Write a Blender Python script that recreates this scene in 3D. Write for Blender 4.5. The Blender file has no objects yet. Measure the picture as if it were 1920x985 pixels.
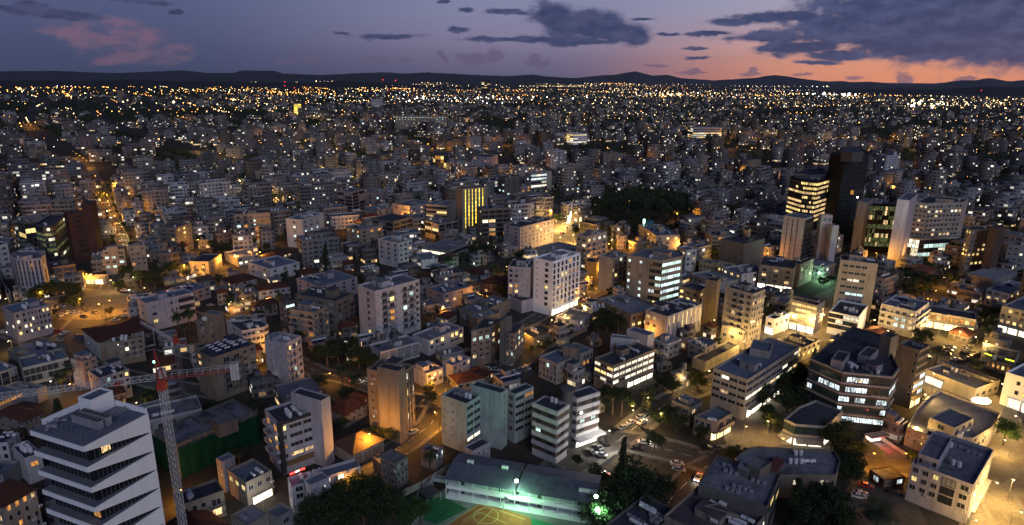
import bpy, math, random
import numpy as np
from mathutils import Vector, Matrix
random.seed(7)
R=random.random
U=random.uniform
sc=bpy.context.scene
COL=sc.collection
rad=math.radians
# ------------------------------------------------------------------ camera
F=1230.; H=120.; PITCH=rad(15.78); ROLL=rad(0.65)
CP,SP=math.cos(PITCH),math.sin(PITCH)
def ray(px,py):
    x=(px-960)/F; y=-(py-492.5)/F
    c,s=math.cos(ROLL),math.sin(ROLL)
    xr=x*c-y*s; yr=x*s+y*c
    return (xr,CP+yr*SP,-SP+yr*CP)
def proj(p):
    v=(p[0],p[1],p[2]-H)
    f=v[1]*CP-v[2]*SP; u=v[1]*SP+v[2]*CP; r=v[0]
    c,s=math.cos(ROLL),math.sin(ROLL)
    xr=r/f; yr=u/f
    x=xr*c+yr*s; y=-xr*s+yr*c
    return (960+x*F, 492.5-y*F, f)
cam=bpy.data.cameras.new('camera'); cam.lens=36*F/1920; cam.sensor_width=36; cam.clip_start=1; cam.clip_end=120000
co=bpy.data.objects.new('camera',cam); COL.objects.link(co)
c_,s_=math.cos(ROLL),math.sin(ROLL)
rt=Vector((1,0,0)); up=Vector((0,SP,CP)); fw=Vector((0,CP,-SP))
rx=rt*c_+up*s_; uy=rt*(-s_)+up*c_
m=Matrix((rx,uy,-fw)).transposed().to_4x4(); m.translation=Vector((0,0,H)); co.matrix_world=m
sc.camera=co
sc.render.resolution_x=1024; sc.render.resolution_y=525
sc.view_settings.view_transform='Standard'; sc.view_settings.look='None'
sc.view_settings.exposure=0.0; sc.view_settings.gamma=1
sc.cycles.max_bounces=4; sc.cycles.diffuse_bounces=2; sc.cycles.glossy_bounces=2; sc.cycles.transmission_bounces=2
sc.cycles.transparent_max_bounces=4
sc.cycles.sample_clamp_indirect=2.0; sc.cycles.sample_clamp_direct=0
def lin(c):
    def f(v):
        v/=255.; return v/12.92 if v<=.04045 else ((v+.055)/1.055)**2.4
    return (f(c[0]),f(c[1]),f(c[2]),1)
# ------------------------------------------------------------------ node helper
class NT:
    def __init__(s,nt): s.t=nt; s.n=nt.nodes; s.l=nt.links
    def new(s,typ,**k):
        n=s.n.new(typ)
        for a,b in k.items(): setattr(n,a,b)
        return n
    def setin(s,n,i,v):
        if v is None: return
        if hasattr(v,'is_output') : s.l.new(v,n.inputs[i])
        else: n.inputs[i].default_value=v
    def math(s,op,a=None,b=None,c=None,clamp=False):
        n=s.new('ShaderNodeMath',operation=op); n.use_clamp=clamp
        for i,v in enumerate((a,b,c)): s.setin(n,i,v)
        return n.outputs[0]
    def vm(s,op,a=None,b=None):
        n=s.new('ShaderNodeVectorMath',operation=op)
        s.setin(n,0,a); s.setin(n,1,b); return n.outputs['Value'] if op in('LENGTH','DOT_PRODUCT') else n.outputs[0]
    def mix(s,f,a,b,typ='MIX'):
        n=s.new('ShaderNodeMix',data_type='RGBA',blend_type=typ); n.clamp_factor=True
        s.setin(n,0,f); s.setin(n,6,a); s.setin(n,7,b); return n.outputs[2]
    def noise(s,v,scale,detail=2,rough=.5):
        n=s.new('ShaderNodeTexNoise'); s.setin(n,'Vector',v); n.inputs['Scale'].default_value=scale
        n.inputs['Detail'].default_value=detail; n.inputs['Roughness'].default_value=rough; return n.outputs[0],n.outputs[1]
    def ramp(s,f,stops):
        n=s.new('ShaderNodeValToRGB'); s.setin(n,0,f)
        e=n.color_ramp.elements
        while len(e)<len(stops): e.new(1)
        for k,(p,c) in zip(e,stops): k.position=p; k.color=c
        return n.outputs[0]
    def mapr(s,v,a,b,c=0,d=1,typ='LINEAR'):
        n=s.new('ShaderNodeMapRange',interpolation_type=typ); s.setin(n,0,v)
        for i,x in zip((1,2,3,4),(a,b,c,d)): s.setin(n,i,x)
        return n.outputs[0]
# ------------------------------------------------------------------ world: dusk sky after sunset
w=bpy.data.worlds.new('World'); sc.world=w; w.use_nodes=True
w.node_tree.nodes.clear(); W=NT(w.node_tree)
tc=W.new('ShaderNodeTexCoord'); D=tc.outputs['Generated']
sx=W.new('ShaderNodeSeparateXYZ'); W.l.new(D,sx.inputs[0])
az=W.math('MULTIPLY',W.math('ARCTAN2',sx.outputs[0],sx.outputs[1]),57.2958)
el=W.math('MULTIPLY',W.math('ARCSINE',sx.outputs[2]),57.2958)
def azel(px,py):
    d=ray(px,py); return math.degrees(math.atan2(d[0],d[1])), math.degrees(math.asin(d[2]/math.sqrt(sum(v*v for v in d))))
elf=W.math('DIVIDE',el,20.0,clamp=True)
g=lambda p,c:(p/20.,lin(c))
left=W.ramp(elf,[g(0,(58,67,95)),g(1.5,(66,75,108)),g(4,(76,85,120)),g(6.5,(80,91,128)),g(12,(54,64,100)),g(20,(36,46,80))])
mid=W.ramp(elf,[g(0,(98,94,122)),g(1.2,(120,110,138)),g(2.6,(132,124,152)),g(5,(132,132,162)),g(7,(124,130,162)),g(12,(62,70,106)),g(20,(36,46,80))])
rgt=W.ramp(elf,[g(0,(255,160,110)),g(1.2,(255,168,122)),g(2.4,(236,172,148)),g(3.6,(194,160,164)),g(5.2,(170,162,182)),g(7,(156,160,188)),g(12,(76,84,120)),g(20,(38,48,82))])
f1=W.mapr(az,-30.,2.,typ='SMOOTHSTEP'); f2=W.mapr(az,2.,30.,typ='SMOOTHSTEP')
sky=W.mix(f2,W.mix(f1,left,mid),rgt)
# away from the glow (behind the camera): cool blue dusk
bk=W.mapr(W.math('ABSOLUTE',W.math('SUBTRACT',az,30.)),70.,120.,typ='SMOOTHSTEP')
sky=W.mix(bk,sky,lin((40,47,80)))
zen=W.mapr(el,15.,60.,typ='SMOOTHSTEP')
sky=W.mix(zen,sky,lin((30,40,72)))
pz=W.new('ShaderNodeCombineXYZ'); W.setin(pz,0,az); W.setin(pz,1,el)
PZ=pz.outputs[0]
sc1=W.vm('MULTIPLY',PZ,(1,2.2,1))
nz,nzc=W.noise(sc1,.42,10,.62)
nzs,_=W.noise(W.vm('ADD',sc1,(.35,-1.1,0)),.42,10,.62)
nz2,nzc2=W.noise(W.vm('MULTIPLY',PZ,(1,1.5,1)),.9,5,.55)
wv=W.vm('MULTIPLY',W.vm('SUBTRACT',nzc,(.5,.5,.5)),(2.6,1.1,0))
PW=W.vm('ADD',PZ,wv)
PPD=57.2958/F
def cloud(blobs,amp,lo,hi):
    cur=None
    for (cx,cy,bx,by) in blobs:
        a,e=azel(cx,cy); k=math.cos(rad(a))**2
        v=W.vm('MULTIPLY',W.vm('SUBTRACT',PW,(a,e,0)),(1/(bx*PPD*k),1/(by*PPD),0))
        d=W.vm('LENGTH',v)
        if cur is None: cur=d
        else:
            n=W.new('ShaderNodeMath',operation='SMOOTH_MIN'); W.setin(n,0,cur); W.setin(n,1,d); n.inputs[2].default_value=.25; cur=n.outputs[0]
    v=W.math('SUBTRACT',1.0,cur)
    v=W.math('ADD',v,W.math('MULTIPLY',W.math('SUBTRACT',nz,.5),amp))
    v=W.math('ADD',v,W.math('MULTIPLY',W.math('SUBTRACT',nz2,.5),amp*.6))
    return W.mapr(v,lo,hi,typ='SMOOTHSTEP')
pink=cloud([(215,62,40,28),(240,60,45,30),(200,88,70,28),(275,80,60,34),(150,62,60,24),(160,82,50,26),(330,98,48,18),(100,50,50,16),(250,112,110,14)],.85,.0,.6)
sky=W.mix(W.math('MULTIPLY',pink,W.mapr(W.math('SUBTRACT',nz,nzs),-.12,.10,.10,.62)),sky,lin((138,100,116)))
low=cloud([(890,112,34,13),(926,106,22,15),(1010,121,30,7),(832,108,9,16),(762,112,18,6),(1000,110,12,12),(700,112,40,6),(590,114,26,6),(540,116,22,4),(1696,152,19,12),(1700,160,40,5),(1412,133,14,6),(1408,139,26,4),(1303,131,16,8),(1300,137,34,4),(1500,140,24,4),(1600,146,28,4),(1230,124,30,3),(1650,158,60,3),(1810,150,26,4)],.9,-.05,.45)
sky=W.mix(W.math('MULTIPLY',low,.75),sky,W.mix(f2,lin((104,88,116)),lin((128,100,122))))
dark=cloud([(1640,28,190,56),(1790,38,230,78),(1920,50,210,76),(1560,60,120,34),(1680,70,160,40),(1740,84,170,28),(1500,88,110,17),(1440,70,90,12),(1470,32,130,15),(1370,42,60,9),(1325,64,55,6),(1880,100,170,17),(1580,104,80,10),
 (1035,30,62,26),(1100,48,92,34),(1165,64,64,24),(1000,73,170,8),(950,23,60,6),(1090,80,90,8),(1190,72,40,14),
 (725,68,80,6),(860,54,28,5),(1310,89,26,4),(1305,108,28,4),(1540,118,50,5),(1205,35,26,4),(1250,66,30,4),(640,62,18,3),
 (110,27,105,10),(40,20,90,9),(60,12,40,8),(270,4,70,6),(330,20,20,6),(830,4,12,5),(872,17,18,6)],1.0,-.04,.50)
dark2=cloud([(1700,46,200,46),(1800,40,240,68),(1930,52,220,70)],.45,.02,.32)
dark=W.math('MAXIMUM',dark,dark2)
dcol=W.mix(W.mapr(az,-20.,20.),lin((52,58,90)),lin((46,60,98)))
dcol=W.mix(W.mapr(W.math('SUBTRACT',nz,nzs),-.10,.14,0.,.85),dcol,W.mix(f2,lin((74,78,112)),lin((74,84,122))))
dcol=W.mix(W.mapr(dark,.35,.95,.6,0.),dcol,W.mix(f2,lin((96,92,124)),lin((124,112,138))))
rim=W.math('MULTIPLY',dark,W.math('SUBTRACT',1.,dark))
sky=W.mix(W.math('MULTIPLY',dark,.98),sky,dcol)
# below the horizon
sky=W.mix(W.mapr(el,-1.5,0.),lin((30,32,46)),sky)
bg=W.new('ShaderNodeBackground'); W.setin(bg,0,sky); bg.inputs[1].default_value=1.12
# thin air light from the physical sky with the sun under the horizon
st=W.new('ShaderNodeTexSky',sky_type='NISHITA'); st.sun_disc=False; st.sun_elevation=rad(1.0); st.sun_rotation=rad(42)
bg2=W.new('ShaderNodeBackground'); W.setin(bg2,0,st.outputs[0]); bg2.inputs[1].default_value=.0015
ad=W.new('ShaderNodeAddShader'); W.l.new(bg.outputs[0],ad.inputs[0]); W.l.new(bg2.outputs[0],ad.inputs[1])
wo=W.new('ShaderNodeOutputWorld'); W.l.new(ad.outputs[0],wo.inputs[0])
w.cycles.sampling_method='MANUAL'; w.cycles.sample_map_resolution=256
# soft last light from the sky behind the camera
sl=bpy.data.lights.new('sun','SUN'); sl.energy=1.05; sl.angle=rad(35); sl.color=(.74,.79,1.0)
so=bpy.data.objects.new('sun',sl); COL.objects.link(so)
so.rotation_euler=Vector((-.35,1.0,-.55)).to_track_quat('-Z','Y').to_euler()
# ------------------------------------------------------------------ pixel -> place helpers
OR={'A4':(0,330,2.985),'A5':(640,330,2.985),'A6':(1280,330,2.985),'G3':(1440,270,4.28),'G4':(1660,340,6.158),
    'G5':(840,240,4.104),'G6':(0,360,4.479),'G7':(1040,380,4.476)}
for i in range(6):
    OR['C%d'%(i+1)]=(320*i,565,4.478); OR['D%d'%(i+1)]=(320*i,765,4.478)
for i in range(4): OR['B%d'%(i+1)]=(480*i,655,2.985)
def PX(s):
    if isinstance(s,tuple): return s
    a,x,y=s.split(); o=OR[a]; return (o[0]+float(x)/o[2], o[1]+float(y)/o[2])
def P(s,z=0.):
    d=ray(*PX(s)); t=(z-H)/d[2]; return Vector((d[0]*t,d[1]*t,z))
def hgt(top,base):
    b=P(base); d=ray(*PX(top)); return H+d[2]*math.hypot(b.x,b.y)/math.hypot(d[0],d[1])
# ------------------------------------------------------------------ materials
MATS={}
def material(name,builder):
    if name in MATS: return MATS[name]
    m=bpy.data.materials.new(name); m.use_nodes=True; m.node_tree.nodes.clear(); N=NT(m.node_tree)
    o=N.new('ShaderNodeOutputMaterial'); sh=builder(N); N.l.new(sh,o.inputs[0]); m.cycles.emission_sampling='NONE'
    MATS[name]=m; return m
def prin(N,col,rough=.8,spec=.3,metal=0,em=None,es=0,bump=None):
    b=N.new('ShaderNodeBsdfPrincipled'); N.setin(b,'Base Color',col); N.setin(b,'Roughness',rough)
    b.inputs['Specular IOR Level'].default_value=spec; b.inputs['Metallic'].default_value=metal
    if em is not None: N.setin(b,'Emission Color',em); N.setin(b,'Emission Strength',es)
    return b.outputs[0]
def geo(N): return N.new('ShaderNodeNewGeometry').outputs['Position']
def rgba(c): return (c[0],c[1],c[2],1)
def plaster(name,c,amt=.35,dirt=(.5,.46,.42)):
    def b(N):
        p=geo(N)
        n1,_=N.noise(N.vm('MULTIPLY',p,(1,1,.18)),.55,4,.65)
        n2,_=N.noise(p,.09,3)
        n3,_=N.noise(p,4.,2)
        f=N.math('MULTIPLY',N.mapr(n1,.45,.66),amt)
        col=N.mix(f,rgba(c),rgba([c[i]*dirt[i] for i in range(3)]))
        col=N.mix(N.mapr(n2,.35,.65,0,.22),col,rgba([c[i]*.72 for i in range(3)]))
        col=N.mix(N.mapr(n3,.3,.7,0,.12),col,rgba([min(1,c[i]*1.15) for i in range(3)]))
        return prin(N,col,.88,.2)
    return material(name,b)
WALLC={'white':(.50,.50,.52),'bright':(.86,.86,.88),'cream':(.37,.345,.31),'beige':(.28,.25,.21),'tan':(.225,.19,.155),'grey':(.24,.24,.25),
 'dgrey':(.09,.09,.095),'pink':(.30,.245,.245),'brown':(.10,.07,.055),'brick':(.075,.040,.033),'yellow':(.50,.39,.20),'mauve':(.33,.30,.335),
 'stone':(.17,.16,.145),'black':(.015,.015,.017),'concrete':(.14,.135,.13),'mint':(.36,.43,.42),'lmauve':(.42,.40,.44)}
def wall(c): return plaster('wall_'+c,[v*(1. if c=='bright' else .88) for v in WALLC[c]], .12 if c=='bright' else .6)
def roofm(name,c,c2,scale=.35):
    def b(N):
        p=geo(N); n1,_=N.noise(p,scale,5,.65); n2,_=N.noise(p,scale*5,3); n3,_=N.noise(N.vm('MULTIPLY',p,(1,1,1)),.06,2)
        col=N.mix(N.mapr(n1,.42,.62),rgba(c),rgba(c2)); col=N.mix(N.mapr(n2,.4,.7,0,.35),col,rgba([v*.5 for v in c2]))
        col=N.mix(N.mapr(n3,.4,.6,0,.35),col,rgba([v*1.35 for v in c]))
        return prin(N,col,.8,.25)
    return material(name,b)
ROOF={'blue':roofm('roof_blue_grey',(.15,.175,.23),(.10,.12,.16)),'grey':roofm('roof_grey',(.17,.18,.21),(.09,.095,.11)),
 'dark':roofm('roof_dark_felt',(.06,.065,.08),(.035,.036,.045)),'pale':roofm('roof_pale',(.25,.26,.29),(.16,.17,.19)),
 'worn':roofm('roof_worn_concrete',(.20,.205,.225),(.045,.047,.055),.22),'purple':roofm('roof_faded_membrane',(.12,.09,.105),(.07,.05,.065),.2)}
def tiles(name,c):
    def b(N):
        p=geo(N); wv=N.new('ShaderNodeTexWave',wave_type='BANDS'); N.setin(wv,0,p); wv.inputs['Scale'].default_value=1.1; wv.inputs['Distortion'].default_value=1.
        n,_=N.noise(p,1.2,4,.7)
        col=N.mix(N.mapr(n,.35,.7),rgba(c),rgba([v*.45 for v in c])); col=N.mix(N.math('MULTIPLY',wv.outputs[1],.3),col,rgba([v*.5 for v in c]))
        return prin(N,col,.85,.2)
    return material(name,b)
TILE=tiles('roof_tile',(.105,.042,.030)); TILEB=tiles('roof_tile_brown',(.10,.07,.05))
def flat(name,c,rough=.6,spec=.4,metal=0): return material(name,lambda N:prin(N,rgba(c),rough,spec,metal))
def flecked(name,c,c2,scale,rough=.8):
    def b(N):
        n,_=N.noise(geo(N),scale,4,.6); return prin(N,N.mix(N.mapr(n,.35,.68),rgba(c),rgba(c2)),rough,.25)
    return material(name,b)
def glow(name,c,s): return material(name,lambda N:prin(N,(.1,.1,.1,1),.5,.2,0,rgba(c),s))
# windows: lit panes glow themselves; patchy noise in the glow imitates the room behind
def litpane(name,c,s,cut=.35):
    def b(N):
        t=N.new('ShaderNodeTexCoord').outputs['Object']; oi=N.new('ShaderNodeObjectInfo').outputs['Random']
        off=N.new('ShaderNodeCombineXYZ'); N.setin(off,0,N.math('MULTIPLY',oi,57.)); N.setin(off,1,N.math('MULTIPLY',oi,31.))
        v=N.vm('ADD',t,off.outputs[0])
        n,_=N.noise(N.vm('MULTIPLY',v,(1.3,1,.35)),1.6,3,.6)
        n2,_=N.noise(v,4.5,2)
        st=N.math('MULTIPLY',N.mapr(n,cut,.62,.12,1.),N.mapr(n2,.3,.6,.45,1.1))
        st=N.math('MULTIPLY',st,N.mapr(oi,0,1,s*.45,s*1.25))
        return prin(N,(.03,.03,.03,1),.15,.5,0,rgba(c),st)
    return material(name,b)
def darkglass(name,c):
    def b(N):
        oi=N.new('ShaderNodeObjectInfo').outputs['Random']; n,_=N.noise(geo(N),.5,2)
        col=N.mix(oi,rgba(c),rgba([v*2.2+.006 for v in c])); col=N.mix(N.mapr(n,.3,.7),col,rgba([v*1.6 for v in c]))
        return prin(N,col,.12,.5)
    return material(name,b)
PANE={'dark':darkglass('glass_dark',(.012,.014,.018)),'teal':darkglass('glass_teal',(.012,.028,.034)),'blind':flecked('window_shutter',(.26,.26,.27),(.17,.17,.18),1.5),
 'warm':litpane('room_light_warm',(1.,.66,.30),2.1),'white':litpane('room_light_white',(1.,.90,.66),2.6,.25),'cool':litpane('room_light_cool',(.72,1.,.92),2.2,.25),
 'orange':litpane('room_light_orange',(1.,.42,.08),1.3),'ice':litpane('office_light_white',(.80,.95,1.),2.6,.38),'gold':litpane('room_light_gold',(1.,.72,.25),2.4,.2),
 'green':litpane('room_green',(.12,.5,.2),.07,.2),'dimgreen':litpane('room_dim_green',(.62,.75,.30),.4,.45),'yellow':litpane('lamp_lit_yellow',(1.,.70,.06),4.5,.1)}
FRAME=flat('window_frame',(.30,.30,.31),.5); FRAMED=flat('window_frame_dark',(.04,.04,.045),.5)
RAIL=flat('railing',(.10,.10,.11),.5); METAL=flat('galvanised_metal',(.32,.33,.35),.45,.5,.6)
TANK=flecked('tank_white',(.66,.67,.68),(.5,.5,.52),1.,.45); ACM=flecked('ac_casing',(.34,.34,.36),(.2,.2,.22),2.)
PANEL=darkglass('solar_glass',(.012,.018,.035))
AWN=flecked('awning_cloth',(.30,.29,.28),(.22,.21,.2),.8)
SHOP=litpane('shop_light',(1.,.74,.32),5.5,.3); SHOPW=litpane('shop_light_white',(1.,.90,.68),5.5,.3)
# ------------------------------------------------------------------ mesh helpers
def mkmesh(name,vs,fs,mats,mi=None,smooth=False):
    me=bpy.data.meshes.new(name); me.from_pydata([tuple(v) for v in vs],[],fs)
    for m_ in (mats if isinstance(mats,(list,tuple)) else [mats]): me.materials.append(m_)
    if mi: me.polygons.foreach_set('material_index',mi)
    if smooth: me.polygons.foreach_set('use_smooth',[True]*len(me.polygons))
    me.update(); return me
class MB:
    def __init__(s): s.v=[];s.f=[];s.m=[]
    def box(s,x0,x1,y0,y1,z0,z1,mi=0,M=None):
        b=len(s.v); vs=[(x0,y0,z0),(x1,y0,z0),(x1,y1,z0),(x0,y1,z0),(x0,y0,z1),(x1,y0,z1),(x1,y1,z1),(x0,y1,z1)]
        if M: vs=[M@Vector(v) for v in vs]
        s.v+=vs; s.f+=[tuple(b+i for i in q) for q in((0,3,2,1),(4,5,6,7),(0,1,5,4),(1,2,6,5),(2,3,7,6),(3,0,4,7))]; s.m+=[mi]*6; return s
    def prism(s,poly,z0,z1,mi=0,ztop=None):
        b=len(s.v); n=len(poly)
        s.v+=[(p[0],p[1],z0) for p in poly]+[(p[0],p[1],(z1 if ztop is None else ztop[i])) for i,p in enumerate(poly)]
        s.f+=[tuple(b+i for i in range(n-1,-1,-1)),tuple(b+n+i for i in range(n))]+[(b+i,b+(i+1)%n,b+n+(i+1)%n,b+n+i) for i in range(n)]
        s.m+=[mi]*(n+2); return s
    def cyl(s,a,b2,r0,r1,n=8,mi=0,caps=True):
        a=Vector(a);b2=Vector(b2); d=(b2-a).normalized(); t=Vector((0,0,1)) if abs(d.z)<.9 else Vector((1,0,0))
        u=d.cross(t).normalized(); w_=d.cross(u); b=len(s.v)
        for c,r in((a,r0),(b2,r1)):
            for i in range(n):
                an=2*math.pi*i/n; s.v.append(c+u*math.cos(an)*r+w_*math.sin(an)*r)
        for i in range(n): j=(i+1)%n; s.f.append((b+i,b+n+i,b+n+j,b+j)); s.m.append(mi)
        if caps:
            s.f.append(tuple(b+i for i in range(n))); s.f.append(tuple(b+n+i for i in range(n-1,-1,-1))); s.m+=[mi,mi]
        return s
    def quad(s,*p,mi=0):
        b=len(s.v); s.v+=list(p); s.f.append(tuple(range(b,b+len(p)))); s.m.append(mi); return s
    def mesh(s,name,mats,smooth=False): return mkmesh(name,s.v,s.f,mats,s.m,smooth)
def obj(name,me,parent=None,loc=(0,0,0),rz=0,scale=None):
    o=bpy.data.objects.new(name,me); COL.objects.link(o); o.location=loc
    if rz: o.rotation_euler=(0,0,rz)
    if scale is not None: o.scale=scale if hasattr(scale,'__len__') else (scale,)*3
    if parent is not None: o.parent=parent
    return o
THINGS=[]
def thing(o,label,cat,group=None,kind=None,px=None):
    o['label']=label; o['category']=cat
    if group: o['group']=group
    if kind: o['kind']=kind
    THINGS.append(o); return o
def structure(o): o['kind']='structure'; return o
def inset(poly,d):
    n=len(poly); out=[]
    for i in range(n):
        p0,p1,p2=[Vector(poly[(i+k)%n][:2]) for k in(-1,0,1)]
        a=(p1-p0).normalized(); b=(p2-p1).normalized(); na=Vector((-a.y,a.x)); nb=Vector((-b.y,b.x))
        q=na+nb; q=q/max(.35,q.length_squared)*2; out.append(tuple(p1+q*d*1.0*(.5 if False else 1)))
    return out
CACHE={}
def cached(key,fn):
    if key not in CACHE: CACHE[key]=fn()
    return CACHE[key]
def window_mesh(w_,h_,mull,pane,dark=False):
    w_=max(.4,round(w_*4)/4); h_=round(h_*5)/5
    def f():
        b=MB(); t=.09
        b.box(-w_/2,w_/2,-.03,.02,0,h_,1)
        b.box(-w_/2-.02,-w_/2+t,-.10,.01,0,h_,0); b.box(w_/2-t,w_/2+.02,-.10,.01,0,h_,0)
        b.box(-w_/2+t,w_/2-t,-.10,.01,h_-t,h_+.02,0); b.box(-w_/2+t,w_/2-t,-.14,.01,-.04,t,0)
        for i in range(1,mull): x=-w_/2+w_*i/mull; b.box(x-.045,x+.045,-.09,.0,t,h_-t,0)
        return b.mesh('window',[FRAMED if dark else FRAME,PANE[pane]])
    return cached(('w',w_,h_,mull,pane,dark),f)
def balcony_mesh(w_,dp,style,wc):
    w_=round(w_*4)/4; dp=round(dp*5)/5
    def f():
        b=MB(); b.box(-w_/2,w_/2,-dp,0.0,-.2,0,0)
        if style=='solid':
            b.box(-w_/2,w_/2,-dp,-dp+.12,0,.95,0); b.box(-w_/2,-w_/2+.12,-dp+.12,-.01,0,.95,0); b.box(w_/2-.12,w_/2,-dp+.12,-.01,0,.95,0)
        else:
            b.box(-w_/2,w_/2,-dp,-dp+.05,.9,.96,1)
            n=max(3,int(w_/.35))
            for i in range(n+1): x=-w_/2+.02+(w_-.04)*i/n; b.box(x-.02,x+.02,-dp+.005,-dp+.045,0,.9,1)
            for s_ in(-1,1): b.box(s_*w_/2-.03,s_*w_/2+.03,-dp+.05,-.01,.45,.9,1)
        return b.mesh('balcony',[wall(wc),RAIL])
    return cached(('b',w_,dp,style,wc),f)
def tank_mesh(kind):
    def f():
        b=MB()
        if kind=='h': b.cyl((-.95,0,1.05),(.95,0,1.05),.55,.55,12,0); b.box(-.8,-.7,-.45,.45,0,.6,1); b.box(.7,.8,-.45,.45,0,.6,1)
        elif kind=='v': b.cyl((0,0,.35),(0,0,1.75),.62,.62,12,0); b.cyl((0,0,1.75),(0,0,2.0),.62,.2,12,0); b.box(-.5,.5,-.5,.5,0,.35,1)
        elif kind=='ac': b.box(-.5,.5,-.4,.4,.1,1.0,0); b.cyl((0,0,1.0),(0,0,1.06),.33,.33,10,1); b.box(-.45,.45,-.35,.35,0,.1,1)
        elif kind=='solar':
            b.cyl((-1.0,.9,1.5),(1.0,.9,1.5),.32,.32,10,0)
            b.quad((-1.,-.8,.25),(1.,-.8,.25),(1.,.7,1.25),(-1.,.7,1.25),mi=2); b.quad((-1.,.7,1.2),(1.,.7,1.2),(1.,-.8,.2),(-1.,-.8,.2),mi=1)
            for x in(-.9,.9): b.box(x-.03,x+.03,.8,.9,0,1.3,1); b.box(x-.03,x+.03,-.75,-.68,0,.25,1)
        return b.mesh({'h':'water_tank','v':'water_tank','ac':'air_conditioner','solar':'solar_heater'}[kind],[ACM if kind=='ac' else TANK,METAL,PANEL])
    return cached(('t',kind),f)
TN={'h':'water_tank','v':'water_tank','ac':'air_conditioner','solar':'solar_heater'}
FOOT=[]   # (x,y,r) taken ground
def block_parts(par,poly,h,wm,rm,z0=0,cap=.9,ztop=None,wn='wall'):
    """walls with a parapet, and the roof slab sunk behind it"""
    inn=inset(poly,.25); n=len(poly); b=MB()
    for i in range(n):
        j=(i+1)%n; a,c=poly[i],poly[j]; ia,ic=inn[i],inn[j]
        b.quad((a[0],a[1],z0),(c[0],c[1],z0),(c[0],c[1],h),(a[0],a[1],h))
        b.quad((a[0],a[1],h),(c[0],c[1],h),(ic[0],ic[1],h),(ia[0],ia[1],h))
        b.quad((ia[0],ia[1],h),(ic[0],ic[1],h),(ic[0],ic[1],h-cap-.1),(ia[0],ia[1],h-cap-.1))
    w_=obj(wn,b.mesh(wn,[wm]),par)
    r=obj('roof',MB().prism(inset(poly,.26),h-cap-.25,h-cap,0).mesh('roof',[rm]),par)
    return w_,r
def pick(lit,pal):
    if R()<lit:
        return random.choice(pal)
    return 'dark'
def face(spec,A,B,z0,h,out,wc,lit=.08,pal=('warm','white'),fh=3.2,g=3.6,top=1.0,dark=False,off='dark'):
    A=Vector(A[:2]);B=Vector(B[:2]); L=(B-A).length; d=(B-A)/L; nrm=Vector((d.y,-d.x)); rz=math.atan2(d.y,d.x)
    nf=max(1,int(round((h-top*.4-z0-g)/fh))); fh2=(h-.9-z0-g)/nf if nf else fh
    x=0.
    segs=[]
    for s in spec.split(','):
        typ=s[0]; r=s[1:]; fr=1.
        if '@' in r: r,fr_=r.split('@'); fr=float(fr_)
        segs.append((typ,int(r) if r else 0,fr))
    for typ,n,fr in segs:
        x0=x*L; x1=(x+fr)*L; x+=fr; ln=x1-x0
        if typ=='x' : continue
        if n==0: n=max(1,int(ln/(3.4 if typ!='s' else 4)))
        bay=ln/n
        for i in range(nf):
            zb=z0+g+i*fh2
            if typ=='B' or typ=='D':   # long band balcony
                pos=A+d*((x0+x1)/2); out.append(('balcony',balcony_mesh(ln-.2,1.3 if typ=='B' else .5,'solid',wc),pos,zb,rz,0))
            rowl=lit if lit>=.95 else min(.97,lit*random.choice((.15,.4,1.,1.3,2.2))); prev='dark'; rowp=random.choice(pal) if lit>.3 else None
            for k in range(n):
                cx=x0+bay*(k+.5); pos=A+d*cx; p=pick(rowl if prev=='dark' else min(.98,rowl*1.5+.25),[rowp] if rowp and R()<.7 else pal); prev=p
                if p=='dark' : p=off if R()<.85 else ('blind' if typ in 'wtbBl' else off)
                if typ=='w': a=('window',window_mesh(min(1.9,bay*.55),1.5,2 if bay>2.5 else 1,p,dark),pos,zb+.95)
                elif typ=='s': a=('window',window_mesh(min(.6,bay*.5),.8,1,p,dark),pos,zb+1.3)
                elif typ=='t': a=('window',window_mesh(min(1.5,bay*.6),fh2*.72,2,p,dark),pos,zb+.25)
                elif typ=='v': a=('window',window_mesh(min(.8,bay*.7),fh2*.95,1,p,dark),pos,zb+.05)
                elif typ=='r': a=('window',window_mesh(bay*.9,1.4,max(2,int(bay/1.3)),p,dark),pos,zb+1.0)
                elif typ=='R': a=('window',window_mesh(bay*.97,2.0,max(2,int(bay/1.3)),p,True),pos,zb+.8)
                elif typ=='g': a=('window',window_mesh(bay*.98,fh2*.95,max(2,int(bay/1.4)),p,True),pos,zb+.05)
                elif typ in'bB':
                    if typ=='b': out.append(('balcony',balcony_mesh(bay*.88,1.2,'rail' if wc in('tan','beige','grey','cream','white') and (n+nf)%2 else 'solid',wc),pos,zb,rz,0))
                    a=('window',window_mesh(min(2.4,bay*.6),2.2,2,p,dark),pos,zb+.08)
                elif typ=='l': a=('window',window_mesh(bay*.86,2.3,3,p,True),pos,zb+.35)  # loggia left flat: a dark pane stands for its shaded recess
                elif typ=='D': a=('window',window_mesh(bay*.9,1.3,2,p,True),pos,zb+1.05)
                elif typ=='p':
                    a=('window',window_mesh(bay*.5,fh2*.75,1,p,dark),pos,zb+.35)
                    if i==0: out.append(('pilaster',cached(('pl',wc,round(h-z0)),lambda:MB().box(-.3,.3,-.45,0,0,round(h-z0)-.9).mesh('pilaster',[wall(wc)])),A+d*(x0+bay*k+.02+.3*(k==0)),z0,rz,0))
                else: continue
                out.append(a+(rz,1 if p not in('dark','blind','teal','green') else 0))
            if typ=='R' or typ=='D':
                pass
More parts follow.
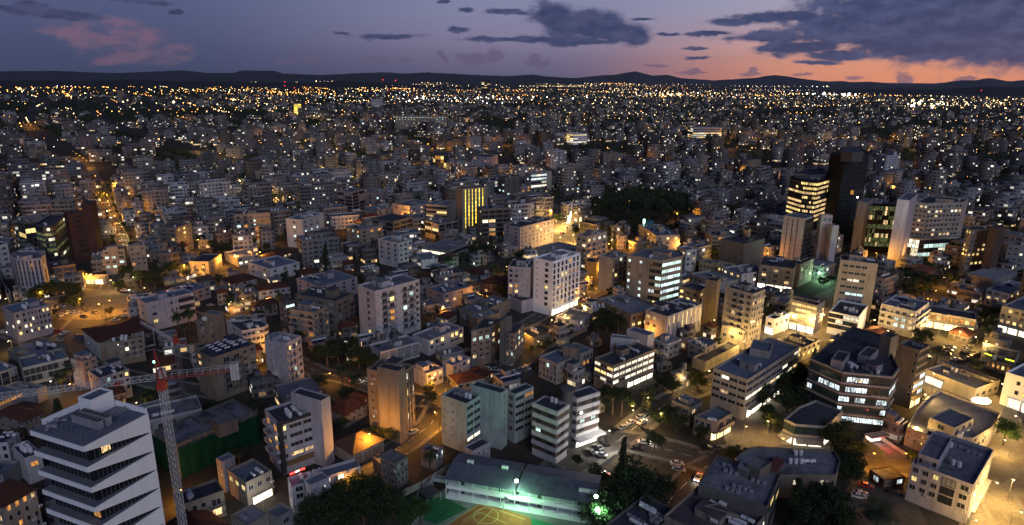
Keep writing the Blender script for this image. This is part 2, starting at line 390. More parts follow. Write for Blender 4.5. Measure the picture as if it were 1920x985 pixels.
def emit(par,items,o):
    """link windows, balconies: 100 of a name as parts, the rest as one part"""
    by={}
    for it in items: by.setdefault(it[0],[]).append(it)
    for nm,ls in by.items():
        if len(ls)>100: ls.sort(key=lambda t:-t[3]-100*t[5])
        if nm=='window' and o.length<330:
            na=0
            for t in ls:
                if na<14 and t[3]>3 and hash_(str(round(t[2].x*7+t[3],2)))%100<16:
                    na+=1; a_=t[4]; q=t[2]+Vector((math.cos(a_),math.sin(a_)))*1.1; obj('air_conditioner',cached('wac',lambda:MB().box(-.42,.42,-.42,-.03,0,.6,0).box(-.25,.25,-.44,-.42,.08,.52,1).mesh('air_conditioner',[TANK,RAIL])),par,(q.x-o.x,q.y-o.y,t[3]-.75),a_)
        for t in ls[:100]: obj(nm,t[1],par,(t[2].x-o.x,t[2].y-o.y,t[3]),t[4])
        rest=ls[100:]
        if rest:
            vs=[];fs=[];mi=[];ms=[]
            for t in rest:
                me=t[1]; M=Matrix.Translation((t[2].x-o.x,t[2].y-o.y,t[3]))@Matrix.Rotation(t[4],4,'Z'); b=len(vs)
                vs+=[M@v.co for v in me.vertices]
                for pl in me.polygons:
                    mt=me.materials[pl.material_index]
                    if mt not in ms: ms.append(mt)
                    fs.append(tuple(b+i for i in pl.vertices)); mi.append(ms.index(mt))
            q=obj(nm,mkmesh(nm,vs,fs,ms,mi),par); q['kind']='stuff'
def roofstuff(par,poly,h,n,kinds,o,cap=.9,box=(.15,.85)):
    p=[Vector(q[:2]) for q in poly[:4]]
    for i in range(n):
        k=random.choice(kinds); u=U(*box); v=U(*box)
        # keep AC units and heaters in loose rows
        cnt=random.choice((1,2,3)) if k!='ac' else random.choice((2,3,4))
        for c in range(cnt):
            uu=u+c*1.5/max(8,(p[1]-p[0]).length if len(p)>1 else 8)
            if uu>.9: break
            q=(p[0]*(1-uu)+p[1]*uu)*(1-v)+(p[3]*(1-uu)+p[2]*uu)*v
            a=p[1]-p[0]
            obj(TN[k],tank_mesh(k),par,(q.x-o.x,q.y-o.y,h-cap),math.atan2(a.y,a.x))
def quad_from(LNR,h):
    l,n,r=[P(s,h).xy for s in LNR]; a=l-n; b=r-n
    if a.length>b.length: e=a.normalized(); q=b-e*b.dot(e); q=q.normalized()*max(q.length,b.length*.8,4.); r=n+q
    else: e=b.normalized(); q=a-e*a.dot(e); q=q.normalized()*max(q.length,a.length*.8,4.); l=n+q
    return [l,n,r,l+r-n]
ANG=[]
def bld(name,label,cat,col,LNR,h,fl='x',fr='x',ex=(),faces=None,roof='blue',hut=(.35,.6,3.,3.5,2.6),stuff=4,kinds=('h','v','ac','solar'),
        lit=.08,pal=('warm','white'),fh=3.2,g=3.6,group=None,cap=.9,shop=None,off='dark',dark=False,foot=True,z0=0,seed=None,hutc=None,sz=None):
    random.seed(seed if seed is not None else hash_(label))
    if isinstance(h,str): h=hgt(LNR[1],h)
    if sz:
        n=P(LNR[0],0).xy; t=Vector((math.cos(sz[2]),math.sin(sz[2]))); q=Vector((-t.y,t.x)); poly=[n+q*sz[1],n,n+t*sz[0],n+t*sz[0]+q*sz[1]]
    elif len(LNR)==3: poly=quad_from(LNR,h)
    else: poly=[P(s,h).xy for s in LNR]
    c=sum(poly,Vector((0,0)))/len(poly); o=Vector((c.x,c.y,0))
    if len(LNR)==3:
        a=(poly[0]-poly[1]);b=(poly[2]-poly[1]); ANG.append((round(math.degrees(a.angle(b))),round(a.length),round(b.length),round(h,1),label))
    root=bpy.data.objects.new(name,None); COL.objects.link(root); root.location=o; root.empty_display_size=2
    thing(root,label,cat,group); root['_a']=1
    lp=[(p.x-o.x,p.y-o.y) for p in poly]
    block_parts(root,lp,h,wall(col),ROOF[roof],z0,cap)
    items=[]
    kw=dict(lit=lit,pal=pal,fh=fh,g=g,dark=dark,off=off)
    if faces is None: faces=[(0,fl),(1,fr)]
    for i,s in faces:
        if s and s!='x': face(s,poly[i],poly[(i+1)%len(poly)],z0,h,items,col,**kw)
    for e in ex:
        q=[P(s,e[1]).xy for s in e[0]]
        if len(q)==3: q=quad_from(e[0],e[1])
        eh=e[1]; ec=e[2] if len(e)>2 and e[2] else col; ez=e[3] if len(e)>3 else 0
        ql=[(p.x-o.x,p.y-o.y) for p in q]
        block_parts(root,ql,eh,wall(ec),ROOF[roof],ez,.5)
        if len(e)>4:
            for i,s in enumerate(e[4]):
                if s and s!='x': face(s,q[i],q[(i+1)%len(q)],ez,eh,items,ec,**kw)
        FOOT.append((q[0],q[1],q[2],q[3]))
    emit(root,items,o)
    if hut:
        u,v,a,b,hh=hut; p=[Vector(q) for q in lp[:4]]; q=(p[0]*(1-u)+p[1]*u)*(1-v)+(p[3 if len(p)>3 else 2]*(1-u)+p[2]*u)*v
        an=math.atan2((p[1]-p[0]).y,(p[1]-p[0]).x)
        hm=MB(); hm.box(-a/2,a/2,-b/2,b/2,0,hh,0); hm.box(-a/2-.15,a/2+.15,-b/2-.15,b/2+.15,hh,hh+.18,1); hm.box(-.45,.45,-b/2-.03,-b/2,.05,2.0,2)
        obj('stair_tower',hm.mesh('stair_tower',[wall(hutc or col),ROOF[roof],RAIL]),root,(q.x,q.y,h-cap),an)
    if stuff: roofstuff(root,poly,h,stuff,kinds,o,cap)
    if shop:
        for (fi,a,b,hh,mt) in shop:
            A_=poly[fi];B_=poly[(fi+1)%len(poly)]; d=B_-A_; rz=math.atan2(d.y,d.x); L=d.length*(b-a); m_=A_+d*((a+b)/2)
            n=max(1,int(L/4))
            for k in range(n):
                x=-L/2+L*(k+.5)/n; q=m_+d.normalized()*x
                bb=MB(); bw=L/n*.86; bb.box(-bw/2,bw/2,-.06,0.02,.15,hh,0); bb.box(-bw/2-.1,-bw/2,-.12,0,0,hh+.1,1); bb.box(bw/2,bw/2+.1,-.12,0,0,hh+.1,1)
                obj('shopfront',bb.mesh('shopfront',[mt,FRAMED]),root,(q.x-o.x,q.y-o.y,z0),rz)
            bb=MB(); bb.box(-L/2,L/2,-1.3,0,hh+.25,hh+.4,0); bb.box(-L/2,L/2,-.15,-.0,hh+.4,hh+.95,0)
            obj('shop_canopy',bb.mesh('shop_canopy',[wall(col)]),root,(m_.x-o.x,m_.y-o.y,z0),rz)
    if foot: FOOT.append(tuple(poly) )
    root['_px']=[proj((o.x,o.y,h))[0],proj((o.x,o.y,h))[1]]
    BL.append((root,poly,h)); return root
BL=[]
def hash_(s):
    v=7
    for ch in s: v=(v*131+ord(ch))%1000003
    return v
def hip(name,label,cat,col,LNR,h,rh=2.2,tile=None,over=.5,group=None,faces=('w3','w4'),lit=.1,pal=('warm',),fh=3.0,g=.3):
    random.seed(hash_(label))
    poly=quad_from(LNR,h) if len(LNR)==3 else [P(s,h).xy for s in LNR]
    c=sum(poly,Vector((0,0)))/4; o=Vector((c.x,c.y,0)); root=bpy.data.objects.new(name,None); COL.objects.link(root); root.location=o
    thing(root,label,cat,group)
    lp=[Vector((p.x-o.x,p.y-o.y)) for p in poly]
    obj('wall',MB().prism(lp,0,h,0).mesh('wall',[wall(col)]),root)
    op=[Vector(q) for q in inset([tuple(p) for p in lp],-over)]
    a=(op[1]-op[0]).length;b=(op[2]-op[1]).length
    if a>b: m0=(op[0]+op[3])/2;m1=(op[1]+op[2])/2;k=min(.45,b/2/a)
    else: m0=(op[0]+op[1])/2;m1=(op[3]+op[2])/2;k=min(.45,a/2/b)
    r0=m0+(m1-m0)*k;r1=m1+(m0-m1)*k
    z=h-.05; v=[(p.x,p.y,z) for p in op]+[(p.x,p.y,z+.15) for p in op]+[(r0.x,r0.y,z+.15+rh),(r1.x,r1.y,z+.15+rh)]
    f=[(3,2,1,0)]+[(i,(i+1)%4,4+(i+1)%4,4+i) for i in range(4)]
    if a>b: f+=[(4,5,9,8),(5,6,9),(6,7,8,9),(7,4,8)]
    else: f+=[(5,6,9,8),(6,7,9),(7,4,8,9),(4,5,8)]
    obj('roof',mkmesh('roof',v,f,[tile or TILE]),root)
    items=[]
    for i,s in enumerate(faces):
        if s!='x': face(s,poly[i],poly[(i+1)%4],0,h+.9,items,col,lit=lit,pal=pal,fh=fh,g=g)
    emit(root,items,o); FOOT.append(tuple(poly)); BL.append((root,poly,h)); return root
# ================================================================== ground, roads, hills
def gmat():
    def b(N):
        p=geo(N); n1,_=N.noise(p,.02,4,.6); n2,_=N.noise(p,.25,5,.7)
        col=N.mix(N.mapr(n1,.42,.6),(.040,.040,.040,1),(.055,.048,.038,1)); col=N.mix(N.mapr(n2,.4,.7,0,.6),col,(.035,.036,.036,1))
        return prin(N,col,.95,.15)
    return material('earth_and_asphalt',b)
def sheet(name,pts,z,mt,kind='structure',label=None):
    b=MB(); n=len(pts); b.v=[(p[0],p[1],z) for p in pts]; b.f=[tuple(range(n))]; b.m=[0]
    o=obj(name,b.mesh(name,[mt])); 
    me=o.data
    if me.polygons[0].normal.z<0: me.flip_normals()
    o['kind']=kind; return o
sheet('ground',[(-60000,-3000),(60000,-3000),(60000,60000),(-60000,60000)],0,gmat())
ASPH=flecked('asphalt',(.055,.054,.053),(.085,.08,.075),.5,.85)
PAVE=flecked('pavement',(.20,.19,.17),(.13,.12,.11),.8,.9)
def pavemat(N):
    p=geo(N); br=N.new('ShaderNodeTexBrick'); N.setin(br,0,p); br.inputs['Scale'].default_value=.9; br.inputs['Color1'].default_value=(.25,.225,.185,1); br.inputs['Color2'].default_value=(.20,.18,.15,1); br.inputs['Mortar'].default_value=(.10,.09,.08,1); br.inputs['Mortar Size'].default_value=.03
    n,_=N.noise(p,.12,5,.65); n2,_=N.noise(p,.9,4,.7); c=N.mix(N.mapr(n,.42,.62,0,.75),br.outputs[0],(.10,.088,.07,1)); c=N.mix(N.mapr(n2,.5,.7,0,.6),c,(.07,.062,.05,1)); return prin(N,c,.85,.2)
PAVEL=material('pale_paving',pavemat)
PAINT=flat('road_paint',(.6,.6,.56),.7)
def polyline(pts):
    return [P(s,0).xy for s in pts]
def offset(pl,d):
    out=[]
    for i,p in enumerate(pl):
        a=pl[max(0,i-1)];b=pl[min(len(pl)-1,i+1)]; t=(b-a).normalized(); out.append(p+Vector((-t.y,t.x))*d)
    return out
def strip(name,l,r,z,mt,thick=0.):
    b=MB(); n=len(l)
    for i in range(n-1):
        b.quad((r[i].x,r[i].y,z),(r[i+1].x,r[i+1].y,z),(l[i+1].x,l[i+1].y,z),(l[i].x,l[i].y,z))
        if thick:
            for q in(l,r): b.quad((q[i].x,q[i].y,z),(q[i+1].x,q[i+1].y,z),(q[i+1].x,q[i+1].y,z-thick),(q[i].x,q[i].y,z-thick))
    return structure(obj(name,b.mesh(name,[mt])))
ROADS=[]
_rz=[0]
def road(pts,wd,pv=2.,dash=True):
    pl=polyline(pts)
    q=[pl[0]]
    for i in range(1,len(pl)):
        n=max(1,int((pl[i]-pl[i-1]).length/12))
        for k in range(1,n+1): q.append(pl[i-1].lerp(pl[i],k/n))
    _rz[0]+=.004; z=.012+_rz[0]
    strip('road',offset(q,wd/2),offset(q,-wd/2),z,ASPH)
    if pv:
        strip('pavement',offset(q,wd/2+pv),offset(q,wd/2),.13+_rz[0],PAVE,.12); strip('pavement',offset(q,-wd/2),offset(q,-wd/2-pv),.13+_rz[0],PAVE,.12)
    if dash:
        b=MB(); u=offset(q,.08);v=offset(q,-.08)
        for i in range(0,len(q)-1):
            for k in(0,.5):
                a0=u[i].lerp(u[i+1],k);a1=u[i].lerp(u[i+1],k+.25);b0=v[i].lerp(v[i+1],k);b1=v[i].lerp(v[i+1],k+.25)
                b.quad((b0.x,b0.y,z+.004),(b1.x,b1.y,z+.004),(a1.x,a1.y,z+.004),(a0.x,a0.y,z+.004))
        structure(obj('road_marking',b.mesh('road_marking',[PAINT])))
    ROADS.append((q,wd/2+pv)); return q
PLAZA=[]
def plaza(name,pts,mt=PAVEL,z=None):
    if z is None: _rz[0]+=.004; z=.012+_rz[0]
    pl=polyline(pts); PLAZA.append(pl); return sheet(name,[tuple(p) for p in pl],z,mt)
# foreground streets
r_lamp=road([(560,985),(640,918),(672,886),(706,868),(765,828),(808,796),(826,764),(834,738),(842,700)],8.5,1.6)
r_back=road([(600,700),(645,708),(690,722),(730,738),(790,752),(830,752)],8,1.2)
r_main=road([(1330,866),(1262,846),(1200,832),(1165,826),(1120,836),(1060,876),(1000,930)],11,2)
r_shops=road([(1160,826),(1205,790),(1262,748),(1330,722),(1400,690),(1440,655),(1475,628),(1520,590),(1560,560),(1600,528)],8,2)
r_school=road([(1345,866),(1312,882),(1262,930),(1225,985)],7,1.5)
r_corner=road([(1330,866),(1420,842),(1500,850),(1590,862),(1660,872),(1730,876),(1800,872)],9,2,False)
r_right=road([(1920,860),(1880,872),(1850,900),(1870,930),(1895,985)],8,1.6,False)
r_mid=road([(880,690),(930,646),(982,612),(1035,580),(1085,566),(1140,540),(1180,500)],7,1.5)
r_left=road([(60,650),(110,600),(190,556),(250,560),(300,566),(330,545),(400,522),(460,508),(560,480),(640,470)],9,2)
r_aven=road([(200,548),(232,470),(228,446),(205,398),(190,352),(168,312)],7.5,.8)
r_left2=road([(0,620),(60,640),(100,660),(180,690),(300,720),(420,740)],7,1.5,False)
r_two=road([(300,566),(380,600),(440,628),(500,650),(600,700)],7,1.5)
r_church=road([(1040,445),(1056,400),(1040,370),(1010,352),(960,330)],9,2,False)
r_far=road([(1180,500),(1140,470),(1060,446),(1040,445)],9,2)
r_hotel=road([(1300,560),(1440,500),(1530,500),(1660,470),(1760,470),(1920,478)],9,2)
plaza('plaza',[(96,596),(150,540),(215,545),(255,560),(240,590),(160,605)])
plaza('pavement',[(1372,850),(1352,812),(1400,770),(1440,740),(1500,700),(1540,720),(1500,770),(1480,830),(1420,846)])
plaza('plaza',[(1740,870),(1790,835),(1860,815),(1920,800),(1980,900),(1990,1010),(1780,1010),(1850,900),(1800,878)])
plaza('plaza',[(1610,880),(1600,850),(1640,830),(1720,840),(1740,862),(1700,880)])
plaza('plaza',[(1380,690),(1430,610),(1490,570),(1560,540),(1600,580),(1540,660),(1460,720)],PAVEL)
plaza('plaza',[(1720,720),(1740,660),(1800,700),(1900,760),(1920,800),(1820,800),(1760,760)],PAVEL)
plaza('car_park',[(1560,985),(1600,880),(1690,890),(1740,985)],ASPH)
plaza('car_park',[(1700,690),(1745,655),(1850,655),(1830,700),(1780,720)],ASPH)
plaza('car_park',[(60,640),(105,600),(180,600),(250,600),(290,625),(240,650),(150,680)],ASPH)
plaza('car_park',[(900,720),(905,680),(975,655),(1010,690),(985,712)],ASPH)
plaza('plaza',[(1030,470),(1000,430),(1040,380),(1120,420),(1160,470),(1090,480)],PAVEL)
plaza('vacant_lot',[(1130,880),(1180,838),(1300,862),(1318,880),(1250,930),(1170,930)],flecked('bare_soil',(.10,.075,.05),(.05,.045,.03),.3,.95))
# school yard
YARD=flecked('yard_concrete',(.16,.17,.15),(.30,.31,.29),.12,.85)
plaza('school_yard',[(770,985),(815,930),(850,905),(1150,950),(1130,1040),(770,1040)],YARD)
def fill(name,pts,c,z): return sheet(name,[tuple(p) for p in polyline(pts)],z,flecked(name+'_surface',c,[v*.7 for v in c],.5,.8))
ztop=.012+_rz[0]+.01
TURF=fill('play_turf',[(800,938),(831,932),(876,955),(818,985),(794,976)],(.03,.16,.07),ztop)
COURT_Z=ztop+.004
fill('sports_court',[(903,941),(994,972),(1005,1015),(800,1015)],(.42,.15,.05),COURT_Z)
fill('sports_court_border',[(994,972),(1060,990),(1060,1030),(1005,1015)],(.05,.25,.12),COURT_Z)
def lines(pairs,z,wd=.1,closed=False):
    b=MB()
    for a,c in pairs:
        a=P(a,0).xy; c=P(c,0).xy; t=(c-a).normalized(); n=Vector((-t.y,t.x))*wd
        b.quad(*[(q.x,q.y,z) for q in(a-n,c-n,c+n,a+n)])
    structure(obj('court_marking',b.mesh('court_marking',[flat('court_paint',(.6,.45,.2),.7)])))
lines([((900,946),(985,975)),((900,946),(830,990)),('D3 1165 880','D3 1380 970'),('D3 1165 880','D3 1000 985'),('D3 1280 850','D3 1140 985'),('D3 1215 830','D3 1020 950')],COURT_Z+.004)
b=MB(); cc=P('D3 1215 910',0)
for i in range(24):
    a0=i/24*2*math.pi;a1=(i+1)/24*2*math.pi
    b.quad(*[(cc.x+r*math.cos(t),cc.y+r*math.sin(t),COURT_Z+.006) for r,t in((3.4,a0),(3.6,a0),(3.6,a1),(3.4,a1))])
structure(obj('court_marking',b.mesh('court_marking',[flat('court_paint',(.6,.45,.2),.7)])))
# hills: real ridges 9 to 24 km out, crest heights read from the skyline
def ridge(prof,dist,depth,c,seed,name='hills'):
    rnd=random.Random(seed); v=[];f=[];xs=[p[0] for p in prof]
    X=np.arange(xs[0],xs[-1]+1,6.); Y=np.interp(X,xs,[p[1] for p in prof])
    n=len(X); rows=[(-1.,0.),(-.62,.30),(-.3,.62),(-.1,.93),(0,1.),(.15,.9),(1.,0.)]
    for (o,k) in rows:
        for i in range(n):
            d=ray(X[i],Y[i]+rnd.uniform(-.35,.35)); hl=math.hypot(d[0],d[1]); zc=H+d[2]/hl*dist
            D_=dist+o*depth*(1+.25*math.sin(i*.35+seed)); wob=(math.sin(i*.8+o*9)*.12+rnd.uniform(-.08,.08))*(1-k)*k*4
            v.append((d[0]/hl*D_,d[1]/hl*D_,max(-30,zc*(k+wob*.6)) if k<1 else zc))
    for r in range(len(rows)-1):
        for i in range(n-1): a=r*n+i; f.append((a,a+1,a+n+1,a+n))
    def b(N):
        nn,_=N.noise(geo(N),.0012,5,.6); return prin(N,N.mix(N.mapr(nn,.35,.65),rgba(c),rgba([q*.6 for q in c])),.95,.1)
    o=obj(name,mkmesh(name,v,f,[material('hill_scrub_%d'%seed,b)],None,True)); structure(o); return o
ridge([(-500,150),(-250,138),(0,134),(100,133),(180,136),(220,137),(300,134),(345,132),(390,137),(438,137),(450,132.5),(515,133),(532,138),(600,141),(640,139),(718,135.5),(760,138),(800,136),(860,139),(900,141),(950,143),(1000,140),(1020,143),(1060,146),(1100,147)],15000,3200,(.060,.062,.066),3)
ridge([(1040,150),(1080,147),(1110,143),(1130,141),(1150,141),(1172,137),(1190,133.5),(1204,137),(1222,142),(1250,140.5),(1280,147),(1340,151),(1385,148),(1420,146),(1440,142),(1455,141),(1475,143),(1500,147),(1545,153),(1580,152),(1600,155),(1630,153),(1680,158),(1740,158),(1770,155),(1800,151),(1830,150.5),(1845,147),(1860,146.5),(1890,153),(1920,150),(2050,152),(2400,165)],21000,4200,(.060,.062,.066),5)
ridge([(-400,160),(0,152),(60,150),(150,152),(260,150),(330,154),(420,153),(560,155),(640,152),(760,158),(900,164)],8200,1500,(.030,.032,.032),8)
ridge([(1500,174),(1600,169),(1680,167),(1760,168),(1840,163),(1920,164),(2200,166)],9500,1500,(.030,.032,.034),11)
# ================================================================== foreground, hand placed
W1=('warm','white')
# --- the white office tower with wedge shaped panels
def wedge_tower():
    h=56.; s_=4.2
    Lp,Np,Rp=[P(q,h).xy for q in('D1 215 205','D1 700 325','D1 1240 45')]
    # keep the corner square
    e=(Rp-Np).normalized(); pr=Vector((-e.y,e.x)); Lp=Np+pr*abs((Lp-Np).dot(pr)) if (Lp-Np).dot(pr)>0 else Np-pr*abs((Lp-Np).dot(pr))
    Bp=Lp+Rp-Np; c=(Lp+Rp)/2; o=Vector((c.x,c.y,0))
    root=bpy.data.objects.new('office_tower',None); COL.objects.link(root); root.location=o
    thing(root,'white office tower with wedge shaped facade panels at the lower left','tower')
    L,N_,Rr,B=[Vector((p.x-o.x,p.y-o.y)) for p in(Lp,Np,Rp,Bp)]
    wm=wall('bright'); ledge=flecked('stone_ledge',(.17,.18,.205),(.13,.135,.16),.8); GL=darkglass('tower_glass',(.008,.009,.011))
    u=(L-N_).normalized(); v=(Rr-N_).normalized(); lenL=(L-N_).length; lenR=(Rr-N_).length
    nf=13
    for k in range(nf):
        zt=h-k*s_
        b=MB(); b.prism([tuple(L),tuple(N_),tuple(Rr),tuple(B)],zt-.95,zt-.01,0)
        obj('floor_slab',b.mesh('floor_slab',[ledge]),root)
        # white fascia on the left face
        nl=Vector((v.x,v.y))*-1
        b=MB(); t=.16
        b.prism([tuple(L+nl*t-u*0),tuple(N_+nl*t),tuple(N_),tuple(L)],zt-.98,zt,0)
        obj('fascia',b.mesh('fascia',[wm]),root)
        # wedge panel on the right face: thin at the corner, a whole storey at the far end
        nr=u*-1; b=MB(); zb0=zt-.98; zb1=zt-s_+.18
        a0=N_+nl*t;a1=Rr
        q=[(a0+nr*t,zb0),(a1+nr*t,zb1),(a1+nr*t,zt),(a0+nr*t,zt)]; qi=[(a0,zb0),(a1,zb1),(a1,zt),(a0,zt)]
        V=[(p.x,p.y,z) for p,z in q+qi]
        me=mkmesh('wedge_panel',V,[(0,1,2,3),(7,6,5,4),(0,4,5,1),(1,5,6,2),(2,6,7,3),(3,7,4,0)],[wm]); 
        obj('wedge_panel',me,root)
        # glazing line, set back at the corner
        if k<nf:
            i1=N_+u*1.2+v*1.6; i0=L-u*.3+v*1.6; i2=Rr+u*.12
            b=MB(); z0=zt-s_+.0; z1=zt-.96
            b.quad((i0.x,i0.y,z0),(i1.x,i1.y,z0),(i1.x,i1.y,z1),(i0.x,i0.y,z1)); b.quad((i1.x,i1.y,z0),(i2.x,i2.y,z0),(i2.x,i2.y,z1),(i1.x,i1.y,z1))
            obj('glazing',b.mesh('glazing',[GL]),root)
            b=MB()
            for A_,B_,n in((i0,i1,12),(i1,i2,14)):
                d=(B_-A_).normalized(); nn=Vector((d.y,-d.x))*.06
                for j in range(1,n):
                    p=A_+(B_-A_)*(j/n)
                    b.prism([tuple(p-d*.04+nn),tuple(p+d*.04+nn),tuple(p+d*.04),tuple(p-d*.04)],z0,z1,0)
            obj('mullion',b.mesh('mullion',[flat('mullion',(.12,.12,.13),.4)]),root)
            if k in(0,3,4,):
                A_,B_=(i1,i2) if k==0 else (i0,i1); f0={0:.18,3:.86,4:.78}[k]
                p0=A_+(B_-A_)*f0; p1=A_+(B_-A_)*(f0+.14); d=(B_-A_).normalized(); nn=Vector((d.y,-d.x))*.03
                b=MB(); b.quad((p0.x+nn.x,p0.y+nn.y,z0+.5),(p1.x+nn.x,p1.y+nn.y,z0+.5),(p1.x+nn.x,p1.y+nn.y,z1-.2),(p0.x+nn.x,p0.y+nn.y,z1-.2))
                obj('window',b.mesh('window',[PANE['orange'] if k else PANE['warm']]),root)
        if k==nf-1: obj('wall',MB().prism([tuple(L+v*2),tuple(N_+v*2+u*1.7),tuple(Rr+u*.2),tuple(B)],0,zt-s_+.1).mesh('wall',[wm]),root)
    # back and side walls
    b=MB(); b.prism([tuple(Rr+u*.05),tuple(Rr+u*.05+v*.0-v*.3),tuple(B-v*.3),tuple(B)],0,h+1.1); b.prism([tuple(B-v*.35),tuple(B-v*.35-u*.3),tuple(L+v*2.2-u*.3),tuple(L+v*2.2)],0,h+1.1)
    obj('wall',b.mesh('wall',[wm]),root)
    # roof terrace
    b=MB(); r=[L-u*1.6+v*2.2,N_+u*2.0+v*2.2,Rr+u*.5-v*.5,B-u*.5-v*.5]
    obj('roof',MB().prism([tuple(p) for p in r],h,h+.05).mesh('roof',[ROOF['blue']]),root)
    b=MB()
    for A_,B_ in((r[0],r[1]),(r[1],r[1]+(r[2]-r[1])*.35)):
        d=(B_-A_).normalized(); n=int((B_-A_).length/1.3)
        for j in range(n+1):
            p=A_+d*(j*1.3); b.box(p.x-.04,p.x+.04,p.y-.04,p.y+.04,h+.05,h+1.1)
        nn=Vector((d.y,-d.x))*.02; b.prism([tuple(A_+nn),tuple(B_+nn),tuple(B_-nn),tuple(A_-nn)],h+1.02,h+1.08)
    obj('glass_balustrade',b.mesh('glass_balustrade',[METAL]),root)
    an=math.atan2(v.y,v.x)
    def at(a,bb): return L*(1-a)*(1-bb)+N_*a*(1-bb)+Rr*a*bb+B*(1-a)*bb
    p=at(.30,.78)
    hb=MB(); hb.box(-2.3,2.3,-1.8,1.8,0,3.1,0); hb.box(-2.15,2.15,-1.65,1.65,3.1,3.15,1)
    for x in (-2.3,2.15): hb.box(x,x+.15,-1.8,1.8,3.1,3.5,0)
    for y in (-1.8,1.65): hb.box(-2.15,2.15,y,y+.15,3.1,3.5,0)
    hb.cyl((.5,.3,3.3),(.5,.3,6.8),.04,.03,6,2)
    obj('stair_tower',hb.mesh('stair_tower',[wm,ROOF['blue'],METAL]),root,(p.x,p.y,h+.05),an)
    vrf=cached('vrf',lambda:MB().box(-.5,.5,-.4,.4,.1,1.8,0).box(-.42,.42,-.32,.32,1.8,1.9,1).mesh('air_conditioner',[ACM,FRAMED]))
    for row in range(2):
        for j in range(7):
            p=at(.36+.075*j,.40+.13*row); obj('air_conditioner',vrf,root,(p.x,p.y,h+.05),an)
    p=at(.2,.2); 
    db=MB(); db.box(-2.2,2.2,-.25,.25,.3,.6); db.box(1.6,2.1,-1.3,1.3,.3,.6); db.box(-.9,-.5,-1.0,1.,.2,.8)
    obj('pipework',db.mesh('pipework',[ACM]),root,(p.x,p.y,h+.05),an+.4)
    db=MB()
    for j in range(6): db.box(-2.4+j*.7,-2.15+j*.7,-1.4,1.6,.2,.42)
    db.box(-2.6,2.2,-.2,.1,.42,.6); p=at(.62,.84); obj('pipework',db.mesh('pipework',[ACM]),root,(p.x,p.y,h+.05),an)
    FOOT.append((Lp,Np,Rp,Bp)); BL.append((root,[Lp,Np,Rp,Bp],h)); root['_px']=[160,800]
wedge_tower()
# --- tower crane
CR=flat('crane_red',(.36,.045,.03),.6); CG=flat('crane_grey',(.60,.60,.62),.5,.5,.3)
def lattice(b,A,B_,w_,n,r=.06,tri=False,mi=0):
    A=Vector(A);B_=Vector(B_); d=(B_-A).normalized(); t=Vector((0,0,1)) if abs(d.z)<.9 else Vector((1,0,0))
    s_=d.cross(t).normalized(); q=s_.cross(d)
    cs=[(-w_/2,-w_/2),(w_/2,-w_/2),(w_/2,w_/2),(-w_/2,w_/2)] if not tri else [(-w_/2,-w_/2),(w_/2,-w_/2),(0,w_*.45)]
    m_=len(cs); pt=lambda k,i:A+(B_-A)*(i/n)+s_*cs[k][0]+q*cs[k][1]
    for k in range(m_): b.cyl(pt(k,0),pt(k,n),r*1.4,r*1.4,5,mi,False)
    for i in range(n):
        for k in range(m_):
            j=(k+1)%m_; b.cyl(pt(k,i),pt(j,i+1) if i%2==0 else pt(j,i+1),r,r,4,mi,False); b.cyl(pt(j,i),pt(k,i+1),r,r,4,mi,False) if not tri else b.cyl(pt(j,i),pt(j,i+1),r*.3,r*.3,4,mi,False)
            b.cyl(pt(k,i),pt(j,i),r,r,4,mi,False)
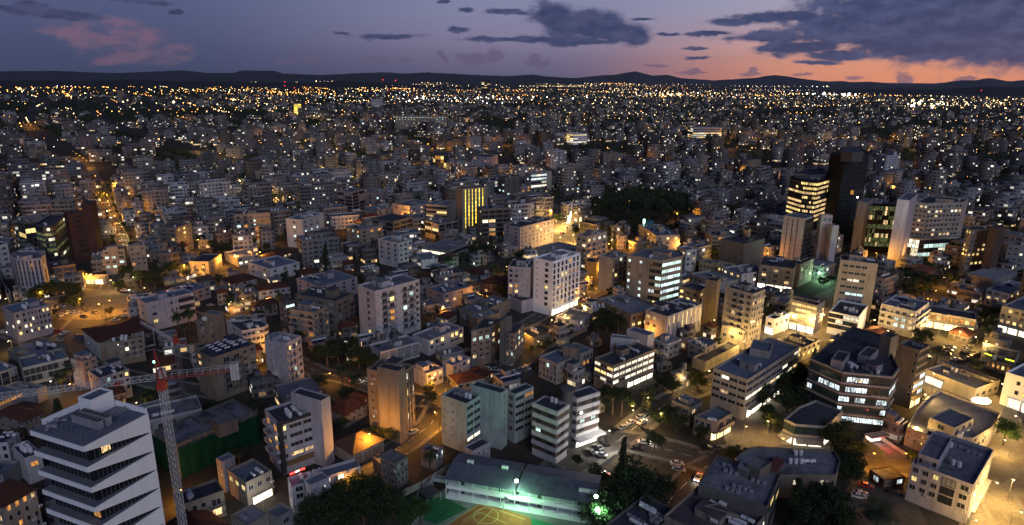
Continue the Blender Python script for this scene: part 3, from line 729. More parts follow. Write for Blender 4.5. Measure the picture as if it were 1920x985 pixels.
def crane():
    zt=57.; top=P((304,722),zt); o=Vector((top.x,top.y,0)); root=bpy.data.objects.new('tower_crane',None); COL.objects.link(root); root.location=o
    thing(root,'tower crane with grey lattice mast and red slewing cab beside the white tower','crane')
    b=MB(); lattice(b,(0,0,0),(0,0,zt-1),1.25,34,.038); obj('mast',b.mesh('mast',[CG]),root)
    j=P((-60,747),zt+2.2)-Vector((o.x,o.y,0)); j.z=zt+1.6; dj=Vector((j.x,j.y,0)).normalized()
    cj=-dj
    b=MB(); b.box(-.8,.8,-.8,.8,zt-1,zt+.6); b.cyl((0,0,zt+.5),(0,0,zt+1.2),.75,.75,12)
    obj('slewing_ring',b.mesh('slewing_ring',[CR]),root)
    b=MB(); apex=Vector((dj.x*.6,dj.y*.6,zt+8.2)); sd=Vector((-dj.y,dj.x,0))
    for sx in(-1,1):
        for f in(-1,1):
            b.cyl(Vector((0,0,zt+1))+sd*sx*.55+dj*f*.6,apex+sd*sx*.1,.085,.07,6)
        for kk in range(1,6):
            t=kk/6; pa=(Vector((0,0,zt+1))+sd*sx*.55+dj*.6).lerp(apex,t); pb=(Vector((0,0,zt+1))+sd*sx*.55-dj*.6).lerp(apex,t); b.cyl(pa,pb,.045,.045,5)
    for kk in range(1,6):
        t=kk/6; pa=(Vector((0,0,zt+1))+sd*.55+dj*.6).lerp(apex,t); pb=(Vector((0,0,zt+1))-sd*.55+dj*.6).lerp(apex,t); b.cyl(pa,pb,.045,.045,5)
    obj('apex_frame',b.mesh('apex_frame',[CR]),root)
    L=52.; b=MB(); lattice(b,Vector((0,0,zt+2))+dj*1.2,Vector((0,0,zt+2))+dj*L,1.2,38,.034,True); obj('jib',b.mesh('jib',[CG]),root)
    b=MB(); C_=15.0
    for sx in(-1,1):
        b.cyl(Vector((0,0,zt+1.4))+cj*1+sd*sx*.6,Vector((0,0,zt+1.4))+cj*C_+sd*sx*.6,.10,.10,6)
        for i in range(9): p=Vector((0,0,zt+1.4))+cj*(2+i*1.5)+sd*sx*.6; b.cyl(p,p+Vector((0,0,1.1)),.04,.04,4,1)
        b.cyl(Vector((0,0,zt+2.5))+cj*2+sd*sx*.6,Vector((0,0,zt+2.5))+cj*14+sd*sx*.6,.04,.04,4,1)
    for i in range(10): p=Vector((0,0,zt+1.4))+cj*(1+i*1.45); b.cyl(p+sd*.6,p-sd*.6,.06,.06,4)
    obj('counter_jib',b.mesh('counter_jib',[CR,CG]),root)
    an=math.atan2(cj.y,cj.x)
    b=MB()
    for i in range(3): b.box(-.8+i*.58,-.8+i*.58+.5,-.75,.75,-1.9,1.9)
    p=cj*(C_-.8); obj('counterweight',b.mesh('counterweight',[flecked('concrete_block',(.55,.53,.48),(.4,.38,.35),1.)]),root,(p.x,p.y,zt+1.2),an)
    b=MB(); b.cyl(apex,Vector((0,0,zt+3))+dj*20,.035,.035,4); b.cyl(apex,Vector((0,0,zt+3))+dj*42,.035,.035,4)
    for sx in(-1,1): b.cyl(apex,Vector((0,0,zt+1.6))+cj*13.5+sd*sx*.6,.035,.035,4)
    obj('tie_bar',b.mesh('tie_bar',[METAL]),root)
    b=MB(); q=sd*1.7; b.box(-.7,.7,-.7,.7,0,2.1); b.box(-.72,-.69,-.55,.55,.9,1.8,1); obj('cab',b.mesh('cab',[flat('cab_white',(.5,.5,.5),.4),PANE['dark']]),root,(-sd.x*1.5,-sd.y*1.5,zt+.9),an)
    b=MB(); p=dj*8.; b.box(-.6,.6,-.6,.6,.7,1.1); 
    for x in(-.4,.4): b.cyl((x,0,.7),(x*.3,0,-2.6),.03,.03,4)
    b.box(-.35,.35,-.2,.2,-3.3,-2.6); b.cyl((0,0,-3.3),(0,0,-3.9),.1,.05,6)
    obj('trolley_hook',b.mesh('trolley_hook',[CR]),root,(p.x,p.y,zt+.6),an)
crane()
def crane2():
    # red luffing crane standing behind, jib lowered over the site
    mp=P((321,690),20); zt=hgt((321,626),(mp and proj((mp.x,mp.y,0))[:2])); zt=34.; mp=P((330,640),zt)
    o=Vector((mp.x,mp.y,0)); root=bpy.data.objects.new('tower_crane',None); COL.objects.link(root); root.location=o
    thing(root,'small red crane with lowered jib behind the red tiled hall','crane')
    b=MB(); lattice(b,(0,0,0),(0,0,zt),1.3,20,.05); obj('mast',b.mesh('mast',[flat('dark_steel',(.10,.10,.11),.5)]),root)
    e=P((263,603),zt+3)-Vector((o.x,o.y,0)); b=MB(); lattice(b,(0,0,zt),(e.x,e.y,zt+3),.9,18,.035,True); obj('jib',b.mesh('jib',[CG]),root)
    d=Vector((e.x,e.y,0)).normalized()
    b=MB(); b.box(-.7,.7,-.7,.7,zt-.8,zt+1.2); b.cyl((0,0,zt+1),(-d.x*1.,-d.y*1.,zt+4.),.16,.12,6); b.cyl((0,0,zt+.3),(-d.x*7,-d.y*7,zt+.2),.22,.22,6); b.cyl((d.x*2,d.y*2,zt+.6),(-d.x*1.,-d.y*1.,zt+4.),.1,.1,5)
    obj('counter_jib',b.mesh('counter_jib',[CR]),root)
    b=MB(); b.box(-.8,.8,-.8,.8,-2.1,.5); obj('counterweight',b.mesh('counterweight',[flecked('dark_concrete_block',(.30,.27,.23),(.22,.2,.18),1.)]),root,(-d.x*7.6,-d.y*7.6,zt),math.atan2(d.y,d.x))
crane2()
# --- netted site
bld('construction_site','unfinished concrete block wrapped in green netting behind the tower crane','building','concrete',['B1 865 450','B1 985 535','B1 1433 345'],'B1 1010 720',None,None,hut=(.3,.5,5,4,1.6),stuff=0,roof='worn',
    ex=[(['B1 1150 395','B1 1220 425','B1 1330 385'],14.6,'concrete',10)])
def netting():
    root,poly,h=BL[-1]; o=root.location; NET=material('green_netting',lambda N:prin(N,N.mix(N.noise(N.vm('MULTIPLY',geo(N),(1,1,.3)),.8,4)[0],(.003,.026,.014,1),(.005,.055,.028,1)),.8,.1))
    for i in(0,1):
        a,b2=poly[i],poly[(i+1)%4]; d=(b2-a); n=Vector((d.y,-d.x)).normalized()*.9; b=MB(); k=24
        for j in range(k):
            for r in range(5):
                w0=math.sin(j*1.7)*.14;w1=math.sin((j+1)*1.7)*.14; p=a+d*(j/k)+n*(1+w0)-Vector((o.x,o.y));q=a+d*((j+1)/k)+n*(1+w1)-Vector((o.x,o.y)); z0=(h-1.2)*r/5;z1=(h-1.2)*(r+1)/5
                b.quad((p.x,p.y,z0),(q.x,q.y,z0),(q.x,q.y,z1),(p.x,p.y,z1))
        obj('netting',b.mesh('netting',[NET]),root)
        sb=MB()
        for j in range(0,k+1,2):
            p=a+d*(j/k)+n*.75-Vector((o.x,o.y)); sb.cyl((p.x,p.y,0),(p.x,p.y,h+1.4),.07,.07,5)
        obj('scaffold',sb.mesh('scaffold',[METAL]),root)
netting()
bld('apartment_building','beige block with louvred balcony front and flat dark roof at the bottom edge','building','beige',['B1 880 835','B1 1010 875','D2 445 690'],8.,'w2','x.',fh=3.,g=.8,roof='dark',hut=None,stuff=2,kinds=('h',),faces=[(0,'w2'),(1,'w3@.6,b1@.4')])
hip('villa','low villa with dark red hipped roof at the bottom edge below the beige block','house','tan',['D2 -60 985','D2 180 1150','D2 540 1020'],3.6,2.6)
bld('shop_building','two storey corner shop with brightly lit front and slim white stair tower','shop','beige',['D2 478 518','D2 630 628','D2 862 533'],8.3,'w3','w3',lit=.2,pal=('gold',),g=4.2,fh=3.2,hut=None,stuff=2,kinds=('h','solar'),roof='blue',
    ex=[(['D2 380 422','D2 432 452','D2 510 428'],10.6,'mauve',0,('s2','s2'))],shop=[(1,.12,1,3.0,SHOPW)])
bld('workshop','small flat roofed workshop with one lit window at the bottom edge','building','beige',['D2 505 900','D2 640 990','D2 835 895'],5.5,'w2','x',lit=.6,pal=('white',),g=1.,hut=None,stuff=1,roof='pale')
bld('workshop','pale concrete shed beside dark trees at the bottom edge','building','grey',['D2 800 870','D2 900 925','D2 1035 850'],5.,'x','w1',g=1.,hut=None,stuff=0,roof='blue')
bld('apartment_building','low white flats with several white tanks on a long roof above the dark trees','building','lmauve',['D2 860 620','D2 1015 660','B2 585 655'],9.,'s2','w5',lit=.3,pal=('white','warm'),hut=None,stuff=6,kinds=('h','v','h'),roof='blue',
    ex=[(['D2 1095 625','D2 1170 650','D2 1330 580'],10.6,'lmauve',0,('x','s2'))])
bld('office_building','white and charcoal offices with four rows of window bands lit orange','building','lmauve',['D2 697 35','D2 903 128','D2 1255 15'],'D2 945 565','b2','w1@.22,r2@.66,x@.12',lit=.75,pal=('orange','orange','warm','gold'),
    fh=3.2,g=4.4,hut=None,stuff=9,kinds=('h','ac','ac','v'),roof='dark',off='dark',
    ex=[(['C2 1010 762','C2 1262 838','C2 1320 822'],23.4,'lmauve',0),(['C2 1005 765','C2 1110 790','C2 1180 760'],21.5,'lmauve',0)])
def charcoal():
    root,poly,h=BL[-1]; o=root.location; CM=flecked('charcoal_cladding',(.035,.033,.035),(.025,.024,.025),1.); OM=flecked('timber_base',(.20,.12,.06),(.14,.08,.04),1.2)
    a,c=poly[1],poly[2]; d=c-a; L=d.length; rz=math.atan2(d.y,d.x); m_=(a+c)/2
    b=MB(); b.box(-L/2-.05,-L/2+1.3,-.1,-.0,.2,h+.05); b.box(-L/2+1.3,L/2,-.16,-.0,h-1.,h+.12); b.box(L/2-1.2,L/2+.1,-.1,-.0,.2,h-1.); obj('cladding',b.mesh('cladding',[CM]),root,(m_.x-o.x,m_.y-o.y,0),rz)
    b=MB(); b.box(-L/2+1.3,L/2-1.2,-.3,-.0,2.6,4.4); obj('cladding',b.mesh('cladding',[OM]),root,(m_.x-o.x,m_.y-o.y,0),rz)
    a,c=poly[0],poly[1]; d=c-a; L=d.length; rz=math.atan2(d.y,d.x); m_=(a+c)/2; b=MB(); b.box(L/2-1.2,L/2+.05,-.1,-.0,.2,h+.05); obj('cladding',b.mesh('cladding',[CM]),root,(m_.x-o.x,m_.y-o.y,0),rz)
charcoal()
bld('office_building','beige slab with blank side wall and white pilasters facing the orange lit street','building','tan',['C3 213 565','C3 485 622','C3 722 556'],'D3 480 245','s1@.3,x@.7','p5',lit=.28,pal=('white','gold','white'),fh=3.1,g=3.8,hut=(.5,.8,4,4,2.2),stuff=5,roof='dark',
    ex=[(['C3 300 548','C3 478 588','C3 520 575'],27.,'tan',0)],dark=True)
hip('villa','old stone house with dark thatch brown roof and three garage doors under a street lamp','house','cream',['D3 -80 300','D3 97 392','D3 355 266'],4.4,3.2,TILEB,faces=('x','x'))
def garage():
    root,poly,h=BL[-1]; a,b2=poly[1],poly[2]; d=b2-a; rz=math.atan2(d.y,d.x)
    for t,w_ in((.14,3.2),(.45,3.0),(.76,3.4)):
        b=MB(); b.box(-w_/2,w_/2,-.05,.02,0,2.9); 
        for k in range(7): b.box(-w_/2,w_/2,-.08,-.05,.2+k*.4,.28+k*.4)
        q=a+d*t; obj('garage_door',b.mesh('garage_door',[flecked('garage_shutter',(.20,.18,.15),(.14,.13,.11),1.)]),root,(q.x-root.location.x,q.y-root.location.y,.1),rz)
garage()
bld('house','derelict two storey house with stained walls beside the dark trees','house','stone',['D3 325 400','D3 462 462','D3 572 408'],'D3 478 690','w2','w3',fh=2.9,g=.6,hut=None,stuff=0,roof='worn',
    ex=[(['D3 262 408','D3 330 470','D3 400 440'],4.5,'stone',0)])
bld('house','small flat roofed house with a palm in front beside the pale green block','house','grey',['D3 665 345','D3 790 385','D3 888 340'],'D3 800 525','x','w3',lit=.3,pal=('cool',),fh=2.9,g=.6,hut=None,stuff=1,roof='worn')
bld('apartment_building','pale green white block with top floor lit and four white tanks on its raised core','building','mint',['C3 838 782','C3 1050 860','C3 1203 802'],'D3 1050 390','s2@.6,x@.4','r2',lit=.12,pal=('white','orange'),fh=3.1,g=3.4,hut=None,stuff=3,roof='dark',kinds=('v','ac'),off='dark',
    ex=[(['C3 1087 700','C3 1345 772','C3 1385 745'],21.,'mint',0,('x','s1')),(['C3 1390 765','C4 28 782','C4 183 715'],18.5,'mint',0,('w1','r2')),(['D3 1060 335','D3 1100 365','D3 1250 285'],7.,'lmauve',0,('x','s4'))])
def band_block():
    """white block with dark window bands and a round stair tower"""
    name='white block striped with dark window bands and a round concrete stair tower'
    r=bld('apartment_building',name,'building','white',['C4 177 850','C4 380 927','C4 437 850'],'D4 350 475',None,None,fh=3.3,hut=None,stuff=2,kinds=('ac','v'),roof='dark',cap=.5,
      ex=[(['C4 430 775','C4 548 815','C4 735 757'],18.6,'white',0),])
    root=r; o=root.location; random.seed(5); h=BL[-1][2]
    q2=[P(s,18.6).xy for s in('C4 430 775','C4 548 815','C4 735 757')]; q2.append(q2[0]+q2[2]-q2[1])
    q1=BL[-1][1]
    BR=flecked('brown_cladding',(.075,.05,.04),(.05,.035,.03),1.5)
    for q,hh in((q1,h),(q2,18.6)):
        for i in(0,1):
            a,c=q[i],q[i+1]; d=(c-a); L=d.length; dn=d.normalized(); n=Vector((dn.y,-dn.x)); rz=math.atan2(d.y,d.x); m_=(a+c)/2
            for k in range(5):
                zb=hh-1.5-1.65-k*3.3
                b=MB(); b.box(-L/2+.1,L/2-.1,-.08,.0,0,1.65); obj('window_band',cached(('bb',round(L,1)),lambda:b.mesh('window_band',[BR])),root,(m_.x-o.x,m_.y-o.y,zb),rz)
                nb=max(1,int(L/3.2))
                for j in range(nb):
                    x=-L/2+L*(j+.5)/nb; p=m_+dn*x+n*.09; pn='cool' if (q is q2 and i==1 and k==2) else ('cool' if (q is q1 and i==0 and k==2 and j==0) else 'dark')
                    if R()<.8 or pn!='dark': obj('window',window_mesh(1.9,1.4,3,pn,True),root,(p.x-o.x,p.y-o.y,zb+.12),rz)
                b=MB(); b.box(-L/2-.15,L/2+.15,-.32,-.01,0,1.5); p=m_; obj('parapet_band',cached(('pb',round(L,1)),lambda:b.mesh('parapet_band',[wall('white')])),root,(p.x-o.x,p.y-o.y,zb+1.68),rz)
    c=P('C4 472 735',21.); b=MB(); b.cyl((0,0,0),(0,0,20.6),2.1,2.1,20); b.cyl((0,0,20.6),(0,0,21.2),2.5,2.5,20); obj('round_stair_tower',b.mesh('round_stair_tower',[wall('concrete')]),root,(c.x-o.x,c.y-o.y,0))
    a,c2=q2[1],q2[2]; d=(c2-a); rz=math.atan2(d.y,d.x); m_=(a+c2)/2; L=d.length
    b=MB(); b.box(-L/2-1,L/2+1,-3.4,0,3.9,4.3); obj('entrance_canopy',b.mesh('entrance_canopy',[wall('white')]),root,(m_.x-o.x,m_.y-o.y,0),rz)
    b=MB(); b.box(-L/2+.5,L/2-.5,-.06,0,.2,3.3); obj('shopfront',b.mesh('shopfront',[SHOPW]),root,(m_.x-o.x,m_.y-o.y,0),rz)
band_block()
# --- school
def school():
    A_=P((841,886),6.8).xy; B_=P((1114,932),6.8).xy; d=(B_-A_).normalized(); n=Vector((d.y,-d.x)); L=(B_-A_).length
    rz=math.atan2(d.y,d.x); o=A_; root=bpy.data.objects.new('school_building',None); COL.objects.link(root); root.location=(o.x,o.y,0); root.rotation_euler=(0,0,rz)
    thing(root,'long two storey school with ribbed grey roof and an open upper gallery','school'); W_=11.
    SW=wall('mint'); RR=roofm('roof_sheet_grey',(.13,.145,.18),(.085,.09,.115),.5)
    obj('wall',MB().box(0,L*.47,0,W_,0,6.3).box(L*.5,L,0,W_,0,6.3).mesh('wall',[SW]),root)
    b=MB()
    for x0,x1 in((-.6,L*.475),(L*.495,L+.6)):
        b.v+= [(x0,-2.6,6.3),(x1,-2.6,6.3),(x1,W_*.5,7.5),(x0,W_*.5,7.5),(x0,W_+.5,6.4),(x1,W_+.5,6.4),(x0,-2.6,6.15),(x1,-2.6,6.15),(x0,W_+.5,6.25),(x1,W_+.5,6.25)]
        k=len(b.v)-10; b.f+=[(k,k+1,k+2,k+3),(k+3,k+2,k+5,k+4),(k+6,k+7,k+1,k),(k+8,k+4,k+5,k+9),(k+6,k+8,k+9,k+7),(k,k+3,k+4,k+8,k+6),(k+1,k+7,k+9,k+5,k+2)]; b.m+=[0]*7
        for i in range(int((x1-x0)/1.0)): x=x0+i*1.0; b.quad((x,-2.6,6.36),(x+.07,-2.6,6.36),(x+.07,W_*.5,7.56),(x,W_*.5,7.56),mi=1)
    obj('roof',b.mesh('roof',[RR,ROOF['dark']]),root)
    b=MB(); b.box(0,L,-2.4,-.0,3.0,3.2); b.box(0,L,-2.4,-2.25,3.2,4.1); b.box(0,L,-3.2,-.02,.0,.25)
    obj('gallery',b.mesh('gallery',[wall('bright')]),root)
    b=MB(); 
    for i in range(int(L/4.2)+1): b.box(i*4.2-.1,i*4.2+.1,-2.38,-2.26,.25,3.0); b.box(i*4.2-.06,i*4.2+.06,-2.38,-2.28,4.1,6.2)
    obj('column',b.mesh('column',[wall('bright')]),root)
    random.seed(3)
    for fl_,z in((0,.9),(1,4.2)):
        for i in range(int(L/2.9)):
            x=1.6+i*2.9
            if L*.46<x<L*.51 or x>L-1: continue
            if i%4==1: obj('door',cached('sdoor',lambda:MB().box(-.5,.5,-.06,.02,0,2.1).mesh('door',[flat('door_green',(.02,.05,.035),.5)])),root,(x,0,z-.88 if fl_==0 else 3.22))
            else: obj('window',window_mesh(1.7,1.2,2,'green' if i%3 else 'dark'),root,(x,0,z+.1))
    b=MB(); b.box(-5.5,0,-.2,3,3.0,3.2); b.box(-5.5,-5.3,-.2,3,3.2,4.1); b.box(-5.3,-.1,-.2,-.05,3.2,4.1)
    for i in range(9): b.box(-5.5-.32*(i+1),-5.5-.32*i,-.2,1.6,0,3.0-.33*(i+1)+.33)
    obj('stair',b.mesh('stair',[SW]),root)
    for x in(L*.12,L*.37): obj('water_tank',tank_mesh('h'),root,(x,W_*.45,7.35),0)
    b=MB(); b.box(-2.6,2.6,-.3,.3,0,1.2); obj('plant_box',b.mesh('plant_box',[wall('white')]),root,(L*.955,1.2,7.0))
    FOOT.append((A_-n*0,B_,B_-n*W_,A_-n*W_)); BL.append((root,[A_,B_,B_-n*W_,A_-n*W_],7)); root['_px']=[980,900]
school()
def post_thing(name,label,cat,pos,build,rz=0,group=None):
    root=bpy.data.objects.new(name,None); COL.objects.link(root); root.location=pos; root.rotation_euler=(0,0,rz); thing(root,label,cat,group); build(root); return root
def hoop(root):
    b=MB(); b.box(-.12,.12,-.12,.12,0,3.1); b.box(-.08,.08,-1.2,0,2.95,3.1); obj('post',b.mesh('post',[wall('white')]),root)
    b=MB(); b.box(-.9,.9,-1.25,-1.2,2.9,4.0); obj('backboard',b.mesh('backboard',[flat('backboard',(.7,.7,.7),.4)]),root)
    b=MB()
    for i in range(12):
        a=i/12*6.283;a2=(i+1)/12*6.283; b.cyl((.23*math.cos(a),-1.5+.23*math.sin(a),3.05),(.23*math.cos(a2),-1.5+.23*math.sin(a2),3.05),.02,.02,4)
    obj('rim',b.mesh('rim',[CR]),root)
post_thing('basketball_hoop','white basketball hoop at the edge of the orange court','hoop',P('D3 1358 862'),hoop,2.2)
def wallrun(name,label,cat,pts,h,mt,th=.25,pil=True):
    pl=polyline(pts); c=sum(pl,Vector((0,0)))/len(pl); root=bpy.data.objects.new(name,None); COL.objects.link(root); root.location=(c.x,c.y,0); thing(root,label,cat)
    pl=[p-c for p in pl]; b=MB(); u=offset(pl,th/2);v=offset(pl,-th/2)
    for i in range(len(pl)-1): b.prism([tuple(v[i]),tuple(v[i+1]),tuple(u[i+1]),tuple(u[i])],0,h)
    obj('wall',b.mesh('wall',[mt]),root)
    if pil:
        b=MB()
        for i in range(len(pl)-1):
            n=max(1,int((pl[i+1]-pl[i]).length/3.5))
            for k in range(n+1): p=pl[i].lerp(pl[i+1],k/n); b.box(p.x-.2,p.x+.2,p.y-.2,p.y+.2,0,h+.15)
        obj('pilaster',b.mesh('pilaster',[mt]),root)
    return root
wallrun('boundary_wall','pale boundary wall between the school yard and the derelict house','wall',[(738,940),(790,915),(845,880),(856,872)],2.2,wall('cream'))
wallrun('boundary_wall','dusty wall along the lane above the fallen palm garden','wall',[(985,700),(1030,655),(1080,630),(1100,620)],2.,wall('tan'))
def fence(label,pts,h=2.4):
    pl=polyline(pts); c=sum(pl,Vector((0,0)))/len(pl); root=bpy.data.objects.new('fence',None); COL.objects.link(root); root.location=(c.x,c.y,0); thing(root,label,'fence')
    b=MB(); g2=MB()
    for i in range(len(pl)-1):
        a=pl[i]-c;d=pl[i+1]-c; n=max(1,int((d-a).length/2.2))
        for k in range(n+1): p=a.lerp(d,k/n); b.cyl((p.x,p.y,0),(p.x,p.y,h),.04,.04,5)
        for z in(.1,h*.5,h-.03): g2.cyl((a.x,a.y,z),(d.x,d.y,z),.025,.025,4)
        m_=int((d-a).length/.5)
        for k in range(m_): p=a.lerp(d,k/m_); g2.cyl((p.x,p.y,.1),(p.x,p.y,h-.05),.008,.008,3,0,False)
    obj('post',b.mesh('post',[flat('fence_green',(.04,.14,.08),.5)]),root); obj('mesh_panel',g2.mesh('mesh_panel',[flat('fence_green',(.04,.14,.08),.5)]),root)
fence('green wire fence round the play turf beside the orange court',[(794,978),(818,987),(866,951)],1.6)
bld('shelter','open brown roofed shelter over the corner of the play turf','shelter','brown',['D3 640 700','D3 720 760','D3 835 700'],3.0,None,None,hut=None,stuff=0,roof='dark',z0=2.7,cap=.1)
sh=BL[-1]; 
for p in sh[1]: obj('post',cached('shp',lambda:MB().box(-.1,.1,-.1,.1,0,2.7).mesh('post',[wall('mint')])),sh[0],(p.x-sh[0].location.x,p.y-sh[0].location.y,0))
# --- bottom right blocks
bld('office_building','long low office with grey roof, scattered air units and three white tanks at the bottom','building','concrete',['D5 135 640','D5 712 830','D5 928 585'],13.5,'x','R4',lit=.2,pal=('gold','green'),fh=3.2,g=3.4,hut=(.5,.75,3.,3.,2.4),stuff=9,kinds=('ac','ac','h','ac'),roof='worn',dark=True,
   ex=[(['D5 590 500','D5 650 520','D5 745 455'],16.5,'concrete',0)])
bld('office_building','low block with faded purple roof and a lit sunken court at the bottom edge','building','beige',['D5 -240 975','D5 425 1200','D5 725 872'],10.5,'x','w4',hut=(.45,.45,7,5,2.2),stuff=8,roof='purple',kinds=('ac','h'),lit=.1,
   ex=[(['D5 180 820','D5 430 890','D5 480 905','D5 300 800'],12.2,'beige',8)])
bld('office_building','low dark roofed block with broad grey parapet at the bottom edge','building','concrete',['D4 760 990','D4 1080 1130','D4 1400 870'],9.,'x','x',hut=None,stuff=8,roof='dark',kinds=('ac','h'))
bld('office_building','low building with a curved worn roof and white tanks facing the lit corner cafe','building','stone',['D5 520 560','D5 925 560','D5 1290 560','D5 1325 440','D5 1270 352','D5 900 340','D5 640 320','D5 560 335','D5 490 375','D5 440 420'],8.,faces=[(1,'w8')],lit=.5,pal=('white','gold'),hut=None,stuff=0,roof='worn')
def add_tanks(px,z,n,kind='v',step=1.5,rz=.2):
    root=BL[-1][0]; p=P(px,z)
    for i in range(n): obj(TN[kind],tank_mesh(kind),root,(p.x-root.location.x+i*step,p.y-root.location.y,z),rz)
add_tanks('D5 900 470',7.1,3,'v',1.7); add_tanks('D5 945 400',7.1,2,'v',1.6); add_tanks('D5 1030 470',7.1,2,'h',2.)
b=MB(); q=[P(s,9.6) for s in('D5 720 470','D5 800 510','D5 858 410','D5 785 380')]; rr=BL[-1][0]
b.prism([(p.x-rr.location.x,p.y-rr.location.y) for p in q],7.2,8.6); obj('skylight',b.mesh('skylight',[flecked('rusty_sheet',(.18,.06,.045),(.10,.04,.03),.6)]),rr)
bld('kiosk','small dark brown cabin with a lit window beside the car park','kiosk','brown',['D6 188 505','D6 262 605','D6 438 575'],3.6,'w1','w2',lit=.9,pal=('ice',),fh=3,g=.4,hut=None,stuff=0,roof='worn',cap=.3)
bld('apartment_building','mauve four storey block with one bright square window at the lower right corner','building','lmauve',['D6 472 485','D6 1012 648','D6 1182 350'],'D6 930 975','w3@.5,l1@.26,w1@.24','w6',lit=.12,pal=('gold','white'),fh=3.3,g=3.4,hut=None,stuff=7,roof='grey',kinds=('v','ac','v'),off='dark',
   ex=[(['D6 540 395','D6 720 440','D6 830 250'],15.5,'lmauve',0,('w3','x'))],shop=[(1,.1,.95,2.8,SHOP)])
bld('shopping_arcade','broad cream building with angled parapets and grey roof beside the lit square','building','cream',[(1700.5,800),(1738,816),(1794,818),(1825.5,821),(1860,801),(1877,774),(1765,731),(1743,741),(1719,764)],7.,faces=[(0,'s3'),(3,'w4'),(4,'w3')],hut=None,stuff=4,roof='grey',lit=.2,pal=('gold',),g=1.5,
   ex=[(['D6 600 97','D6 850 167','D6 1012 87'],10.2,'cream',0,('w1','w3'))])
bld('shop_building','low shop with bright white ground floor windows opposite the arched gate','shop','cream',['C6 600 568','C6 1030 733','C6 1172 638'],5.6,'x','w4',hut=(.45,.75,22,.8,1.4),stuff=4,roof='grey',g=.6,shop=[(0,.02,.42,3.4,SHOPW)])
bld('office_building','cream building at the right edge with bright shopfronts and hanging ornaments','building','bright',['C6 1300 585','C6 1900 790','C6 2200 600'],'C6 1215 912','x@.15,w8@.85','x',lit=.1,pal=('gold',),fh=3.4,g=5.,hut=None,stuff=2,shop=[(0,.1,.95,4.,SHOPW)],roof='blue')
bld('office_building','cream four storey block at the right edge with square loggias and lit shops','building','cream',['C6 1240 40','C6 1800 170','C6 2000 60'],'C6 1750 395','w10','x',lit=.3,pal=('gold','warm'),fh=3.2,g=4.,hut=(.3,.5,4,4,2.4),stuff=4,shop=[(0,.0,1,3.2,SHOPW)])
bld('shopping_arcade','long arcade with dark roof and two golden lit galleries','building','cream',['C6 612 85','C6 1035 155','C6 1078 98'],8.2,'l9','l2',lit=1.,pal=('gold','warm','orange'),fh=3.6,g=4.2,hut=None,stuff=0,roof='dark',shop=[(0,0,1,3.4,SHOP),(1,0,1,3.4,SHOP)])
bld('restaurant','low dark roofed restaurant with yellow glowing strips below the palm','building','grey',['C6 1090 345','C6 1080 470','C6 1330 540','C6 1400 420'],4.5,faces=[(1,'w6')],lit=.7,pal=('gold','orange'),g=.5,hut=(.5,.6,6,3,1.5),stuff=3,roof='dark',kinds=('ac','v'))
rr=BL[-1][0]
for a_,b_ in(('C6 1105 440','C6 1160 460'),('C6 1275 488','C6 1350 508')):
    p=P(a_,4.6);q=P(b_,4.6); bb=MB(); bb.cyl((p.x-rr.location.x,p.y-rr.location.y,4.75),(q.x-rr.location.x,q.y-rr.location.y,4.75),.28,.28,8); obj('light_strip',bb.mesh('light_strip',[glow('yellow_tube',(.85,1.,.05),2.2)]),rr)
# --- dark glass office with the chamfered front
bld('office_building','dark glass office with chamfered front and white lit office bands','building','dgrey',[(1520,671),(1580,696),(1672.6,705),(1684.4,689),(1655,628),(1598,612)],22.,faces=[(0,'R6'),(1,'R9'),(2,'R3')],lit=.26,pal=('ice','ice','ice'),fh=3.9,g=2.,hut=(.4,.7,4,4,3),stuff=8,roof='dark',off='teal',kinds=('ac','h','v'),hutc='mauve',
   ex=[(['C5 1290 480','C5 1350 510','C5 1405 430'],24.4,'mauve',21),(['C6 80 440','C6 140 470','C6 215 400'],24.2,'mauve',21)])
def glassbands():
    root,poly,h=BL[-1]; o=root.location
    for i in(0,1,2):
        a,c=poly[i],poly[i+1]; d=c-a; L=d.length; rz=math.atan2(d.y,d.x); m_=(a+c)/2
        for k in range(5):
            b=MB(); b.box(-L/2-.1,L/2+.1,-.5,0,0,.6); obj('floor_band',b.mesh('floor_band',[wall('cream')]),root,(m_.x-o.x,m_.y-o.y,5.4+k*3.95),rz)
glassbands()
bld('cafe_building','polygonal corner cafe with striped awnings and bright shopfront below the dark glass office','cafe','cream',[(1471,785),(1491,795),(1547,799.5),(1561,788),(1580,770),(1530,750),(1499,762)],8.,faces=[(0,'g3'),(1,'g5'),(2,'g2')],lit=0.05,pal=('cool',),fh=3.0,g=4.2,hut=None,stuff=0,roof='dark',off='teal',shop=[(0,0,1,3.,SHOPW),(1,0,1,3.,SHOPW),(2,0,1,3.,SHOPW)])
rr,pp,hh=BL[-1]
for i in(0,1):
    a,c=pp[i],pp[i+1]; d=c-a; L=d.length; m_=(a+c)/2; b=MB(); x=L/2-.3
    b.v+=[(-x,0,3.3),(x,0,3.3),(x,-3.2,2.3),(-x,-3.2,2.3),(-x,0,3.2),(x,0,3.2),(x,-3.2,2.2),(-x,-3.2,2.2)]; b.f+=[(0,3,2,1),(4,5,6,7),(3,7,6,2),(0,4,7,3),(1,2,6,5)]; b.m+=[0]*5
    obj('awning',b.mesh('awning',[AWN]),rr,(m_.x-rr.location.x,m_.y-rr.location.y,0),math.atan2(d.y,d.x))
bld('office_building','tall brown slab with blank wall and blue lit window strips behind the dark glass office','building','tan',['C6 352 370','C6 560 412','C6 648 368'],'C6 460 905','x@.75,w1@.25','R2',lit=.45,pal=('cool','ice'),fh=3.4,g=4.,hut=None,stuff=1,roof='dark',shop=[(1,0,1,3.6,SHOP)],
   ex=[(['C6 265 290','C6 320 305','C6 385 280'],29.,'tan',0)])
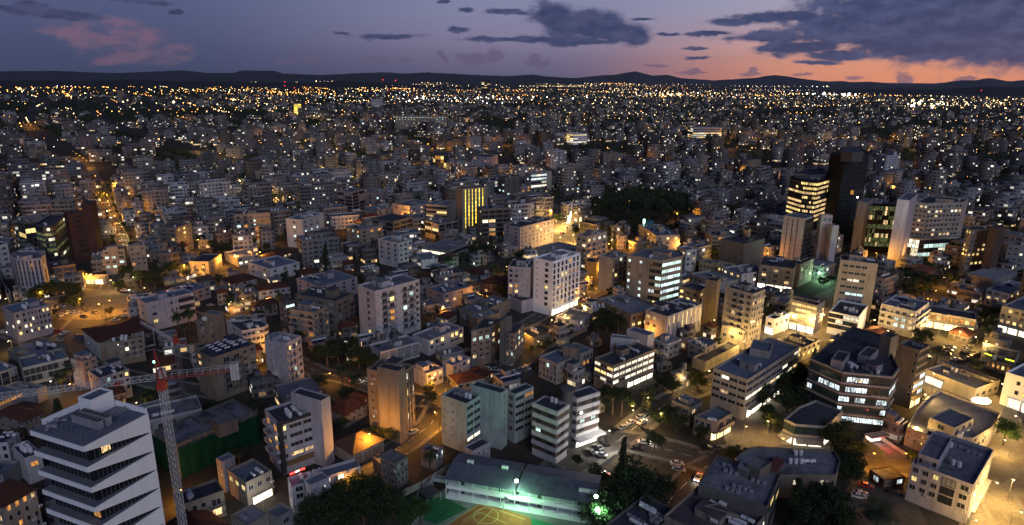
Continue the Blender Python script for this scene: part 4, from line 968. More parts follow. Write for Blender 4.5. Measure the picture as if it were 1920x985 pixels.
bld('office_building','long white office with blue grey roof and two roof cabins beside street trees','building','cream',['C5 237 572','C5 545 657','C5 982 378'],16.4,'r2@.5,r2@.5','r9',lit=.38,pal=('white','warm','white'),fh=3.1,g=4.0,hut=(.62,.25,6,3,2.6),stuff=2,kinds=('h',),roof='blue',off='dark',
   ex=[(['C5 572 375','C5 735 425','C5 760 345'],18.4,'cream',0)],shop=[(1,.05,.9,3.2,SHOPW)])
bld('shop_building','low row of shops with lit cream wall beside the street trees','shop','cream',['C5 100 462','C5 192 508','C5 478 365'],4.8,'x','s8',hut=None,stuff=1,roof='dark',g=.8)
bld('house','small flat house with two tanks beside the tall peeling apartment block','house','grey',['C5 35 352','C5 190 393','C5 295 338'],7.,'w2','w2',hut=None,stuff=2,roof='blue',kinds=('h','v'),g=.8)
bld('shop_building','corner shop with rounded balcony and golden shop windows at the junction','shop','tan',[(1302,779),(1335,790.5),(1346,789),(1373.5,774),(1345,760)],7.4,faces=[(0,'w3'),(1,'x'),(2,'B2')],lit=.1,fh=3.2,g=3.8,hut=None,stuff=2,roof='blue',kinds=('v','h'),shop=[(1,0,1,2.9,SHOP),(2,0,1,2.9,SHOP)])
bld('house','shabby flat roofed house hidden by street trees next to the corner shop','house','tan',['C5 -90 830','C5 70 895','C5 190 845'],7.6,'w2','w2',hut=(.5,.4,3,3,2.2),stuff=2,roof='worn',g=.8)
bld('apartment_building','tall white flats with peeling corner, central balconies and low front wing','building','cream',['A6 240 618','A6 395 660','A6 487 640'],27.5,'s1@.25,b2@.5,w1@.25','w5',lit=.10,pal=('warm','gold'),fh=3.1,g=3.2,hut=(.5,.5,4,4,2.8),stuff=4,roof='dark',
   ex=[(['C5 330 195','C5 520 248','C5 575 210'],9.5,'cream',0,('w3','w2'))])
bld('shop_building','white corner house glowing over a bright shop terrace','shop','bright',['C5 680 135','C5 775 150','C5 900 100'],8.5,'w1','w3',lit=.1,hut=(.4,.6,3,3,2),stuff=1,roof='dark',g=3.6,shop=[(0,0,1,3.4,SHOPW)])
bld('office_building','yellow lit panelled block with brightly lit ground floor','building','beige',['A6 612 693','A6 755 725','A6 822 700'],'A6 742 890','r5','w3',lit=.55,pal=('gold','white','gold'),fh=3.1,g=3.8,hut=(.4,.5,12,4,2.),stuff=1,roof='dark',shop=[(0,0,1,3.4,SHOPW)],off='blind')
bld('shop_building','low building with dark cluttered roof behind the long white office','building','cream',['C5 790 335','C5 1010 390','C5 1160 320'],6.5,'w3','w4',lit=.4,pal=('gold',),hut=(.3,.5,4,3,2),stuff=5,roof='dark',g=1.)
bld('office_building','grey office with ribbon windows, one band fully lit, and green glass corner','building','cream',['A6 885 468','A6 1095 492','A6 1205 475'],'A6 1035 815','x@.08,r4@.66,x@.26','g2@.35,x@.5,v1@.15',lit=.5,pal=('white','white','cool'),fh=3.7,g=4.4,hut=(.4,.5,6,5,3.2),stuff=6,roof='dark',off='teal')
bld('office_building','low white office with four dark ribbon bands and a curved parapet','building','bright',['A6 820 758','A6 985 790','A6 1038 722'],11.5,'R4','x@.5,v1@.1,x@.4',lit=.12,pal=('green','white'),fh=3.,g=2.6,hut=(.5,.5,4,4,2.),stuff=3,roof='dark')
bld('apartment_building','white flats with stepped balconies beside the long golden arcade','building','white',[(1652,569.5),(1718,584),(1743,566)],'C6 430 300','B5','B3',lit=.15,pal=('cool','warm'),fh=3.2,g=3.4,hut=(.7,.4,3,3,2.4),stuff=5,roof='blue')
# --- right middle
bld('office_tower','white tower with round emblems near the top and tall window slots','tower','lmauve',['G3 370 565','G3 432 572','G3 522 572'],'G3 400 985','x','x@.5,s2@.5',lit=.0,fh=3.4,g=3,hut=None,stuff=0,roof='grey',
   ex=[(['G3 133 572','G3 300 600','G3 372 575'],33.,'lmauve',0,('x@.1,v3@.7,x@.2','g2')),(['G3 480 640','G3 520 655','G3 560 650'],30.,'lmauve',0)])
rr,pp,hh=BL[-1]
for t in(.35,.8):
    a,c=pp[1],pp[2]; d=(c-a); rz=math.atan2(d.y,d.x); p=a+d*t; b=MB(); b.cyl((0,-.12,0),(0,0,0),1.1,1.1,20); obj('emblem',b.mesh('emblem',[flat('emblem_blue',(.10,.16,.22),.5)]),rr,(p.x-rr.location.x,p.y-rr.location.y,hh-3),rz)
BK=dict(fh=3.6,g=4.,roof='dark')
bld('office_tower','black faceted tower with most floors lit warm below a pale crown','tower','black',['G3 178 262','G3 290 290','G3 400 300','G3 520 268','G3 470 225','G3 330 215'],47.,faces=[(0,'R6'),(1,'R7'),(2,'R7')],lit=.8,pal=('gold','warm','warm'),hut=None,stuff=2,dark=True,
   ex=[(['G3 215 235','G3 340 250','G3 500 240','G3 440 200','G3 300 200'],49.5,'grey',46)],**BK)
bld('office_tower','darkest black tower rising behind the warm lit one','tower','black',['G3 500 75','G3 620 95','G3 735 95','G3 815 80','G3 760 40','G3 600 40'],66.,faces=[(1,'g4'),(2,'g4')],lit=.03,pal=('orange',),hut=None,stuff=0,dark=True,
   ex=[(['G3 590 60','G3 680 70','G3 770 60','G3 740 20','G3 600 20'],71.,'dgrey',64)],**BK)
bld('hotel_tower','black glass slab between two tall pale piers with a white beacon on the corner','tower','black',['G3 800 475','G3 815 487','G3 1080 497'],'G3 745 860','x','g14',lit=.35,pal=('dimgreen','dimgreen','warm'),hut=None,stuff=0,dark=True,fh=3.3,g=4,roof='grey',
   ex=[(['G3 765 455','G3 795 470','G3 850 440'],38.,'grey',0)])
bld('hotel_tower','tall pale pier tower brushed by white floodlight','tower','lmauve',['G4 135 210','G4 280 222','G4 380 135'],46.,'x','x',hut=None,stuff=0,roof='grey')
bld('hotel','stepped white hotel with long balcony rows above green glass floors','hotel','cream',['G4 350 240','G4 500 255','G4 900 240','G4 960 200','G4 500 160'],40.,faces=[(0,'B3'),(1,'B9')],lit=.10,pal=('warm','white'),fh=3.2,g=13.,hut=(.5,.5,10,6,3),stuff=4,roof='dark')
bld('hotel','green lit glass podium under the stepped white hotel','hotel','cream',['G4 240 640','G4 400 665','G4 860 640','G4 800 560'],16.,faces=[(0,'g4'),(1,'g8')],lit=.35,pal=('cool','white'),fh=3.6,g=3.,hut=None,stuff=0,roof='dark',foot=False)
bld('apartment_building','brick coloured block with rounded balconies and a lit row near the top','building','tan',['G4 940 540','G4 1000 560','G4 1200 545','G4 1230 510','G4 1000 510'],31.,faces=[(0,'w2'),(1,'w4')],lit=.22,pal=('warm','gold'),fh=3.1,g=4,hut=None,stuff=1,roof='dark',
   ex=[(['G4 1210 540','G4 1290 545','G4 1385 520'],34.,'brown',0)])
bld('office_building','grey block with white fins and lit upper windows near the right edge','building','grey',['G4 1370 700','G4 1420 730','G4 1900 760'],19.,'w1','w7',lit=.3,pal=('warm','white'),fh=3.3,g=4.,hut=(.2,.5,4,3,2),stuff=2,roof='grey')
bld('sports_hall','low hall with plain pale grey roof near the right edge','hall','grey',['A6 1620 535','A6 1740 580','A6 1875 540'],8.,'x','x',hut=None,stuff=0,roof='pale',cap=.1)
bld('shop_building','low pale building with two lit windows left of the palm grove edge','building','white',['A6 1690 635','A6 1830 660','A6 1960 610'],7.5,'w3','w4',lit=.5,pal=('warm','gold'),g=1.,fh=3.1,hut=None,stuff=3,roof='blue')
bld('apartment_building','beige flats with planted balconies above a bright corner arcade','building','beige',['A6 437 480','A6 625 520','A6 640 470'],15.,'b3','x',lit=.12,pal=('warm',),fh=3.,g=4.6,hut=None,stuff=2,roof='dark',shop=[(0,0,1,3.6,SHOPW)])
bld('apartment_building','tan block with small square windows right of the planted balconies','building','tan',['A6 640 490','A6 660 495','A6 735 460'],14.5,'x','w3',lit=.2,pal=('warm',),fh=3.,g=3.6,hut=None,stuff=1,roof='dark')
bld('warehouse','windowless grey brown concrete slabs with a yellow lit round drum behind','building','stone',['A6 235 345','A6 345 380','A6 460 350'],19.,'x','x',hut=(.7,.5,5,5,2),stuff=0,roof='dark')
bld('drum_tower','yellow lit round stair drum behind the windowless concrete block','building','yellow',['A6 337 290','A6 345 300','A6 365 305','A6 382 295','A6 375 280','A6 350 278'],24.,faces=[],hut=None,stuff=0,roof='dark')
bld('office_building','low block with blue sign light and warm lit yard wall','building','grey',['A6 118 310','A6 165 335','A6 305 335'],13.,'w1','r4',lit=.25,pal=('ice','orange'),fh=3.3,g=3.6,hut=(.6,.5,6,5,3),stuff=2,roof='pale')
bld('office_building','low yellow lit building with rows of small square openings','building','yellow',['A6 60 450','A6 95 480','A6 260 510'],8.5,'w2','w8',lit=.6,pal=('yellow','gold'),fh=3.,g=1.,hut=(.7,.5,5,4,2),stuff=3,roof='grey')
bld('apartment_building','white flats beside the yellow lit low building','building','white',['A6 -30 395','A6 20 415','A6 70 405'],15.,'w2','w2',lit=.15,hut=None,stuff=2,roof='blue')
bld('apartment_building','pale building with long flat roof and arcade between the offices','building','cream',['A6 40 545','A6 190 600','A6 290 570'],9.5,'w6','x',lit=.05,hut=(.8,.5,4,4,2.2),stuff=4,roof='pale',g=2.)
bld('apartment_building','white low flats with tanks right of the arcade','building','white',['A6 215 515','A6 330 550','A6 480 525'],10.,'w3','w3',lit=.1,hut=(.6,.5,4,4,2.5),stuff=4,roof='blue')
bld('office_building','tall beige service tower with lit slot beside the warm lit terraces','building','tan',['A6 133 575','A6 195 590','A6 215 570'],24.,'x','s1',lit=.3,pal=('gold',),hut=None,stuff=0,roof='dark')
bld('apartment_building','dark roofed building with warm lit penthouse windows','building','beige',['A6 -20 615','A6 90 645','A6 140 615'],14.5,'w3','w2',lit=.6,pal=('gold',),hut=None,stuff=4,roof='dark')
bld('office_building','white bank block with pierced window rows and a glowing green roof sign','building','cream',['G7 705 185','G7 850 275','G7 992 235'],'G7 745 430','w6','w3',lit=.5,pal=('warm','gold','white'),fh=3.1,g=3.,hut=(.6,.5,4,3,4),stuff=3,roof='blue')
rr,pp,hh=BL[-1]; p=P('G7 750 165',hh+2); b=MB(); b.box(-.8,.8,-.3,.3,0,3.4); b.box(-.1,.1,-.1,.1,-2,0); obj('roof_sign',b.mesh('roof_sign',[glow('sign_green_white',(.55,1.,.75),3.)]),rr,(p.x-rr.location.x,p.y-rr.location.y,hh+1),.3)
b=MB(); b.box(-2.5,2.5,-1.5,1.5,0,3.); obj('billboard',b.mesh('billboard',[flat('billboard_teal',(.02,.12,.16),.5)]),rr,(p.x-rr.location.x+5,p.y-rr.location.y+3,hh-.5),.3)
bld('office_building','broad grey office with cool white lit windows and rounded right corner','building','beige',['G7 615 440','G7 905 485','G7 1065 450','G7 1080 430','G7 1040 400','G7 760 380'],27.,faces=[(0,'w1@.12,x@.2,w1@.15,x@.18,R2@.35'),(1,'R3')],lit=.85,pal=('cool','cool','ice'),fh=3.9,g=3.4,hut=(.4,.5,9,5,3.6),stuff=7,kinds=('ac','ac','v'),roof='grey',
   )
bld('apartment_building','slim cream flats with bright ground floor left of the broad grey office','building','cream',['G7 372 440','G7 490 465','G7 612 425'],'G7 470 765','s3','w1@.1,b3@.9',lit=.1,pal=('gold','white'),fh=3.1,g=3.8,hut=(.5,.5,3,3,3.),stuff=3,roof='grey',shop=[(1,0,1,3.4,SHOPW)])
bld('apartment_building','warm lit cream flats with balcony rows beside the glowing square','building','cream',['G7 172 270','G7 270 285','G7 440 243'],'G7 255 600','b2','b4',lit=.12,pal=('gold','white'),fh=3.2,g=3.4,hut=(.5,.4,5,4,2.6),stuff=4,roof='blue')
bld('shop_building','dark low shed roof behind the warm lit flats','building','grey',['A5 1115 395','A5 1220 430','A5 1340 395'],7.,'x','x',hut=None,stuff=2,roof='pale')
bld('house','plain rendered house between the two cream blocks','house','stone',['G7 272 480','G7 350 500','G7 372 470'],12.,'x','x',hut=None,stuff=1,roof='dark')
bld('apartment_building','bright white flats with a grid of window boxes and glowing shops below','building','bright',['A5 1080 455','A5 1183 480','A5 1335 430'],'A5 1155 785','s1@.4,w1@.6','t7',lit=.12,pal=('gold','orange'),fh=3.1,g=4.2,hut=(.6,.5,7,5,2.2),stuff=3,roof='pale',shop=[(1,0,1,3.6,SHOPW)],dark=True)
def gridframe():
    root,poly,h=BL[-1]; o=root.location; a,c=poly[1],poly[2]; d=c-a; L=d.length; rz=math.atan2(d.y,d.x); m_=(a+c)/2; b=MB()
    nf=int(round((h-.4-4.2)/3.1)); fh=(h-.9-4.2)/nf
    for i in range(nf+1): b.box(-L/2,L/2,-.5,-.01,4.1+i*fh-.15,4.1+i*fh+.15)
    for k in range(8): x=-L/2+L*k/7; b.box(x-.15,x+.15,-.52,-.01,4.1,h-.9)
    obj('facade_grid',b.mesh('facade_grid',[wall('bright')]),root,(m_.x-o.x,m_.y-o.y,0),rz)
gridframe()
bld('apartment_building','grey mauve flats attached left of the bright white grid flats','building','lmauve',['A5 945 487','A5 1060 512','A5 1080 470'],'A5 1060 745','b2@.5,s2@.5','x',lit=.12,pal=('orange','warm'),fh=3.1,g=5.5,hut=(.5,.5,5,5,2.8),stuff=4,roof='dark',
   ex=[(['A5 940 670','A5 1010 700','A5 1060 680'],7.,'lmauve',0)])
bld('house','white modern house with small windows below the grid flats','house','lmauve',['C4 320 152','C4 560 170','C4 682 92'],6.2,'B1@.4,w1@.25,x@.35','w3',lit=.2,pal=('white',),fh=3.,g=.8,hut=(.75,.2,4,3,1.),stuff=0,roof='grey')
bld('house','roofless old house with dark yard and two white tanks','house','stone',['C4 100 218','C4 190 308','C4 388 242'],4.6,'x','x',hut=None,stuff=3,kinds=('v','h'),roof='dark',cap=1.6)
bld('office_building','beige building with golden lit columns right of the big tree','building','beige',['A5 1430 685','C4 1000 108','C4 1190 30'],8.5,'x','w5',lit=.5,pal=('gold',),fh=3.2,g=1.,hut=(.3,.6,5,4,2),stuff=3,roof='pale')
bld('office_building','mauve office with tall dark windows and warm lit lower floors','building','lmauve',['C4 1160 55','C4 1305 128',(1317,569.5)],14.5,'w2@.6,s1@.4','v8',lit=.3,pal=('gold','gold'),fh=3.4,g=2.4,hut=(.2,.3,5,5,2.6),stuff=6,kinds=('h','ac'),roof='dark')
bld('apartment_building','terraced blue white flats with roof rooms left of the mauve office','building','lmauve',['C4 682 335','C4 880 385','C4 1190 385'],9.,'w2','w2',lit=.25,pal=('gold',),fh=3.,g=2.6,hut=None,stuff=4,roof='blue',
   ex=[(['C4 765 275','C4 830 300','C4 1120 330'],11.5,'white',0,('w1','x')),(['C4 965 235','C4 1140 290','C4 1155 250'],14.5,'white',0,('x','x'))])
bld('office_building','long office with brown bands, a fully lit top floor and white corner windows','building','tan',['C4 662 485','C4 853 540','C4 1198 402'],12.6,'r3','r7',lit=.55,pal=('white','white','gold'),fh=3.0,g=3.4,hut=(.35,.5,3,5,2.6),stuff=3,kinds=('h','ac'),roof='dark',shop=[(1,.35,1,2.8,SHOPW)])
bld('office_building','cream four storey office with a grid of dark windows and a green grey pylon','building','cream',['C4 185 478','C4 380 525','C4 682 398'],'C4 375 702','t5','t6@.45,x@.25,t3@.3',lit=.08,pal=('orange','cool'),fh=2.9,g=.7,hut=None,stuff=1,roof='blue',
   ex=[(['C4 430 378','C4 545 400','C4 582 372'],13.5,'stone',0)])
# --- centre
bld('apartment_building','dark concrete flats with rough walls and a tall blank stair fin','building','stone',['C3 1090 245','C3 1252 212','C3 1350 150','C3 1200 130'],17.,faces=[(0,'w3'),(1,'w2')],lit=.25,pal=('cool','warm'),fh=3.,g=3.,hut=None,stuff=1,roof='dark',
   ex=[(['C3 1330 180','C3 1385 130','C3 1433 120','C3 1400 80'],21.,'stone',0),(['C3 1400 250','C4 20 270','C4 100 185'],14.5,'stone',0,('w2','w3'))])
bld('apartment_building','white three storey flats with lit balconies and two round tanks','building','white',['C3 578 283','C3 735 330','C3 1025 218'],'C3 712 460','s1','w1@.15,b2@.3,x@.15,b2@.25,w1@.15',lit=.3,pal=('gold','warm'),fh=3.,g=2.,hut=(.45,.6,3.5,3.5,2.6),stuff=3,roof='grey')
bld('office_building','long low white building with loggia front and small roof hut','building','white',['C3 213 368','C3 328 428','C3 655 338'],7.2,'x','l5',lit=.0,fh=3.,g=.7,hut=(.5,.55,4,3.5,2.),stuff=1,roof='grey',off='blind')
bld('apartment_building','long low mauve flats with roof arch and two tanks','building','lmauve',['C3 590 545','C3 715 608','C3 862 560'],6.6,'x','w3',lit=.2,pal=('gold',),fh=3.,g=.7,hut=(.4,.3,5,3,2.2),stuff=1,roof='grey')
bld('apartment_building','low mauve flats with two tanks next to the red tiled villas','building','lmauve',['C3 820 520','C3 935 540','C3 1085 470'],6.4,'x','w4',lit=.05,fh=3.,g=.7,hut=None,stuff=2,roof='blue',kinds=('v',))
hip('villa','red tiled house glowing orange beside the street lamp','house','cream',['C3 840 640','C3 975 690','C3 1200 640'],3.8,2.2)
hip('villa','red tiled house behind the pale green block','house','cream',['C3 1050 600','C3 1200 640','C3 1350 610'],3.6,2.0)
hip('villa','dark red tiled house beside the rear street','house','tan',['C3 -20 850','C3 90 900','C3 215 800'],4.2,2.8)
hip('villa','brown tiled house half hidden under the trees left of the pilaster slab','house','tan',['B2 410 330','B2 500 370','B2 620 300'],5.,2.4)
bld('apartment_building','tall white flats with corner bay windows and balcony stacks','building','white',['A5 108 605','A5 187 645','A5 436 578'],'A5 170 945','x@.2,w1@.8','s1@.12,b2@.32,x@.14,b2@.3,w1@.12',lit=.14,pal=('gold','cool','orange'),fh=3.,g=3.2,hut=(.45,.35,7,5,2.6),stuff=5,roof='grey')
bld('apartment_building','unlit long flats left of the tall white bay window flats','building','stone',['A5 -260 660','A5 -30 700','A5 80 655'],16.,'b4','b3',lit=.02,fh=3.1,g=3.2,hut=(.7,.5,5,5,4),stuff=4,roof='dark')
bld('house','flat roofed yellow lit house behind the tall bay window flats','house','pink',['A5 475 625','A5 570 660','A5 735 615'],9.,'w2','w4',lit=.25,pal=('gold','warm'),fh=3.1,g=2.6,hut=(.4,.6,3,3,2),stuff=4,roof='blue')
hip('villa','large brick house with dark tiled roof and lit balcony door','house','brick',['A5 745 600','A5 850 610','A5 945 575'],6.4,2.2,faces=('w3','w3'),lit=.3)
bld('apartment_building','cluttered low roof with many tanks and solar heaters in front of the brick house','building','stone',['A5 655 745','A5 760 770','A5 945 690'],8.5,'w2','w4',lit=.05,hut=(.5,.5,4,4,2.2),stuff=9,roof='grey')
bld('apartment_building','concrete flats below the cluttered roofs with a blank front','building','stone',['A5 655 790','A5 760 800','A5 890 765'],9.,'w1','x',lit=.0,hut=None,stuff=2,roof='pale')
hip('villa','small dark tiled house with lit orange yard lamp','house','cream',['A5 520 790','A5 600 800','A5 650 770'],4.,1.8)
# --- left middle
bld('apartment_building','tall tan flats with four rows of solar heaters and lit corner balconies','building','tan',['C2 210 400','C2 345 475','C2 710 355'],'C2 358 850','w1@.5,x@.5','x@.2,b2@.45,w2@.35',lit=.2,pal=('warm','gold','orange'),fh=3.1,g=3.1,hut=(.15,.8,6,4,1.8),stuff=3,kinds=('solar','solar'),roof='dark')
rr,pp,hh=BL[-1]
for r_ in range(4):
    for k in range(4):
        u=.25+r_*.2;v=.2+k*.2; q=(pp[0]*(1-v)+pp[1]*v)*(1-u)+(pp[3]*(1-v)+pp[2]*v)*u; d=pp[2]-pp[1]; obj('solar_heater',tank_mesh('solar'),rr,(q.x-rr.location.x,q.y-rr.location.y,hh-.9),math.atan2(d.y,d.x))
bld('apartment_building','five storey mauve flats with tall side wall and lit kitchen window','building','lmauve',['C2 785 312','C2 968 352','C2 1180 308'],'C2 960 750','s1@.5,s1@.5','w1@.1,b2@.5,w1@.1,w1@.3',lit=.18,pal=('gold','cool'),fh=3.1,g=3.2,hut=(.2,.4,4,4,1.6),stuff=3,roof='pale')
bld('office_building','white office with curved window ribbons and a small railed roof','building','white',['C2 465 158','C2 600 248','C2 780 215','C2 818 192','C2 760 150'],12.,faces=[(0,'w1'),(1,'r5'),(2,'r1')],lit=.06,fh=3.,g=2.8,hut=(.3,.5,3,3,2),stuff=3,roof='dark')
bld('apartment_building','narrow tan flats with a plain stair shaft','building','tan',['C2 228 150','C2 300 175','C2 460 112'],13.,'w1','w2',lit=.08,hut=None,stuff=4,roof='blue',ex=[(['C2 275 95','C2 390 112','C2 405 95'],16.,'tan',0)])
bld('apartment_building','cream flats with wide curved terraces beside the black and white slim block','building','beige',['C2 998 62','C2 1200 95','C2 1370 42'],15.5,'B3','w1@.2,b1@.5,w1@.3',lit=.1,pal=('orange',),fh=3.1,g=3.,hut=(.4,.5,6,5,2.6),stuff=3,roof='blue')
bld('office_building','slim black and white panelled block with a small dark cap','building','dgrey',['C2 905 -20','C2 960 5','C2 1050 -10'],15.,'w2','r1',lit=.1,hut=(.4,.5,3,3,2.4),stuff=0,roof='dark',pal=('cool',))
hip('villa','pink villa with arched verandah in the dark garden','house','pink',['C2 640 20','C2 700 50','C2 890 20'],6.,2.,faces=('w2','w5'),lit=.0)
bld('office_building','white four sided office with blue roof edge and dotted square windows at the left edge','building','mauve',['C1 12 42','C1 112 98','C1 430 40'],14.5,'w2','w2@.35,w3@.3,w3@.35',lit=.28,pal=('gold','white'),fh=3.1,g=2.4,hut=(.5,.7,7,4,2.2),stuff=2,kinds=('v',),roof='blue',cap=.5)
hip('school_building','long hall with red tiled roof and green lit end wall','hall','mint',['C1 560 265','C1 820 340','C1 1285 225'],8.5,2.,faces=('w2','l5'),lit=.05,fh=3.,g=.7)
bld('apartment_building','plain tan block with blank front wall beside the red tiled hall','building','tan',['C1 832 352','C1 1025 330','C1 1200 300','C1 1010 290'],11.,faces=[(0,'x@.6,s1@.4'),(1,'w3')],lit=.15,pal=('white',),fh=3.,g=2.6,hut=None,stuff=3,roof='dark')
bld('apartment_building','long white flats with open loggias above a bright green lit entrance','building','cream',['C1 75 490','C1 190 560','C1 575 470'],8.,'x','l8',lit=.04,fh=3.,g=1.2,hut=(.3,.5,4,3,1.6),stuff=3,roof='blue',off='dark')
bld('apartment_building','lower white flats with framed balconies at the left edge','building','cream',['C1 -200 520','C1 0 595','C1 175 560'],7.2,'l3','l2',lit=.04,fh=3.,g=1.,hut=None,stuff=1,roof='blue')
bld('shop_building','low shop with blue roof and bright white window strip at the left edge','shop','grey',['C1 80 705','C1 305 745','C1 330 700'],5.6,'x','w2',lit=.6,pal=('orange',),g=1.,hut=None,stuff=1,roof='blue',ex=[(['C1 -200 790','C1 -20 830','C1 290 770'],4.6,'grey',0,('r4','r4'))])
bld('apartment_building','pinkish flats with a shed roof terrace between two palms','building','pink',['C1 590 478','C1 690 505','C1 790 455'],11.5,'s2','w2',lit=.0,fh=3.,g=2.8,hut=(.5,.5,5,4,2.4),stuff=2,roof='blue')
bld('apartment_building','mauve flats with roof pergola and blue awning window above the white tower','building','mauve',['C1 735 578','C1 832 645','C1 1100 580'],11.5,'w2','w3@.6,w2@.4',lit=.22,pal=('gold','cool'),fh=3.,g=2.8,hut=(.2,.8,4,4,2.6),stuff=4,kinds=('h','solar','v'),roof='dark')
bld('house','low blue roofed sheds below the square windowed office','house','stone',['C1 60 400','C1 240 470','C1 640 400'],4.5,'w2','w4',lit=.05,g=.6,hut=(.3,.4,6,4,1.2),stuff=5,roof='blue')
hip('villa','dark red tiled house at the left edge behind the white tower','house','tan',['C1 -30 940','C1 200 1010','C1 430 960'],6.,2.2)
bld('apartment_building','low white house with round roof tanks left of the white tower','house','white',['D1 0 245','D1 60 290','D1 160 205'],7.5,'w2','w2',hut=None,stuff=3,roof='blue',g=1.)
bld('apartment_building','curved white house with faded lettering on the parapet left of the tower','building','white',['D1 95 318','D1 205 425','D1 330 360'],9.,'x','w1',lit=.9,pal=('orange',),hut=None,stuff=4,kinds=('v','v'),roof='dark',g=4.5)
bld('house','low house with dark blue roof left of the white tower','house','grey',['D1 -90 500','D1 20 560','D1 170 440'],6.,'x','x',hut=None,stuff=1,roof='blue')
hip('apartment_building','cream corner flats with red tiled mansard at the lower left edge','building','beige',['D1 -200 750','D1 30 830','D1 330 690'],16.,2.,faces=('w2','w4'),lit=.25,pal=('warm','orange'),fh=3.1,g=2.)
bld('office_building','white office with lettering on its parapet and green tinted windows behind two palms','building','lmauve',['A4 757 685','A4 815 712','A4 1083 652'],'C1 1250 260','w1','w1@.3,x@.17,w2@.18,R1@.35',lit=.10,pal=('gold',),fh=3.3,g=3.,hut=(.55,.4,5,4,2.8),stuff=5,kinds=('ac','ac'),roof='blue',off='dark')
rr,pp,hh=BL[-1]; a,c=pp[1],pp[2]; d=(c-a); rz=math.atan2(d.y,d.x)
def text(root,s,pos,rz,size,mt,name='lettering'):
    cu=bpy.data.curves.new(name,'FONT'); cu.body=s; cu.size=size; cu.extrude=.04; cu.align_x='CENTER'; o=bpy.data.objects.new(name,cu); COL.objects.link(o)
    dg=bpy.context.evaluated_depsgraph_get(); me=bpy.data.meshes.new_from_object(o.evaluated_get(dg)); bpy.data.objects.remove(o)
    me.materials.clear(); me.materials.append(mt); q=obj(name,me,root,pos); q.rotation_euler=(math.pi/2,0,rz); return q
n_=Vector((d.y,-d.x)).normalized()*.1; p=a+d*.84+n_; text(rr,'Olympic',(p.x-rr.location.x,p.y-rr.location.y,hh-1.6),rz,1.35,FRAMED)
p=a+d*.70+n_; text(rr,'VA',(p.x-rr.location.x,p.y-rr.location.y,hh-1.7),rz,1.5,CR)
bld('office_building','curved white office with tall dark glass bays between white fins','building','lmauve',['G6 75 530','G6 135 560','G6 235 565','G6 340 555','G6 378 525','G6 300 490','G6 150 490'],19.5,faces=[(0,'v2'),(1,'v3'),(2,'v3'),(3,'v1')],lit=.08,pal=('white',),fh=3.4,g=3.4,hut=(.5,.6,6,5,2.4),stuff=4,roof='grey',dark=True)
bld('office_tower','brick office tower with stepped white balconies up its face','tower','brick',['G6 540 170','G6 565 185','G6 722 165'],33.,'x','x@.3,D1@.5,x@.2',lit=.12,pal=('cool',),fh=3.4,g=3.,hut=None,stuff=0,roof='dark',
   ex=[(['G6 720 90','G6 760 100','G6 805 70'],38.,'brick',0)])
bld('office_building','dark glass office with lit bands left of the brick tower','building','dgrey',['G6 290 270','G6 360 290','G6 440 280','G6 545 190','G6 430 190'],27.,faces=[(0,'R3'),(1,'R3'),(2,'R5')],lit=.35,pal=('white','dimgreen','dimgreen'),fh=3.5,g=3.,hut=None,stuff=1,roof='dark',off='dark')
bld('office_building','grey framed office with dark glass and few lit panes beside the street lamp','building','stone',['G6 140 240','G6 200 260','G6 300 250'],21.,'g1','g2',lit=.25,pal=('gold',),fh=3.4,g=3.,hut=(.5,.5,5,4,3),stuff=2,roof='grey')
bld('apartment_building','beige flats with small balconies in front of the brick tower','building','beige',['G6 755 475','G6 860 490','G6 1045 475'],16.,'b4','w2@.6,B1@.4',lit=.08,pal=('cool',),fh=3.1,g=3.4,hut=(.9,.5,5,5,3),stuff=4,roof='grey')
bld('apartment_building','beige flats with orange lit terrace right of the brick tower','building','beige',['G6 1040 445','G6 1080 455','G6 1215 440'],17.,'x','w3',lit=.25,pal=('orange','warm'),fh=3.1,g=3.4,hut=(.3,.5,4,4,2),stuff=2,roof='dark')
bld('shop_building','orange lit corner shops facing the yellow square','shop','cream',['G6 690 695','G6 700 710','G6 880 710'],4.8,'x','x',hut=None,stuff=1,roof='grey',shop=[(1,.05,.9,3.,SHOP)])
bld('apartment_building','narrow white flats at the left edge beside the curved office','building','white',['G6 -60 430','G6 0 445','G6 40 430'],18.,'w1','w1@.8,x@.2',lit=.15,pal=('cool','gold'),fh=3.2,g=3.4,hut=None,stuff=1,roof='blue',shop=[(1,0,1,3,SHOP)])
bld('house','low white building lit orange at the left edge','shop','white',['G6 -60 640','G6 -10 660','G6 60 860','G6 90 840'],5.,faces=[],hut=None,stuff=0,roof='dark')
bld('house','orange lit house with pitched gable end','house','beige',['A4 1105 455','A4 1165 480','A4 1240 435'],8.,'w2','w2',lit=.1,fh=3.,g=1.,hut=None,stuff=0,roof='dark')
bld('shop_building','flat roofed house washed in orange lamp light','house','cream',['A4 1255 425','A4 1330 460','A4 1415 425'],6.,'x','w4',lit=.05,fh=3.,g=.6,hut=None,stuff=2,roof='pale')
hip('villa','two storey villa with brown hipped roof and lit door','house','pink',['A4 1230 575','A4 1300 605','A4 1425 570'],6.,2.,faces=('w2','w3'),lit=.3)
bld('apartment_building','low white flats with roof tanks right of the orange lit house','building','white',['A4 1385 480','A4 1510 520','A4 1640 470'],8.,'w2','w3',lit=.1,pal=('white',),fh=3.,g=1.2,hut=(.5,.4,5,3,2.2),stuff=4,roof='blue')
hip('villa','long dark red roof beyond the low white flats','house','beige',['A4 1480 440','A4 1540 460','A4 1630 430'],5.,2.2)
bld('apartment_building','wide tan flats with tiled eaves and curved balconies','building','beige',['A4 1190 200','A4 1310 215','A4 1510 205'],20.,'b2@.5,w2@.5','b2@.4,w2@.2,b1@.4',lit=.08,pal=('orange','cool'),fh=3.1,g=3.,hut=(.5,.5,8,6,2.2),stuff=2,roof='purple')
